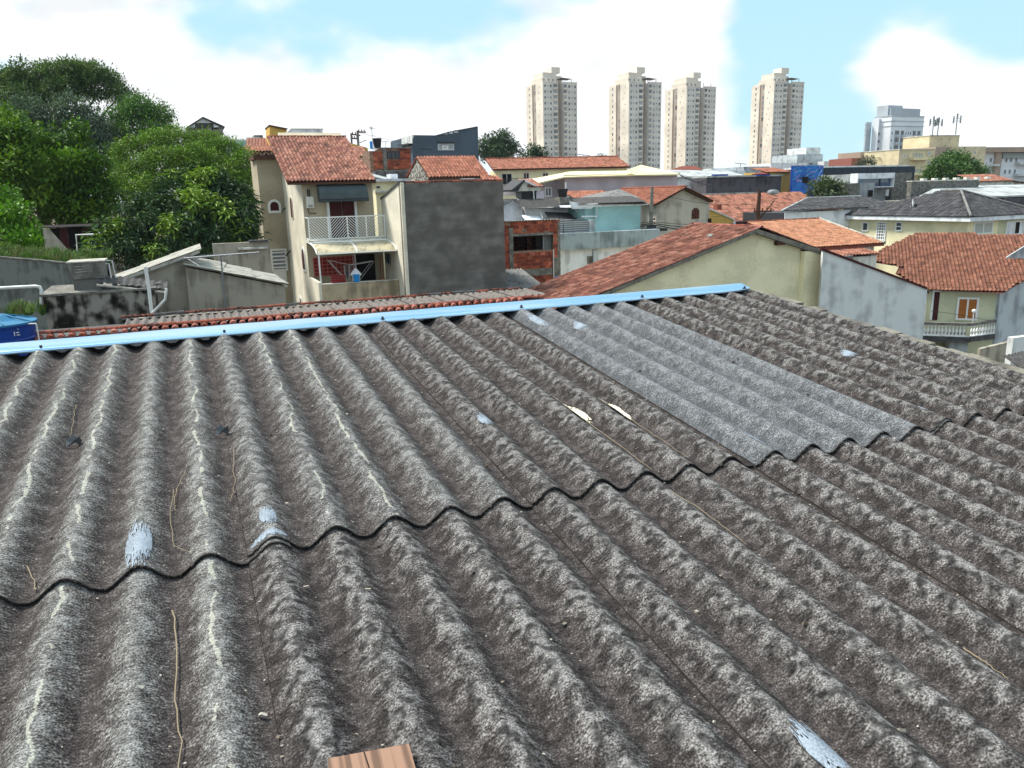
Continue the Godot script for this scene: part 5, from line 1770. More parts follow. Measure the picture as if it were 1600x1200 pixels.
	bx("inner_wall", M.clay_c, t, 0.040659, -0.31346, -3.2, 3.45, 2.95, -3.0)
	bx("inner_wall", M.clay_c, t, 0.040659, -0.31346, -3.0, 0.19066, 2.95, -0.2)
	bx("inner_wall", M.dirty_white, t, 3.30, -0.31346, -3.0, 3.45, 2.95, -0.2)
	bx("floor_slab", M.concrete, t, 0.19066, 0.55647, -3.0, 3.30, 0.65647, -0.2)
	bx("inner_post", M.clay_c, t, 2.10, 0.65647, -1.7, 2.38, 2.86, -1.5)
	bx("white_panel", M.white_grey, t, 2.86, 1.40, -0.86, 3.46, 2.25, -0.8)
	bx("white_post", M.white, t, 2.72, 1.38, -0.75, 2.79, 2.26, -0.69)
	brick_skin(t, v(0.040659, -0.31346, 0.0), 3.41, 3.36, [0.53074, 1.77, 2.97, 2.57], 51)
	bx("concrete_post", M.concrete, t, 0.37633, -1.34, 0.0, 0.60781, 2.72, 0.055)
	bx("concrete_post", M.concrete, t, 3.07, -1.52, 0.0, 3.42, 1.01, 0.056)
	bx("concrete_post", M.concrete, t, 3.27, 1.01, 0.0, 3.42, 2.96, 0.05)
	bx("lintel", M.concrete, t, 0.60781, 2.26, 0.0, 3.01, 2.39, 0.05)
	bx("concrete_beam", M.concrete, t, 0.60781, 0.070496, 0.0, 3.01, 0.45365, 0.054)
	bx("dark_opening", M.dark, t, 0.051737, -0.0024371, 0.0, 0.39036, 0.41406, 0.045)
	wave_slope("corrugated_sheet", M.fibre_grey, t, v(-0.059341, 2.93, -3.0), v(3.31, 0, 0), v(0, 0.16, 3.15), 0.177, 0.026, 6)
	s = Sh.new()
	s.tube([v(2.98, -0.22568, 0.1), v(2.98, 1.46, 0.1)], 0.035, 5)
	put("white_pipe", s, M.pvc, t)
	# low roof in front of the brick house
	t = thing("low_corrugated_roof", "low grey corrugated roof in front of the brick house, right of the grey block wall", "roof", v(-0.24, 9.64, -38.00), 22)
	t.set_meta("kind", "thing")
	for k in 3:
		wave_slope("corrugated_sheet", M.fibre_grey, t, v(-1.2 + 1.05 * k, 0.62 - 0.02 * k, -2.6), v(1.08, -0.02, 0), v(0.0, -0.75, 3.4), 0.177, 0.026, 6)
	bx("wall", M.dark_concrete, t, -1.2, -6.0, -2.5, 2.0, -0.4, 0.4)
	# round blue tank lid by the white wall
	s = Sh.new()
	s.lathe([Vector2(0.55, -0.9), Vector2(0.6, 0.0), Vector2(0.62, 0.03), Vector2(0.3, 0.12), Vector2(0.0, 0.15)], Vector3.ZERO, 24)
	var bt := put("blue_tank", s, M.blue)
	bt.position = v(3.02, 9.68, -41.00)
	fixed(bt, "blue water tank top between the brick house and the white wall", "water tank")
	# square black tank and round grey tank on the white house roofs
	t = thing("black_tank", "square black water tank on the white fibre-roofed house", "water tank", v(1.41, 13.57, -51.00), 22)
	bx("body", M.tank_black, t, -0.52798, 0.0, -0.9, 0.50031, 0.51847, 0.0)
	bx("lid", M.tank_black, t, -0.55798, 0.52047, -0.93, 0.53031, 0.57847, 0.03)
	for k in 4:
		bx("rib", M.tank_black, t, -0.42798, 0.08 + 0.12 * k, 0.0, 0.40031, 0.12 + 0.12 * k, 0.02)
	s = Sh.new()
	s.tube([v(0.27703, 0.57847, 0.06), v(0.3108, 0.0, 0.06), v(0.35, -0.29, 0.60), v(0.15, -0.78, 1.40), v(0.05, -1.08, 1.90)], 0.035, 5)
	s.tube([v(-0.92, 0.18, 0.00), v(-0.66, -0.02, 0.10), v(0.44, -0.07, 0.10)], 0.03, 5)
	put("pipe", s, M.pvc, t)
	t = thing("round_grey_tank", "round grey concrete water tank on a short stand, left of the mint house roof", "water tank", v(3.52, 13.71, -51.00), 22)
	s = Sh.new()
	s.lathe([Vector2(0.25236, 0.0), Vector2(0.33648, 0.40856), Vector2(0.3634, 0.41877), Vector2(0.3634, 0.5107), Vector2(0.0, 0.52091)], Vector3.ZERO, 20)
	put("body", s, M.tank_black, t)
	bx("stand", M.concrete, t, -0.4, -0.3945, -0.4, 0.4, -0.01, 0.4)
	s = Sh.new()
	s.tube([v(0.3, 0.9107, -0.1), v(0.3, 0.4107, -0.1)], 0.05, 5)
	s.tube([v(0.26919, 0.05, 0.2), v(0.29, -0.25, 0.50), v(0.42, -0.91, 1.20), v(0.66, -1.11, 1.60), v(1.24, -1.21, 1.60)], 0.045, 5)
	put("pipe", s, M.pvc, t)
	# grey hip roof and red hip roof behind
	t = thing("grey_hip_house", "small grey hipped roof in front of a red hipped roof, below the lavender wall", "house", v(7.05, 13.59, -58.00), 22)
	s = Sh.new()
	s.tri(v(-0.53, -0.03, 0.30), v(2.75, -0.12, 0.30), v(2.36, 0.54, -2.00))
	s.tri(v(2.75, -0.12, 0.30), v(2.75, -0.12, -4.20), v(2.36, 0.54, -2.00))
	s.tri(v(-0.53, -0.03, -4.20), v(-0.53, -0.03, 0.30), v(2.36, 0.54, -2.00))
	put("hip_roof", s, M.fibre_grey, t)
	bx("wall", M.grey_wall, t, -0.26, -14.59, -4.40, 2.82, -0.05, 0.00)
	tile_slope("red_tiles", t, v(-0.95, 0.47, -5.50), v(3.78, 0.00, 0.00), v(0.00, -0.50, 2.50), 0.25, 0.4, M.tile_orange, 61, PackedVector2Array(), 0.05, 0.3)
	# house with orange gable roof and arched window
	t = thing("arched_window_house", "beige gabled house with orange roof and an arched brown shutter", "house", v(10.65, 12.88, -57.00), 22)
	s = Sh.new()
	s.prism(PackedVector2Array([Vector2(-0.21, -2.81), Vector2(-0.05, 0.05), Vector2(2.39, 1.16), Vector2(4.46, 0.30), Vector2(4.42, -3.04)]), -9.0, 0.0)
	put("wall", s, M.beige_plain, t)
	tile_slope("roof_tiles", t, v(2.04, 1.26, -8.50), v(0, 0, 9.0), v(-2.57, -1.13, 0.00), 0.22, 0.38, M.tile_orange, 62, PackedVector2Array(), 0.05, 0.1)
	tile_slope("roof_tiles", t, v(2.04, 1.26, 0.50), v(0, 0, -9.0), v(2.39, -1.00, -0.00), 0.22, 0.38, M.tile_orange, 63, PackedVector2Array(), 0.05, 0.1)
	s = Sh.new()
	s.prism(PackedVector2Array([Vector2(2.07, 1.25), Vector2(4.47, 0.26), Vector2(4.42, 0.12), Vector2(2.08, 1.09)]), -0.1, 0.42)
	put("verge_board", s, M.wood_beam, t)
	s = Sh.new()
	s.prism(PackedVector2Array([Vector2(-0.55, 0.12), Vector2(2.07, 1.25), Vector2(2.08, 1.14), Vector2(-0.50, 0.02)]), 0.2, 0.42)
	put("verge_board", s, M.wood_beam, t)
	ridge_row(t, v(2.04, 1.29, 0.55), v(2.04, 1.29, -8.50), 0.4, 0.12, [M.clay_a, M.clay_b], "ridge_tile", 64)
	arch_win(t, face("f", 0.00), [2.92, -1.00, 3.56, -0.22], M.wood_beam, M.clay_c, 0.06)
	win(t, face("f", 0.02), [4.34, -1.37, 4.61, -1.01], M.wood_dark, M.dark, 1, 1, 0.05, "window")
	bx("low_wing", M.beige_plain, t, -0.4975, -6.0, -6.0, 0.91109, 0.17515, -1.5)
	arch_win(t, face("f", -1.50), [0.11, -1.01, 0.42, -0.25], M.dirty_white, M.clay_c, 0.05)
	put("dark_ledge", Sh.new().box(v(-1.39, -1.68, 0.1), v(0.033209, -1.50, 1.3)), M.dark_metal, t)
	# patchy red roof house
	t = thing("patchy_roof_house", "low house with a broad patchy red tiled roof, behind the lamp post", "house", v(20.01, 10.80, -70.00), 22)
	tile_slope("roof_tiles", t, v(-4.83, 2.59, -7.50), v(18.43, 0.00, 0.00), v(0.00, -2.45, 7.50), 0.26, 0.42, M.tile_patchy, 65, PackedVector2Array(), 0.06, 0.55)
	put("roof_boards", Sh.new().slab(v(-4.83, 0.07, 0.00), v(13.61, 0.07, 0.00), v(13.61, 2.53, -7.50), v(-4.83, 2.53, -7.50), 0.1), M.wood_beam, t)
	bx("wall", M.ochre, t, -4.53, -8.0, -7.4, 13.31, -0.016483, -0.4)
	bx("ridge_strip", M.sheet_roof, t, -4.83, 2.59, -7.7, 8.57, 2.73, -7.45)
	t = thing("ochre_gable_wall", "ochre wall with a sloping pale top edge, between the beige gable and the lamp post", "wall", v(16.08, 11.23, -64.00), 22)
	s = Sh.new()
	s.prism(PackedVector2Array([Vector2(-0.08, -1.11), Vector2(-0.17, 1.16), Vector2(0.33, 1.12), Vector2(2.48, 0.23), Vector2(2.64, -1.64)]), -2.0, 0.0)
	put("wall", s, M.ochre, t)
	s = Sh.new()
	s.prism(PackedVector2Array([Vector2(-0.30, 1.24), Vector2(0.25, 1.19), Vector2(2.47, 0.31), Vector2(2.47, 0.19), Vector2(0.19, 1.07), Vector2(-0.30, 1.11)]), -2.1, 0.1)
	put("cap", s, M.dirty_white, t)
	put("chimney", Sh.new().box(v(1.32, 1.05, -1.2), v(1.76, 1.46, -0.7)), M.clay_b, t)
	bx("white_post", M.white, t, 2.28, -0.59382, 0.1, 2.47, 0.11976, 0.25)
	bx("dark_eave", M.wood_dark, t, 2.82, -0.26928, -2.0, 7.09, 0.069447, -0.2)
	# utility poles
	pole("concrete_utility_pole", "tall concrete utility pole with cables, beside the arched-window house", v(8.97, 11.30, -50.00), 2.88, 0.16, 0)
	pole("lamp_post", "wooden utility pole with a large street lamp, in front of the patchy red roof", v(17.21, 11.70, -55.00), 2.07, 0.19, 1)
	# broad houses behind the middle
	t = thing("dark_long_wall", "long dark grey stained block wall below pale shed roofs", "wall", v(23.84, 13.88, -96.00), 22)
	bx("wall", M.block_dark, t, -0.14, -14.88, -3.00, 10.96, 1.33, 0.00)
	bx("top_sheet", M.sheet_roof, t, -0.1415, 1.36, -3.2, 11.06, 1.55, 0.2)
	t = thing("pale_shed", "large shed with pale grey low-pitched roof, behind the dark stained wall", "shed", v(21.38, 15.81, -100.00), 22)
	put("roof_slope", Sh.new().slab(v(-2.23, -0.30, 1.00), v(9.19, -0.37, 1.00), v(14.12, 0.54, -9.00), v(4.84, 0.76, -9.00), 0.2), M.sheet_roof, t)
	bx("wall", M.white, t, -0.72, -16.81, -3.20, 3.60, -0.32, 0.80)
	put("blue_ledge", Sh.new().box(v(4.08, -0.3358, 0.9), v(6.11, -0.14186, 1.5)), M.blue, t)
	t = thing("red_hip_house", "tiny red hipped roof at the foot of the third tower", "house", v(21.10, 16.96, -112.00), 22)
	s = Sh.new()
	s.quad(v(1.68, -0.33, 0.30), v(7.19, -0.41, 0.30), v(7.28, 0.25, -2.00), v(5.00, 0.23, -2.00))
	put("hip_roof", s, M.clay_b, t)
	bx("wall", M.white, t, 2.08, -17.96, -4.00, 7.19, -0.34, 0.00)
	t = thing("white_flats_row", "low white and grey flat-roofed buildings below the gap between the third and fourth towers", "building", v(31.26, 16.52, -125.00), 22)
	bx("wall", M.white_grey, t, 0.46, -17.52, -5.00, 5.03, 0.47, 0.00)
	bx("wall", M.white, t, 0.90, -17.52, -2.50, 5.70, 0.03, 1.50)
	bx("grey_wall", M.grey_wall, t, 7.27, -17.52, -6.00, 12.44, 0.66, -1.00)
	win(t, face("f", -1.00), [8.41, 0.35, 8.78, 0.55], M.grey_wall, M.dark, 1, 1, 0.05, "window")
	win(t, face("f", -1.00), [10.94, 0.22, 11.30, 0.46], M.grey_wall, M.dark, 1, 1, 0.05, "window")
	t = thing("yellow_red_roof_house", "yellow house with a red tiled roof, left of the painted blue wall", "house", v(32.45, 13.98, -100.00), 22)
	bx("wall", M.ochre, t, 0.08, -14.98, -5.00, 3.57, 1.80, 0.00)
	tile_slope("roof_tiles", t, v(-0.64, 2.35, -3.00), v(3.86, 0.00, 0.00), v(0.00, -0.59, 3.40), 0.3, 0.45, M.tile_orange, 66, PackedVector2Array(), 0.05, 0.3)
	put("left_roof", Sh.new().slab(v(-3.03, 1.56, 0.50), v(-0.62, 1.60, 0.50), v(3.18, 2.33, -3.00), v(1.88, 2.03, -3.00), 0.12), M.clay_b, t)
	bx("blue_tarp", M.blue, t, -2.49, 1.32, 0.4, -0.85307, 1.47, 1.2)
	# painted wall
	t = thing("painted_wall", "bright blue wall painted with pink and white swirls", "mural wall", v(34.97, 13.60, -99.00), 22)
	var mm := StandardMaterial3D.new()
	mm.albedo_texture = mural()
	mm.roughness = 0.8
	s = Sh.new()
	s.quad(v(-0.020051, -0.45826, 0.06), v(4.74, -0.45826, 0.06), v(4.74, 2.82, 0.06), v(-0.020051, 2.82, 0.06))
	put("painting", s, mm, t)
	bx("wall", M.blue, t, -0.020051, -8.0, -0.3, 4.74, 2.82, 0.05)
	bx("doorway", M.dark, t, 1.52, 0.73072, 0.061, 2.43, 1.49, 0.09)


func mural() -> ImageTexture:
	var w := 200
	var h := 176
	var im := Image.create(w, h, false, Image.FORMAT_RGB8)
	var n := FastNoiseLite.new()
	n.seed = 8
	n.frequency = 0.012
	var n2 := FastNoiseLite.new()
	n2.seed = 18
	n2.frequency = 0.02
	for y in h:
		for x in w:
			var c := Color(0.10, 0.34, 0.66).lerp(Color(0.14, 0.48, 0.78), clampf(n.get_noise_2d(x, y) + 0.4, 0.0, 1.0))
			var a := (x - w * 0.45) * 0.8 + (y - h * 0.5) * 1.3
			var q := sin(a * 0.16 + n.get_noise_2d(x * 1.4, y * 1.4) * 4.0)
			var k := n2.get_noise_2d(x * 0.8, y * 1.6)
			if y < h * 0.62 and q > 0.55 and k > 0.02:
				c = c.lerp(Color(0.82, 0.48, 0.62) if k > 0.2 else Color(0.36, 0.66, 0.72), 0.8)
			if y > h * 0.35 and y < h * 0.72 and x > w * 0.2 and x < w * 0.72 and k < -0.05:
				c = c.lerp(Color(0.14, 0.2, 0.34), 0.8)
			if x > w * 0.74 and absf(sin(x * 0.09 + y * 0.05) + n.get_noise_2d(x * 2.0, y * 2.0)) < 0.16 and y < h * 0.8 and y > h * 0.15:
				c = c.lerp(Color(0.88, 0.92, 0.94), 0.85)
			im.set_pixel(x, y, c)
	return ImageTexture.create_from_image(im)


func pole(called: String, label: String, at: Vector3, h: float, r: float, kind: int) -> void:
	var t := thing(called, label, "utility pole", at)
	var s := Sh.new()
	s.tube([v(-0.02, -9.0, 0), v(0, h * 0.5, 0), v(0.03, h, 0)], r, 8, r * 0.6)
	put("pole", s, M.concrete if kind == 0 else M.wood_beam, t)
	if kind == 0:
		for k in 4:
			s = Sh.new()
			s.lathe([Vector2(0.03, 0.0), Vector2(0.07, 0.03), Vector2(0.04, 0.08), Vector2(0.07, 0.12), Vector2(0.0, 0.14)], v(0.2, 0.0, 0.0), 8)
			s.box(v(0.0, 0.03, -0.03), v(0.2, 0.07, 0.03))
			put("insulator", s, M.clay_c, t).position = v(0, 0.2 + 0.22 * k, 0.05)
		s = Sh.new()
		s.box(v(-0.28, 0.3, 0.05), v(0.25, 0.6, 0.4))
		put("junction_box", s, M.dark_metal, t)
	else:
		s = Sh.new()
		s.tube([v(0.02, h - 0.05, 0), v(0.25, h + 0.05, 0.05), v(0.5, h, 0.1)], 0.03, 6)
		put("lamp_arm", s, M.dark_metal, t)
		s = Sh.new()
		s.xf = Transform3D(Basis().scaled(v(1.0, 0.42, 0.5)), v(0.92, h - 0.13, 0.12))
		var prof := []
		for k in 9:
			var a := PI * k / 8.0
			prof.append(Vector2(sin(a) * 0.42, cos(a) * -0.42))
		s.xf = s.xf * Transform3D(Basis(v(0, 0, 1), -PI / 2), Vector3.ZERO)
		s.lathe(prof, Vector3.ZERO, 14)
		put("lamp_head", s, M.grey_panel, t)
		s = Sh.new()
		s.box(v(-0.32, 0.62, -0.05), v(0.95, 0.72, 0.05))
		put("crossarm", s, M.wood_beam, t)
		s = Sh.new()
		s.tube([v(0.1, 0.25, 0.05), v(0.75, 0.95, 0.05), v(1.05, 1.4, 0.05)], 0.04, 5)
		s.tube([v(0.1, 0.1, 0.05), v(0.5, 0.65, 0.05)], 0.03, 5)
		put("brace", s, M.wood_beam, t)
		for k in 5:
			s = Sh.new()
			s.lathe([Vector2(0.03, 0.0), Vector2(0.06, 0.05), Vector2(0.03, 0.1), Vector2(0.06, 0.15), Vector2(0.0, 0.2)], Vector3.ZERO, 8)
			put("insulator", s, M.clay_c, t).position = v(-0.25 + 0.28 * k, 0.72, 0.0)


# ---------------------------------------------------------------- cream gable house and its neighbours

func front_right() -> void:
	var t: Node3D
	var s: Sh
	t = thing("cream_gable_house", "large cream gabled house with long red tiled slope, behind the shiny strip", "house", v(11.28, 12.21, -36.00), 22)
	s = Sh.new()
	s.prism(PackedVector2Array([Vector2(-11.18, -3.46), Vector2(-7.76, -2.50), Vector2(0.03, -0.20), Vector2(2.54, -1.01), Vector2(2.81, -12.71), Vector2(-11.18, -12.71)]), -5.0, -0.02)
	put("gable_wall", s, M.cream_yellow, t)
	bx("side_wall", M.yellow, t, 2.57, -8.0, -5.0, 3.62, -1.17, 0.25)
	tile_slope("roof_tiles", t, v(0, 0.029422, -5.1), v(0, 0, 5.35), v(-11.64, -3.39, -0.00), 0.22, 0.36, M.tile_old, 71, PackedVector2Array(), 0.055, 0.35)
	tile_slope("right_tiles", t, v(0, 0.029422, 0.25), v(0, 0, -5.35), v(3.68, -1.23, -0.00), 0.22, 0.36, M.tile_old, 72, PackedVector2Array(), 0.055, 0.3)
	s = Sh.new()
	s.prism(PackedVector2Array([Vector2(-0.22, -0.03), Vector2(3.62, -1.17), Vector2(3.52, -1.37), Vector2(-0.21, -0.24)]), 0.0, 0.27)
	put("verge_board", s, M.verge, t)
	s = Sh.new()
	s.prism(PackedVector2Array([Vector2(-11.64, -3.41), Vector2(-0.21, -0.03), Vector2(-0.20, -0.18), Vector2(-11.65, -3.59)]), -0.02, 0.26)
	put("verge_mortar", s, M.verge, t)
	ridge_row(t, v(0.0, 0.049422, 0.3), v(0.0, 0.049422, -5.1), 0.36, 0.1, [M.clay_c, M.clay_b, M.clay_pink], "ridge_tile", 73)
	bx("purlin_end", M.wood_beam, t, 0.97889, -0.81763, -0.02, 1.42, -0.64362, 0.22)
	put("skylight_patch", Sh.new().slab(v(-1.66, -0.36, -1.51), v(-1.63, -0.35, -1.22), v(-1.31, -0.26, -1.46), v(-1.35, -0.27, -1.80), 0.02), M.fibre_grey, t)
	# orange roof behind
	t = thing("orange_roof_house", "house with a smooth bright orange tiled roof, behind the cream gable", "house", v(15.48, 10.88, -41.00), 22)
	tile_slope("roof_tiles", t, v(0.00, 1.19, -5.20), v(5.54, 0.00, 0.00), v(0.00, -1.18, 5.20), 0.2, 0.33, M.tile_bright, 75, PackedVector2Array([Vector2(0.040499, -0.01), Vector2(1.00, -0.01), Vector2(0.95303, 1.01), Vector2(0.0, 1.01)]), 0.035, 0.05)
	s = Sh.new()
	s.slab(v(0.00, -0.04, 0.00), v(5.28, -0.04, -0.00), v(5.54, 1.14, -5.20), v(0.23, 1.14, -5.20), 0.12)
	put("roof_boards", s, M.clay_b, t)
	ridge_row(t, v(0.23, 1.19, -5.20), v(5.54, 1.19, -5.20), 0.36, 0.09, [M.clay_c, M.clay_b], "ridge_tile", 76)
	s = Sh.new()
	s.tube([v(5.54, 1.19, -5.20), v(5.28, 0.01, -0.00)], 0.09, 6)
	put("verge_cap", s, M.fibre_pale, t)
	bx("wall", M.dirty_white, t, 0.40129, -8.0, -5.0, 4.88, -0.1944, -0.3)
	bx("vent", M.dark, t, 5.07, 0.67295, -3.6, 5.94, 0.74566, -3.2)
	# white-grey side wall
	t = thing("white_grey_wall", "tall plain white-grey wall with a dark sloping top, right of the cream gable house", "wall", v(14.38, 11.09, -36.20), -4)
	s = Sh.new()
	s.prism(PackedVector2Array([Vector2(-0.00, 0.01), Vector2(4.79, -1.83), Vector2(4.81, -11.59), Vector2(0.05, -11.59)]), -0.25, 0.0)
	put("wall", s, M.white_grey, t)
	s = Sh.new()
	s.prism(PackedVector2Array([Vector2(-0.08, 0.14), Vector2(4.75, -1.75), Vector2(4.76, -1.85), Vector2(-0.05, 0.01)]), -0.3, 0.06)
	put("cap", s, M.wood_dark, t)
	put("lean_roof", Sh.new().slab(v(0.06, 0.08, -0.30), v(4.92, -1.81, -0.30), v(5.92, -2.31, -2.30), v(1.06, -0.82, -4.80), 0.06), M.clay_c, t)
	# dull red strip roof between the orange roof and the big red one
	t = thing("dull_red_strip_roof", "narrow dull red tiled slope between the bright orange roof and the white-grey wall", "roof", v(16.36, 10.57, -40.00), 22)
	t.set_meta("kind", "thing")
	tile_slope("roof_tiles", t, v(-0.41, 0.24, -2.20), v(3.65, 0.00, -0.00), v(0.00, -0.34, 2.20), 0.22, 0.36, M.tile_patchy, 78, PackedVector2Array(), 0.05, 0.3)
	bx("flashing", M.concrete, t, -0.0063111, -0.30611, -0.1, 1.19, -0.086111, 0.25)
	bx("wall", M.dirty_white, t, -0.30631, -7.0, -2.2, 3.14, -0.20611, -0.12)


# ---------------------------------------------------------------- red roof house with balusters, yellow house with dark roof

func right_houses() -> void:
	var t: Node3D
	var s: Sh
	t = thing("balcony_house", "pale green house with a broad red tiled roof and a white baluster balcony", "house", v(24.53, 7.86, -46.00), -22)
	tile_slope("roof_tiles", t, v(-6.54, 2.90, -7.00), v(13.84, 0.00, 0.00), v(0.00, -2.85, 7.50), 0.2, 0.33, M.tile_red, 81, PackedVector2Array([Vector2(0.454, -0.000), Vector2(1.019, 0.047), Vector2(0.834, 0.830), Vector2(0.743, 1.022), Vector2(0.460, 0.978), Vector2(0.355, 0.735), Vector2(0.398, 0.624), Vector2(0.215, 0.504)]), 0.05, 0.18)
	s = Sh.new()
	for k in range(1, 7):
		var q := [v(-0.26, 2.85, -7.00), v(7.56, 2.71, -6.64), v(4.99, 0.48, -0.77), v(3.73, -0.06, 0.66), v(-0.18, 0.06, 0.34), v(-1.63, 0.76, -1.49), v(-1.03, 1.07, -2.32), v(-3.56, 1.41, -3.22)]
		s.tri(q[k], q[0], q[k + 1])
	put("roof_boards", s, M.clay_c, t)
	bx("wall", M.pale_green, t, 0.056448, -9.0, -7.0, 3.73, -0.070024, 0.0)
	bx("dark_corner", M.dark_concrete, t, -0.044182, -9.0, -3.0, 0.053448, -0.070024, -0.1)
	s = Sh.new()
	s.xf = Transform3D(Basis.from_euler(v(0, deg_to_rad(50), 0)), v(3.67, 0, 0.2))
	s.prism(PackedVector2Array([Vector2(0.10, -0.13), Vector2(4.74, 1.19), Vector2(4.74, -8.36), Vector2(0.23, -8.36)]), -0.3, 0.0)
	put("grey_side_wall", s, M.grey_wall, t)
	s = Sh.new()
	s.prism(PackedVector2Array([Vector2(4.29, 1.49), Vector2(5.36, 2.32), Vector2(6.90, 2.32), Vector2(7.01, 1.42)]), -3.6, -3.4)
	put("upper_gable", s, M.grey_wall, t)
	bx("door", M.wood_dark, t, 0.42414, -1.77, 0.0, 0.70971, -0.098928, 0.03)
	bx("door_frame", M.white_paint, t, 0.32414, -1.77, 0.0, 0.42114, -0.018928, 0.07)
	bx("door_frame", M.white_paint, t, 0.42214, -0.095928, 0.0, 0.70971, -0.018928, 0.07)
	win(t, face("f", 0.00), [1.64, -1.73, 2.75, -0.39], M.white_paint, M.wood, 2, 1, 0.11, "window")
	# balcony with turned balusters
	bx("balcony_floor", M.dark_concrete, t, -0.47254, -2.74, 0.0, 2.23, -2.45, 1.72)
	bx("handrail", M.concrete, t, -0.47254, -1.79, 1.50, 2.23, -1.65, 1.70)
	bx("base_rail", M.white, t, -0.47254, -2.44, 1.51, 2.22, -2.39, 1.69)
	bx("corner_post", M.pale_green, t, 2.03, -2.39, 1.51, 2.22, -1.79, 1.69)
	var ww: float = 0.59701
	var bal := Sh.new().lathe([Vector2(0.045, 0.0), Vector2(0.05, ww * 0.08), Vector2(0.03, ww * 0.15), Vector2(0.072, ww * 0.38), Vector2(0.06, ww * 0.55), Vector2(0.026, ww * 0.72), Vector2(0.04, ww * 0.84), Vector2(0.03, ww * 0.9), Vector2(0.05, ww)], Vector3.ZERO, 10).mesh()
	for k in 13:
		put("baluster", bal, M.white_paint, t).position = v(lerpf(-0.27254, 1.91, k / 12.0), -2.39, 1.60)
	# side run of the balcony, turning back to the grey wall
	s = Sh.new()
	var rot := Basis(Vector3.UP, deg_to_rad(46))
	for q in [[-1.79, -1.65, 0.1, M.concrete, "handrail"], [-2.44, -2.39, 0.09, M.white, "base_rail"], [-2.74, -2.45, 0.11, M.dark_concrete, "balcony_edge"]]:
		s = Sh.new()
		s.xf = Transform3D(rot, v(2.13, 0, 1.60))
		s.box(v(0.12, q[0], -q[2]), v(2.33, q[1], q[2]))
		put(q[4], s, q[3], t)
	for k in 9:
		put("baluster", bal, M.white_paint, t).position = v(2.13, -2.39, 1.60) + rot * v(lerpf(0.28, 2.18, k / 8.0), 0, 0)
	bx("lower_wall", M.grey_wall, t, 1.23, -9.0, 0.0, 2.23, -2.75, 1.40)
	t = thing("balcony_lamp", "white round lamp hanging on a cord in front of the orange-shuttered window", "lamp", v(26.43, 6.81, -44.26))
	s = Sh.new()
	s.lathe([Vector2(0.0, -0.12), Vector2(0.09, -0.08), Vector2(0.12, 0.0), Vector2(0.09, 0.08), Vector2(0.0, 0.12)], Vector3.ZERO, 12)
	put("globe", s, M.white_paint, t)
	s = Sh.new()
	s.tube([v(0, -0.85, 0), v(0, -0.1, 0)], 0.035, 6)
	put("stem", s, M.pvc, t)
	# clothes line
	s = Sh.new()
	s.tube([v(24.42, 6.74, -45.07), v(25.19, 6.66, -44.76), v(26.16, 6.50, -44.37), v(27.51, 6.22, -43.83)], 0.012, 4)
	fixed(put("wall_cable", s, M.dark_metal), "thin dark cable sagging across the pale green house front", "cable")
	# low yard wall and dark roof at the right edge
	t = thing("brownish_yard_wall", "low brownish yard wall below the grey side wall, at the right edge", "wall", v(24.58, 5.50, -40.00), 20)
	s = Sh.new()
	s.prism(PackedVector2Array([Vector2(-0.14, 0.01), Vector2(2.12, 0.22), Vector2(2.17, -6.00), Vector2(-0.14, -6.00)]), -0.2, 0.0)
	put("wall", s, M.shed, t)
	t = thing("pale_blue_wall", "pale blue-grey wall at the right edge, beside the low brownish yard wall", "wall", v(23.59, 6.31, -36.00), 20)
	bx("wall", M.white_grey, t, -0.13, -7.31, -0.30, 3.13, 0.53, 0.00)
	t = thing("dark_low_roof", "dark mossy low roof just beyond the roof edge at the right", "roof", v(19.08, 7.22, -30.00), 20)
	t.set_meta("kind", "thing")
	wave_slope("corrugated_sheet", M.fibre_dark, t, v(0.85, -0.07, -0.50), v(3.0, 0.25, 0), v(-0.2, -0.5, 1.4), 0.177, 0.03, 6)
	bx("wall", M.block_dark, t, 0.2, -12.0, -0.9, 3.0, -0.6, -0.5)
	# yellow house with dark hipped roof
	t = thing("yellow_hip_house", "pale yellow house with dark grey hipped roof and white eaves", "house", v(31.75, 11.65, -55.00), 24)
	bx("wall", M.yellow, t, 0.0, -9.0, -10.36, 6.0, -0.32833, 0.0)
	bx("eave", M.white, t, -0.5, -0.33833, -10.56, 7.0, -0.018326, 0.5)
	bx("green_side", M.pale_green, t, 3.16, -9.0, -1.0, 6.01, -0.34033, 0.02)
	tile_slope("left_slope", t, v(2.90, 1.69, -10.66), v(0, 0, 11.21), v(-3.45, -1.70, 0.00), 0.33, 0.42, M.tile_dark, 84, PackedVector2Array([Vector2(-0.01, 1.01), Vector2(0.54146, -0.01), Vector2(0.68994, -0.01), Vector2(1.01, 1.01)]), 0.035, 0.2)
	tile_slope("front_slope", t, v(-0.55, 1.69, -2.93), v(7.75, 0.00, 0.00), v(0.00, -1.70, 3.48), 0.33, 0.42, M.tile_dark, 85, PackedVector2Array([Vector2(-0.01, 1.01), Vector2(0.44516, -0.01), Vector2(0.46516, -0.01), Vector2(1.01, 1.01)]), 0.035, 0.2)
	s = Sh.new()
	var pk0 := v(2.90, 1.63, -2.93)
	var pk1 := v(2.90, 1.63, -4.59)
	s.quad(v(-0.55, -0.04, -10.66), v(-0.55, -0.04, 0.55), pk0, pk1)
	s.tri(v(-0.55, -0.04, 0.55), v(7.20, -0.04, 0.55), pk0)
	s.tri(v(7.20, -0.04, -10.66), v(-0.55, -0.04, -10.66), pk1)
	s.quad(v(7.20, -0.04, 0.55), v(7.20, -0.04, -10.66), pk1, pk0)
	put("roof_boards", s, M.fibre_dark, t)
	s = Sh.new()
	s.tube([pk1 + v(0, 0.1, 0), pk0 + v(0, 0.1, 0)], 0.1, 6)
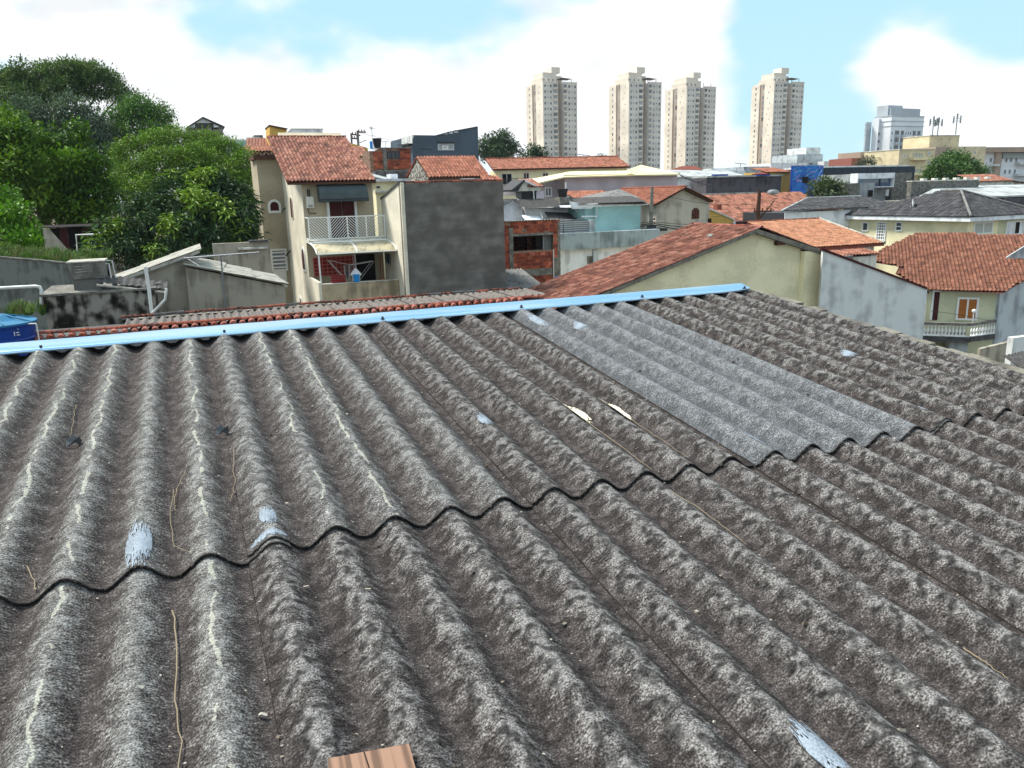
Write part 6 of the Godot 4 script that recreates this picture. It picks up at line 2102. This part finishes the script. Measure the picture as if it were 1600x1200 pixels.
	s.tube([pk0 + v(0, 0.1, 0), v(-0.55, 0.05, 0.55)], 0.1, 6)
	s.tube([pk0 + v(0, 0.1, 0), v(7.20, 0.05, 0.55)], 0.1, 6)
	put("hip_cap", s, M.fibre_grey, t)
	win(t, face("l", 0.00), [-8.97, -1.27, -8.36, -0.56], M.white_paint, M.pane, 1, 1, 0.09, "window")
	win(t, face("l", 0.00), [-7.57, -2.06, -6.69, -0.50], M.white_paint, M.pane, 4, 7, 0.09, "grid_window")
	win(t, face("l", 0.00), [-5.86, -1.17, -5.26, -0.47], M.white_paint, M.pane, 1, 2, 0.09, "tilt_window")
	win(t, face("f", 0.00), [0.60, -1.28, 2.58, -0.42], M.white_paint, M.curtain, 2, 1, 0.1, "window")
	win(t, face("f", 0.02), [3.97, -1.48, 5.87, -0.48], M.white_paint, M.white, 2, 1, 0.1, "window")
	bx("dark_gap", M.dark, t, 4.98, -1.45, 0.03, 5.40, -0.53764, 0.07)
	# satellite dish
	t = thing("satellite_dish", "oval white satellite dish on the dark hipped roof", "satellite dish", v(30.29, 12.21, -60.00))
	s = Sh.new()
	s.xf = Transform3D(Basis.from_euler(v(1.35, 0.5, -0.45)), v(0, 0.25, 0))
	s.lathe([Vector2(0.0, 0.0), Vector2(0.18, 0.02), Vector2(0.34, 0.08), Vector2(0.35, 0.09), Vector2(0.34, 0.10), Vector2(0.17, 0.05), Vector2(0.0, 0.03)], Vector3.ZERO, 20)
	put("dish", s, M.white_paint, t)
	s = Sh.new()
	s.tube([v(-0.05, 0.2, -0.1), v(-0.15, -0.5, -0.1)], 0.03, 5)
	s.tube([v(-0.1, 0.1, 0.0), v(-0.3, -0.1, 0.4)], 0.018, 4)
	put("mount", s, M.steel, t)
	# left wing with white boarding and its own dark roof
	t = thing("white_boarded_wing", "white boarded wing under a low dark roof, left of the pale yellow house", "house", v(21.63, 10.67, -62.00), 22)
	for k in 4:
		var x0 := lerpf(-0.19242, 6.41, k / 4.0)
		var x1 := lerpf(-0.19242, 6.41, (k + 1) / 4.0)
		bx("panel", M.white, t, x0 + 0.012, -6.0, -0.05 + 0.004 * k, x1 - 0.012, 1.35, 0.0)
	bx("wall", M.dark_metal, t, -0.19242, -6.0, -5.0, 6.41, 1.32, -0.06)
	tile_slope("roof_tiles", t, v(-0.74, 2.31, -4.50), v(12.76, 0, 0), v(0.00, -0.80, 4.80), 0.33, 0.42, M.tile_dark, 86, PackedVector2Array([Vector2(0.53447, -0.01), Vector2(1.00, -0.01), Vector2(1.01, 1.01), Vector2(-0.01, 1.01)]), 0.035, 0.2)
	s = Sh.new()
	s.quad(v(-0.74, 1.48, 0.30), v(12.02, 1.48, 0.30), v(12.02, 2.28, -4.50), v(6.08, 2.28, -4.50))
	put("roof_boards", s, M.fibre_dark, t)
	put("left_verge", Sh.new().tube([v(-0.74, 1.51, 0.30), v(6.08, 2.31, -4.50), v(12.02, 2.31, -4.50)], 0.1, 5), M.sheet_roof, t)
	put("side_fill", Sh.new().box(v(6.47, -0.68113, -1.0), v(7.62, 0.44114, 0.2)), M.concrete, t)


# ---------------------------------------------------------------- farther right

func back_right() -> void:
	var t: Node3D
	var s: Sh
	t = thing("dark_glass_hall", "long dark blue-grey building with flat white-edged roof, right of the painted wall", "building", v(45.22, 13.06, -115.00), 22)
	bx("wall", M.glass_wall, t, -0.34, -14.06, -8.00, 17.27, 3.35, 0.00)
	bx("roof_edge", M.white, t, -0.41044, 3.35, -8.0, 15.98, 3.55, 0.1)
	for k in 12:
		bx("panel_joint", M.dark_metal, t, lerpf(0.12327, 17.15, k / 11.0), -4.0, 0.0, lerpf(0.12327, 17.15, k / 11.0) + 0.08, 3.24, 0.05)
	for k in 3:
		bx("panel_joint", M.dark_metal, t, -0.22673, 2.52 - 1.1 * k, 0.0, 17.28, 2.52 - 1.1 * k + 0.06, 0.04)
	# white framed modern house
	t = thing("white_framed_house", "modern house with a white frame round a long dark window", "house", v(36.40, 12.83, -84.00), 22)
	bx("wall", M.concrete, t, 5.67, -13.83, -6.60, 8.38, 2.26, -0.60)
	bx("wall", M.grey_panel, t, -0.098732, -6.0, -5.0, 5.03, 2.22, -0.8)
	bx("frame", M.white, t, -0.098732, 1.70, -0.8, 5.03, 2.26, 0.2)
	bx("frame", M.white, t, -0.098732, 0.7885, -0.8, 5.03, 0.88679, 0.2)
	bx("frame", M.white, t, 4.94, 0.88679, -0.8, 5.03, 1.70, 0.198)
	bx("frame", M.white, t, -0.098732, 0.88679, -0.8, 0.051268, 1.70, 0.198)
	bx("window", M.pane_blue, t, 0.051268, 0.88679, -0.8, 4.94, 1.70, -0.2)
	bx("mullion", M.dark_metal, t, 3.31, 0.88679, -0.2, 3.45, 1.70, -0.12)
	bx("white_post", M.white, t, 4.74, -0.12191, -0.8, 5.15, 0.54237, -0.5)
	t = thing("grey_box_house", "plain grey box-shaped house in front of the white framed house", "house", v(33.59, 12.79, -80.00), 22)
	bx("wall", M.concrete, t, -0.08, -13.79, -4.00, 1.83, 1.33, 0.00)
	bx("wall", M.grey_panel, t, 1.82, -13.79, -4.17, 3.78, 1.32, 0.03)
	bx("doorway", M.dark, t, 2.97, -0.048106, 0.03, 3.61, 0.61169, 0.06)
	win(t, face("f", 0.00), [0.44, 0.61, 1.00, 0.84], M.concrete, M.concrete, 1, 1, 0.05, "window")
	# concrete walls and grey roofs on the right
	t = thing("grey_yard_wall", "long stained grey wall running right from the white framed house", "wall", v(41.28, 12.83, -82.00), 22)
	bx("wall", M.concrete, t, -0.20, -13.83, -0.50, 9.48, 1.27, 0.00)
	bx("coping", M.dirty_white, t, -0.24784, 1.27, -0.6, 9.48, 1.38, 0.1)
	for k in 7:
		bx("post_cap", M.dirty_white, t, 1.40 + 1.55 * k, 1.38, -0.4, 1.40 + 0.5 + 1.55 * k, 1.58, 0.0)
	t = thing("pale_grey_roofs", "broad pale grey sheet roof behind the dark hipped roof", "roof", v(39.17, 12.84, -76.00), 22)
	t.set_meta("kind", "thing")
	put("roof_slope", Sh.new().slab(v(-3.46, -0.32, 2.00), v(15.01, -0.28, 2.00), v(26.66, 0.61, -6.00), v(9.24, 0.74, -6.00), 0.15), M.sheet_roof, t)
	bx("wall", M.concrete, t, -0.78511, -6.0, -5.9, 17.94, -0.52444, 1.8)
	s = Sh.new()
	s.prism(PackedVector2Array([Vector2(8.42, -0.65), Vector2(8.56, -0.48), Vector2(14.79, -0.64), Vector2(14.93, -1.33), Vector2(10.27, -1.07)]), 1.5, 2.2)
	put("dark_eave", s, M.block_dark, t)
	t = thing("small_red_roof_house", "small red tiled roof at the right edge, below the white and mauve flats", "house", v(53.71, 13.91, -92.00), 22)
	tile_slope("roof_tiles", t, v(0.20, 0.82, -3.00), v(5.82, 0.00, -0.00), v(0.00, -0.79, 3.00), 0.28, 0.42, M.tile_patchy, 90, PackedVector2Array(), 0.05, 0.3)
	put("right_slope", Sh.new().slab(v(6.02, 0.03, 0.00), v(8.52, -0.27, 0.00), v(8.22, -0.17, -3.00), v(6.02, 0.82, -3.00), 0.1), M.clay_c, t)
	bx("wall", M.dirty_white, t, 0.67, -14.91, -2.70, 7.95, -0.01, -0.20)
	# beige flats with antennas
	t = thing("beige_flats", "beige block of flats with a tall stair block, right of the white high-rise", "building", v(79.60, 15.11, -150.00), 22)
	bx("wall", M.beige, t, -9.57, -16.11, -8.00, -0.71, 4.72, 0.00)
	bx("wall", M.tower_brown, t, -0.31, -16.11, -9.30, 3.71, 5.20, -0.30)
	bx("right_wing", M.beige, t, 5.80, -16.11, -11.00, 15.06, 5.34, -2.00)
	bx("stair_block", M.beige, t, 1.08, -16.11, -9.00, 8.84, 7.37, -3.00)
	for r in [[-8.56, 3.38, -8.08, 3.93], [-2.44, 3.67, -1.97, 4.34], [-2.40, 2.20, -1.82, 2.65]]:
		win(t, face("f", 0.0), r, M.far_white, M.window_grey, 1, 1, 0.12)
	win(t, face("f", -0.30), [2.29, 3.76, 2.93, 4.45], M.far_white, M.window_grey, 1, 1, 0.12, "window")
	win(t, face("f", -2.00), [11.98, 3.90, 12.49, 4.49], M.far_white, M.window_grey, 1, 1, 0.12, "window")
	win(t, face("f", -2.00), [12.05, 2.36, 12.65, 2.95], M.far_white, M.window_grey, 1, 1, 0.12, "window")
	for k in 2:
		win(t, face("f", 0.02), [-6.34, 3.14, -3.63, 4.24], M.beige, M.pane_pale, 4, 1, 0.2, "balcony_window")
		t.get_child(t.get_child_count() - 1).position.y = -2.7 * k
		bx("balcony", M.canopy, t, -6.94, 2.87 - 2.7 * k, 0.0, -3.16, 3.37 - 2.7 * k, 1.0)
	for k in 3:
		win(t, face("f", -3.00), [4.00, 6.57, 4.44, 6.97], M.beige, M.pane, 1, 1, 0.1, "window")
		t.get_child(t.get_child_count() - 1).position = v(1.0 * k, -1.2 * (k % 2), 0)
	bx("parapet", M.dirty_white, t, -9.65, 4.72, -8.1, -0.70623, 4.83, 0.15)
	bx("parapet", M.dirty_white, t, 0.9766, 7.37, -9.1, 8.93, 7.49, -2.9)
	for a in [[79.82, 22.80, -153.00, 2.85, 0], [80.78, 22.77, -153.00, 2.62, 1], [84.17, 23.03, -153.00, 3.07, 2]]:
		var labels := ["leftmost cell antenna mast on the beige stair block", "middle cell antenna mast on the beige stair block, close to the leftmost", "right cell antenna mast on the beige stair block, standing apart"]
		t = thing("cell_mast", labels[a[4]], "antenna mast", v(a[0], a[1], a[2]), 0.0, "cell antenna masts on the beige flats")
		s = Sh.new()
		s.tube([v(0, -0.5, 0), v(0, a[3], 0)], 0.09, 5)
		put("mast", s, M.steel, t)
		for k in 6:
			var an := TAU * k / 6.0
			s = Sh.new()
			s.box(v(cos(an) * 0.65 - 0.12, a[3] * (0.5 + 0.13 * (k % 3)), sin(an) * 0.65 - 0.08), v(cos(an) * 0.65 + 0.12, a[3] * (0.5 + 0.13 * (k % 3)) + 0.9, sin(an) * 0.65 + 0.08))
			s.tube([v(0, a[3] * (0.5 + 0.13 * (k % 3)) + 0.4, 0), v(cos(an) * 0.65, a[3] * (0.5 + 0.13 * (k % 3)) + 0.4, sin(an) * 0.65)], 0.04, 4)
			put("antenna_panel", s, M.grey_panel, t)
	# white and mauve flats at the right edge
	t = thing("white_mauve_flats", "white flats with mauve-brown top and pillar, at the right edge", "building", v(112.76, 13.63, -190.00), 22)
	bx("wall", M.far_white, t, -0.90, -14.63, -10.00, 4.40, 6.81, 0.00)
	bx("wall", M.far_white, t, 5.96, -14.63, -11.00, 22.40, 6.53, -1.00)
	bx("mauve_pillar", M.tower_brown, t, 1.84, -14.63, -8.40, 3.66, 7.90, 0.60)
	bx("mauve_top", M.tower_brown, t, -2.60, 6.76, -9.00, 19.15, 7.90, 1.00)
	bx("glass_band", M.pane_pale, t, 5.58, 5.41, -3.50, 21.67, 6.65, -0.50)
	for j in 3:
		for k in 6:
			var x: float = 0.44593 + [0.0, 1.3, 4.6, 6.6, 8.2, 10.0][k]
			var y: float = 4.49 - 2.7 * j
			win(t, face("f", 0.0 if k < 2 else -1.0), [x, y, x + 0.9, y + 1.1], M.far_white, M.window_grey, 1, 1, 0.1)
		bx("balcony", M.white_grey, t, 0.75555, 3.62 - 2.7 * j, 0.0, 2.69, 4.13 - 2.7 * j, 1.1)
		bx("balcony", M.white_grey, t, 10.57, 3.94 - 2.7 * j, -1.0, 15.06, 4.54 - 2.7 * j, 0.3)
	# white high-rise
	t = thing("white_high_rise", "white high-rise with stacked dark balconies and stepped grey top", "tower block", v(159.86, 20.95, -340.00), 28)
	bx("body", M.high_white, t, 0.0, -H0(), -8.0, 20.91, 20.40, 0.0)
	bx("left_body", M.high_white, t, -1.19, -H0(), -8.0, -0.003, 19.40, -5.0)
	bx("left_block", M.high_grey, t, -3.70, -H0(), -9.6, -0.5, 18.40, -9.0)
	bx("top_storey", M.high_grey, t, 0.8, 20.40, -7.0, 19.71, 23.40, -1.2)
	bx("roof_block", M.high_grey, t, 0.3, 19.40, -7.5, 9.41, 24.57, -2.2)
	bx("roof_block", M.high_grey, t, 10.46, 23.40, -7.0, 17.99, 23.57, -3.0)
	for k in 3:
		bx("cornice", M.high_grey, t, -0.2, 20.40 - 0.3 - 2.0 * k, -8.2, 20.91 + 0.2, 20.40 - 2.0 * k, 0.25)
		bx("cornice", M.high_grey, t, -3.90, 20.40 - 3.0 - 2.0 * k, -9.7, -1.29, 20.40 - 2.7 - 2.0 * k, -8.8)
	for j in 9:
		var y: float = 20.40 - 8.6 - 3.0 * j
		for q in [[0.13, 0.27], [0.31, 0.41], [0.68, 0.78], [0.83, 0.93]]:
			bx("balcony", M.high_grey, t, 20.91 * q[0], y, 0.0, 20.91 * q[1], y + 0.9, 0.9)
			bx("balcony_opening", M.pane, t, 20.91 * q[0] + 0.1, y + 0.9, 0.0, 20.91 * q[1] - 0.1, y + 2.6, 0.06)
		for q in [0.04, 0.46, 0.53, 0.6]:
			bx("window", M.window_grey, t, 20.91 * q, y + 1.0, 0.0, 20.91 * q + 0.55, y + 2.1, 0.05)
		for q in [0.3, 0.62]:
			bx("window", M.window_grey, t, -1.19 * q - 0.3, y + 1.0, -5.0, -1.19 * q + 0.4, y + 2.1, -4.94)
	# blocks at its foot
	t = thing("brown_block", "small brown flat-roofed block at the left foot of the white high-rise", "building", v(68.16, 17.21, -160.00), 22)
	bx("wall", M.tower_brown, t, 4.05, -18.21, -8.00, 7.45, 3.06, -2.00)
	bx("wall", M.clay_pink, t, -0.18, -18.21, -6.00, 2.30, 1.82, 0.00)
	t = thing("grey_white_blocks", "grey and white flat-roofed blocks right of the fourth tower", "building", v(60.87, 17.72, -170.00), 22)
	bx("wall", M.grey_wall, t, 2.64, -18.72, -11.00, 9.64, 2.85, -3.00)
	bx("tower", M.white_grey, t, 6.77, -18.72, -11.00, 10.69, 4.33, -5.00)
	bx("low_wall", M.white, t, -7.99, -18.72, -4.50, 1.38, 0.93, 1.50)
	bx("right_wall", M.white_grey, t, 7.29, -18.72, -8.00, 14.71, 1.22, 0.00)
	for k in 5:
		bx("window", M.pane, t, 10.50 + 0.75 * k, 0.26087, 0.0, 10.50 + 0.45 + 0.75 * k, 0.6577, 0.06)
	for k in 3:
		bx("window", M.pane, t, 6.03 + 1.4 * k, 0.70379, -3.0, 6.03 + 0.8 + 1.4 * k, 0.96981, -2.94)


func H0() -> float:
	return 40.0


# ---------------------------------------------------------------- the four towers

func towers() -> void:
	var t := thing("apartment_tower", "leftmost of the four cream apartment towers, behind the long red roof", "tower block", v(19.72, 68.49, -421.00), 25, "cream apartment towers on the skyline")
	# local y = 0 is the eaves; two storeys of stair and tank blocks above
	var w: float = 19.90
	bx("front_block", M.tower_shade, t, 0.0, -76.0, -8.0, 8.64, 0.0, 0.0)  # front faces: shade put into a greyer copy of the tower colour
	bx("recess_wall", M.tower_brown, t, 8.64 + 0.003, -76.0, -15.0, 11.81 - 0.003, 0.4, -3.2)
	bx("right_block", M.tower_shade, t, 11.81, -76.0, -8.0, w, 0.0, -0.004)
	bx("core", M.tower, t, 0.5, -76.0, -17.17, w - 0.5, 0.6, -8.003)
	bx("left_block", M.tower, t, 0.0, -76.0, -19.17, 6.0, 0.0, -12.17)
	bx("left_face", M.tower, t, -0.06, -76.0, -8.0, 0.0, 0.02, 0.02)  # sunlit side put into the colour: paler skin over the front block
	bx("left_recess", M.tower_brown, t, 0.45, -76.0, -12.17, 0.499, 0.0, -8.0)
	var rows := 24
	var fl := 2.8
	var frame := Sh.new().box(v(-0.08, -0.08, 0.0), v(0.98, 1.28, 0.03)).mesh()
	var small := Sh.new().box(v(0.0, 0.0, 0.0), v(0.55, 0.6, 0.05)).mesh()
	var pane := Sh.new().box(v(0.0, 0.0, 0.0), v(0.9, 1.2, 0.06)).mesh()
	var bigpane := Sh.new().box(v(0.0, 0.0, 0.0), v(2.2, 1.9, 0.06)).mesh()
	var r := RandomNumberGenerator.new()
	r.seed = 3
	for j in rows:
		var y := -2.3 - fl * j
		if y < -46.0:
			break
		for q in [[0.8, 0], [2.6, 1], [4.1, 0], [6.04, 2], [12.01, 2], [14.81, 0], [16.71, 1], [18.30, 0]]:
			var o := put("window", [pane, small, bigpane][q[1]], M.window_grey if r.randf() > 0.4 else M.window_pale, t)
			o.position = v(q[0], y - (0.4 if q[1] == 2 else 0.0) + (0.4 if q[1] == 1 else 0.0), 0.0)
			if q[1] == 2:
				var b := put("balcony", Sh.new().box(v(-0.05, -0.5, 0.0), v(2.3, 0.35, 0.5)) if j == 0 else t.get_node("balcony").mesh, M.tower, t)
				b.position = v(q[0], y - 0.4, 0.0)
				if q[0] > 11.81 - 0.5:
					b.scale.x = 0.8
					o.scale.x = 0.8
		for q in [[-15.17, 0.0, 0], [-9.6, 0.45, 2], [-3.0 - 1.0 * (j % 3), -0.06, 1]]:
			var o := put("window", [pane, small, bigpane][q[2]], M.window_grey if r.randf() > 0.5 else M.window_pale, t)
			o.rotation.y = -PI / 2
			o.position = v(q[1], y, q[0] - 0.6)
	# stair and tank blocks on top, with a small roof terrace pergola
	bx("roof_block", M.tower, t, 0.4, 0.0, -14.0, 8.64, 2.4, -1.6)
	bx("roof_block", M.tower, t, 1.37, 2.403, -13.0, 9.24, 5.0, -2.4)
	bx("tank_block", M.tower, t, 6.64, 5.003, -10.0, 11.61, 7.8, -3.0)
	bx("roof_block", M.tower, t, 11.31, 0.403, -14.0, 14.31, 4.0, -6.0)
	put("pergola", Sh.new().slab(v(11.81, 2.6, -1.0), v(16.90, 2.2, -1.0), v(16.90, 2.2, -6.0), v(11.81, 2.6, -6.0), 0.25), M.wood_beam, t)
	for k in 2:
		bx("pergola_post", M.wood_beam, t, 12.21 + 5.0 * k, 0.0, -1.4, 12.41 + 5.0 * k, 2.25, -1.2)
	for k in 3:
		bx("roof_window", M.pane, t, 1.2 + 2.6 * k, 0.9, -1.6, 1.9 + 2.6 * k, 1.7, -1.54)
	bx("parapet", M.tower, t, -0.1, 0.023, -0.3, 8.64, 0.45, 0.1)
	bx("parapet", M.tower, t, 11.81, 0.003, -0.3, w + 0.1, 0.45, 0.1)
	var spots := [[63.38, 67.36, -421.00, 25.0, 1.0, "second of the four cream apartment towers from the left, close beside the third"], [98.24, 67.46, -446.00, 26.0, 1.0, "third of the four cream apartment towers from the left, slightly lower than the second"], [145.88, 68.74, -448.00, 21.0, 1.0, "rightmost of the four cream apartment towers, standing apart left of the blue painted wall"]]
	for a in spots:
		var c: Node3D = t.duplicate()
		c.name = numbered("apartment_tower")
		add_child(c)
		c.position = v(a[0], a[1], a[2])
		c.rotation_degrees.y = a[3]
		tag(c, a[5], "tower block", "cream apartment towers on the skyline")
	for c in get_children():
		if str(c.name).begins_with("apartment_tower"):
			for w2 in c.get_children():
				if str(w2.name).begins_with("window"):
					var q := r.randf()
					w2.material_override = M.window_grey if q < 0.45 else (M.window_pale if q < 0.9 else M.pane)
	# the top terraces differ from tower to tower
	for c in [get_node("apartment_tower_002")]:
		c.get_node("pergola").free()


# ---------------------------------------------------------------- cables and small things

func sag(a: Vector3, b: Vector3, drop: float) -> Array:
	var out := []
	for k in 13:
		var q := k / 12.0
		out.append(a.lerp(b, q) - v(0, drop * 4.0 * q * (1.0 - q), 0))
	return out


func cables() -> void:
	var rows := [
		[v(6.11, 11.98, -52.00), v(9.00, 12.09, -50.00), v(17.21, 11.79, -55.00), 0.25, 0.016, "thin top cable strung between the two utility poles"],
		[v(6.94, 11.83, -52.00), v(9.00, 11.99, -50.00), v(17.22, 11.57, -55.00), 0.3, 0.03, "thick black cable between the utility poles, second from the top"],
		[v(7.36, 11.74, -52.00), v(9.00, 11.91, -50.00), v(15.89, 11.09, -54.00), 0.2, 0.03, "thick black cable sloping down right from the concrete pole"],
		[v(7.83, 11.69, -51.00), v(9.00, 11.74, -50.00), v(17.22, 11.44, -55.00), 0.25, 0.014, "thin lower cable between the utility poles"]]
	for a in rows:
		var s := Sh.new()
		s.tube(sag(a[0], a[1], 0.1), a[4], 4)
		s.tube(sag(a[1], a[2], a[3]), a[4], 4)
		fixed(put("cable", s, M.dark_metal), a[5], "cable", "cables between the utility poles")
	var s2 := Sh.new()
	s2.tube(sag(v(14.86, 15.27, -70.00), v(23.85, 14.38, -94.00), 0.2), 0.05, 4)
	s2.tube(sag(v(21.73, 14.77, -92.00), v(24.93, 15.40, -96.00), 0.1), 0.05, 4)
	fixed(put("cable", s2, M.dark_metal), "black cables crossing in front of the white shed wall by the dark stained wall", "cable")
	var more := [
		[v(8.97, 13.88, -50.00), v(17.24, 12.90, -55.00), 0.35, "upper thin cable between the tops of the two utility poles"],
		[v(17.23, 13.16, -55.00), v(40.95, 12.18, -62.00), 0.6, "long thin cable running right from the lamp post past the dark hipped roof"],
		[v(-13.36, 19.81, -75.00), v(-2.22, 19.19, -95.00), 0.5, "thin cable from the twin poles past the grey modern house"],
		[v(17.26, 12.60, -55.00), v(15.86, 11.87, -63.00), 0.2, "short thin cable from the lamp post to the ochre wall"]]
	for a in more:
		var s3 := Sh.new()
		s3.tube(sag(a[0], a[1], a[2]), 0.012, 4)
		fixed(put("cable", s3, M.dark_metal), a[3], "cable")
	# television aerial shapes over the far roofs
	for a in [[11.46, 18.65, -120.00, 7.0, "thin flat aerial left of the second tower, above the long red roof"], [37.51, 17.09, -130.00, 6.0, "small aerial above the white flats between the third and fourth towers"]]:
		var s := Sh.new()
		s.tube([v(0, -2.0, 0), v(0, 0.6, 0)], 0.05, 4)
		s.tube([v(-0.9, 0.75, 0), v(0.9, 0.5, 0.2)], 0.05, 4)
		for k in 4:
			s.tube([v(-0.8 + 0.45 * k, 0.7 - 0.06 * k, -0.3), v(-0.8 + 0.45 * k, 0.7 - 0.06 * k, 0.35)], 0.035, 4)
		var o := put("aerial", s, M.steel)
		o.position = v(a[0], a[1], a[2])
		fixed(o, a[4], "antenna")


# a point on the roof: crest number, metres down the slope, height above the sheet
func on_roof(i: float, z: float, up := 0.0) -> Vector3:
	var x := i * PITCH
	return roof.transform * v(x, wave_y(x) + up + (0.004 if z < 2.3 else -0.008), z)


func small_things() -> void:
	var r := RandomNumberGenerator.new()
	r.seed = 77
	# sawn board at the bottom edge
	var t := thing("wooden_board", "end of a reddish-brown sawn wooden board lying on the roof at the bottom edge", "board")
	var p0 := on_roof(4.99, 3.19)
	var p1 := on_roof(5.85, 3.20)
	var nor := v(0.04, 0.99, 0.09)
	var base := (p0 + p1) * 0.5
	var along := (p1 - p0).normalized()
	var down := along.cross(nor).normalized()
	if down.z < 0.0:
		down = -down
	t.position = base
	t.basis = Basis(along, nor, down)
	var half: float = p0.distance_to(p1) * 0.5
	var grain := noise_image(256, 256, 0.02, FastNoiseLite.TYPE_SIMPLEX_SMOOTH, 4, 91, Vector2i(1, 16))
	var wm := mat(142, 112, 94, 0.75)
	wm.albedo_texture = grey(256, 256, [[grain, 1.0]], 0.72, 0.3, 0.6)
	wm.uv1_triplanar = true
	wm.uv1_scale = v(7, 1.2, 1.2)
	var s := Sh.new()
	s.box(v(-half, 0.0, 0.0), v(half, 0.022, 0.6))
	var bd := put("board", s, wm, t)
	bd.position.y = 0.006
	s = Sh.new()
	s.tube([v(-half * 0.12, 0.0288, 0.0), v(-half * 0.06, 0.0288, 0.06), v(-half * 0.1, 0.0288, 0.16), v(0.0, 0.0288, 0.4)], 0.0012, 4)
	put("crack", s, M.bark, t)
	# dry stems lying in the valleys
	var stems := [
		[3.45, 2.48, 3.50, 2.63, 3.47, 2.83, 3.53, 2.96, 3.49, 3.09, 0.0022, "long pale dry stem in the valley left of the third crest, below the sheet edge"],
		[3.48, 1.77, 3.42, 1.98, 3.49, 2.16, 3.76, 2.36, 3.91, 2.43, 0.0012, "thin curved dry stem above the sheet edge, right of the largest blue smear"],
		[1.39, 2.14, 1.53, 2.22, 1.58, 2.31, 1.59, 2.35, 1.57, 2.40, 0.0018, "short hooked dry stem near the left edge, above the sheet edge"],
		[4.68, 1.53, 4.58, 1.70, 4.59, 1.79, 4.49, 1.89, 4.45, 1.93, 0.0014, "wiry stem beside the right-hand grey plastic scrap"],
		[3.74, 1.68, 3.56, 1.77, 3.50, 1.84, 3.51, 1.89, 3.52, 1.93, 0.0016, "small curved stem in the valley left of the fourth scratched crest"],
		[1.36, 0.79, 1.37, 0.95, 1.43, 1.11, 1.42, 1.19, 1.39, 1.23, 0.0012, "thin stem above the left-hand grey plastic scrap"],
		[11.99, 2.45, 12.11, 2.55, 12.19, 2.65, 12.22, 2.74, 12.24, 2.78, 0.0016, "long pale stem in a valley just below the sheet edge, right of the middle"],
		[12.35, 1.73, 12.27, 1.94, 12.28, 2.11, 12.25, 2.23, 12.21, 2.36, 0.0016, "long pale stem in the valley below the cream filler blobs"],
		[13.12, 1.85, 13.12, 1.98, 13.15, 2.10, 13.18, 2.18, 13.18, 2.24, 0.0013, "thin stem in the valley right of the cream filler blobs"],
		[13.38, 3.34, 13.30, 3.39, 13.30, 3.41, 13.33, 3.44, 13.33, 3.46, 0.0022, "pale dry leaf stalk on a crest near the right edge"]]
	for a in stems:
		s = Sh.new()
		var pts := []
		for k in 5:
			var zz: float = minf(a[2 * k + 1], 2.27) if a[1] < 2.2 else maxf(a[2 * k + 1], 2.33)
			pts.append(on_roof(a[2 * k], zz, 0.005))
		var fine := []
		for k in 4:
			for q in 4:
				fine.append((pts[k] as Vector3).lerp(pts[k + 1], q / 4.0) + v(r.randf_range(-0.003, 0.003), 0.001, r.randf_range(-0.003, 0.003)))
		fine.append(pts[4])
		s.tube(fine, a[10], 5, a[10] * 0.6)
		fixed(put("dry_stem", s, M.straw), a[11], "stem", "dry stems lying on the roof")
	# scraps of grey plastic
	for a in [[4.52, 1.33, 0.035, "small curled grey scrap in the valley, right of the fourth scratched crest"], [1.57, 1.25, 0.04, "small flat grey scrap in the second valley from the left"]]:
		s = Sh.new()
		for k in 8:
			var a0 := TAU * k / 8.0
			var a1 := TAU * (k + 1) / 8.0
			var r0: float = a[2] * (0.7 + 0.4 * sin(k * 2.3))
			var r1: float = a[2] * (0.7 + 0.4 * sin((k + 1) % 8 * 2.3))
			s.tri(v(0, 0.012, 0), v(cos(a0) * r0, 0.022 * sin(a0 * 2.0) + 0.02, sin(a0) * r0 * 0.6), v(cos(a1) * r1, 0.022 * sin(a1 * 2.0) + 0.02, sin(a1) * r1 * 0.6))
		var o := put("plastic_scrap", s, M.leafscrap)
		o.position = on_roof(a[0], a[1], 0.004)
		fixed(o, a[3], "scrap", "grey scraps lying on the roof")
	# loose grit and bits caught on the sheets
	var grit := Sh.new().box(v(-0.5, -0.3, -0.35), v(0.5, 0.3, 0.35)).mesh()
	var list: Array[Transform3D] = []
	for k in 2600:
		var i := r.randf_range(-3.0, 25.0)
		if r.randf() < 0.7:
			i = roundf(i) + 0.5 + r.randf_range(-0.22, 0.22)
		var z := r.randf_range(0.05, 4.2)
		var sc := r.randf_range(0.0012, 0.0045) * (1.0 if r.randf() < 0.95 else 2.2)
		list.append(Transform3D(Basis.from_euler(v(r.randf() * 3.0, r.randf() * 6.0, r.randf() * 3.0)).scaled(v(sc * 1.6, sc, sc)), on_roof(i, z, 0.003)))
	var g := scatter("grit", grit, list, [lin(150, 142, 130), lin(120, 110, 100), lin(176, 170, 158), lin(90, 80, 70)], self, 15)
	g.material_override = M.plain_tint
	stuff(g)
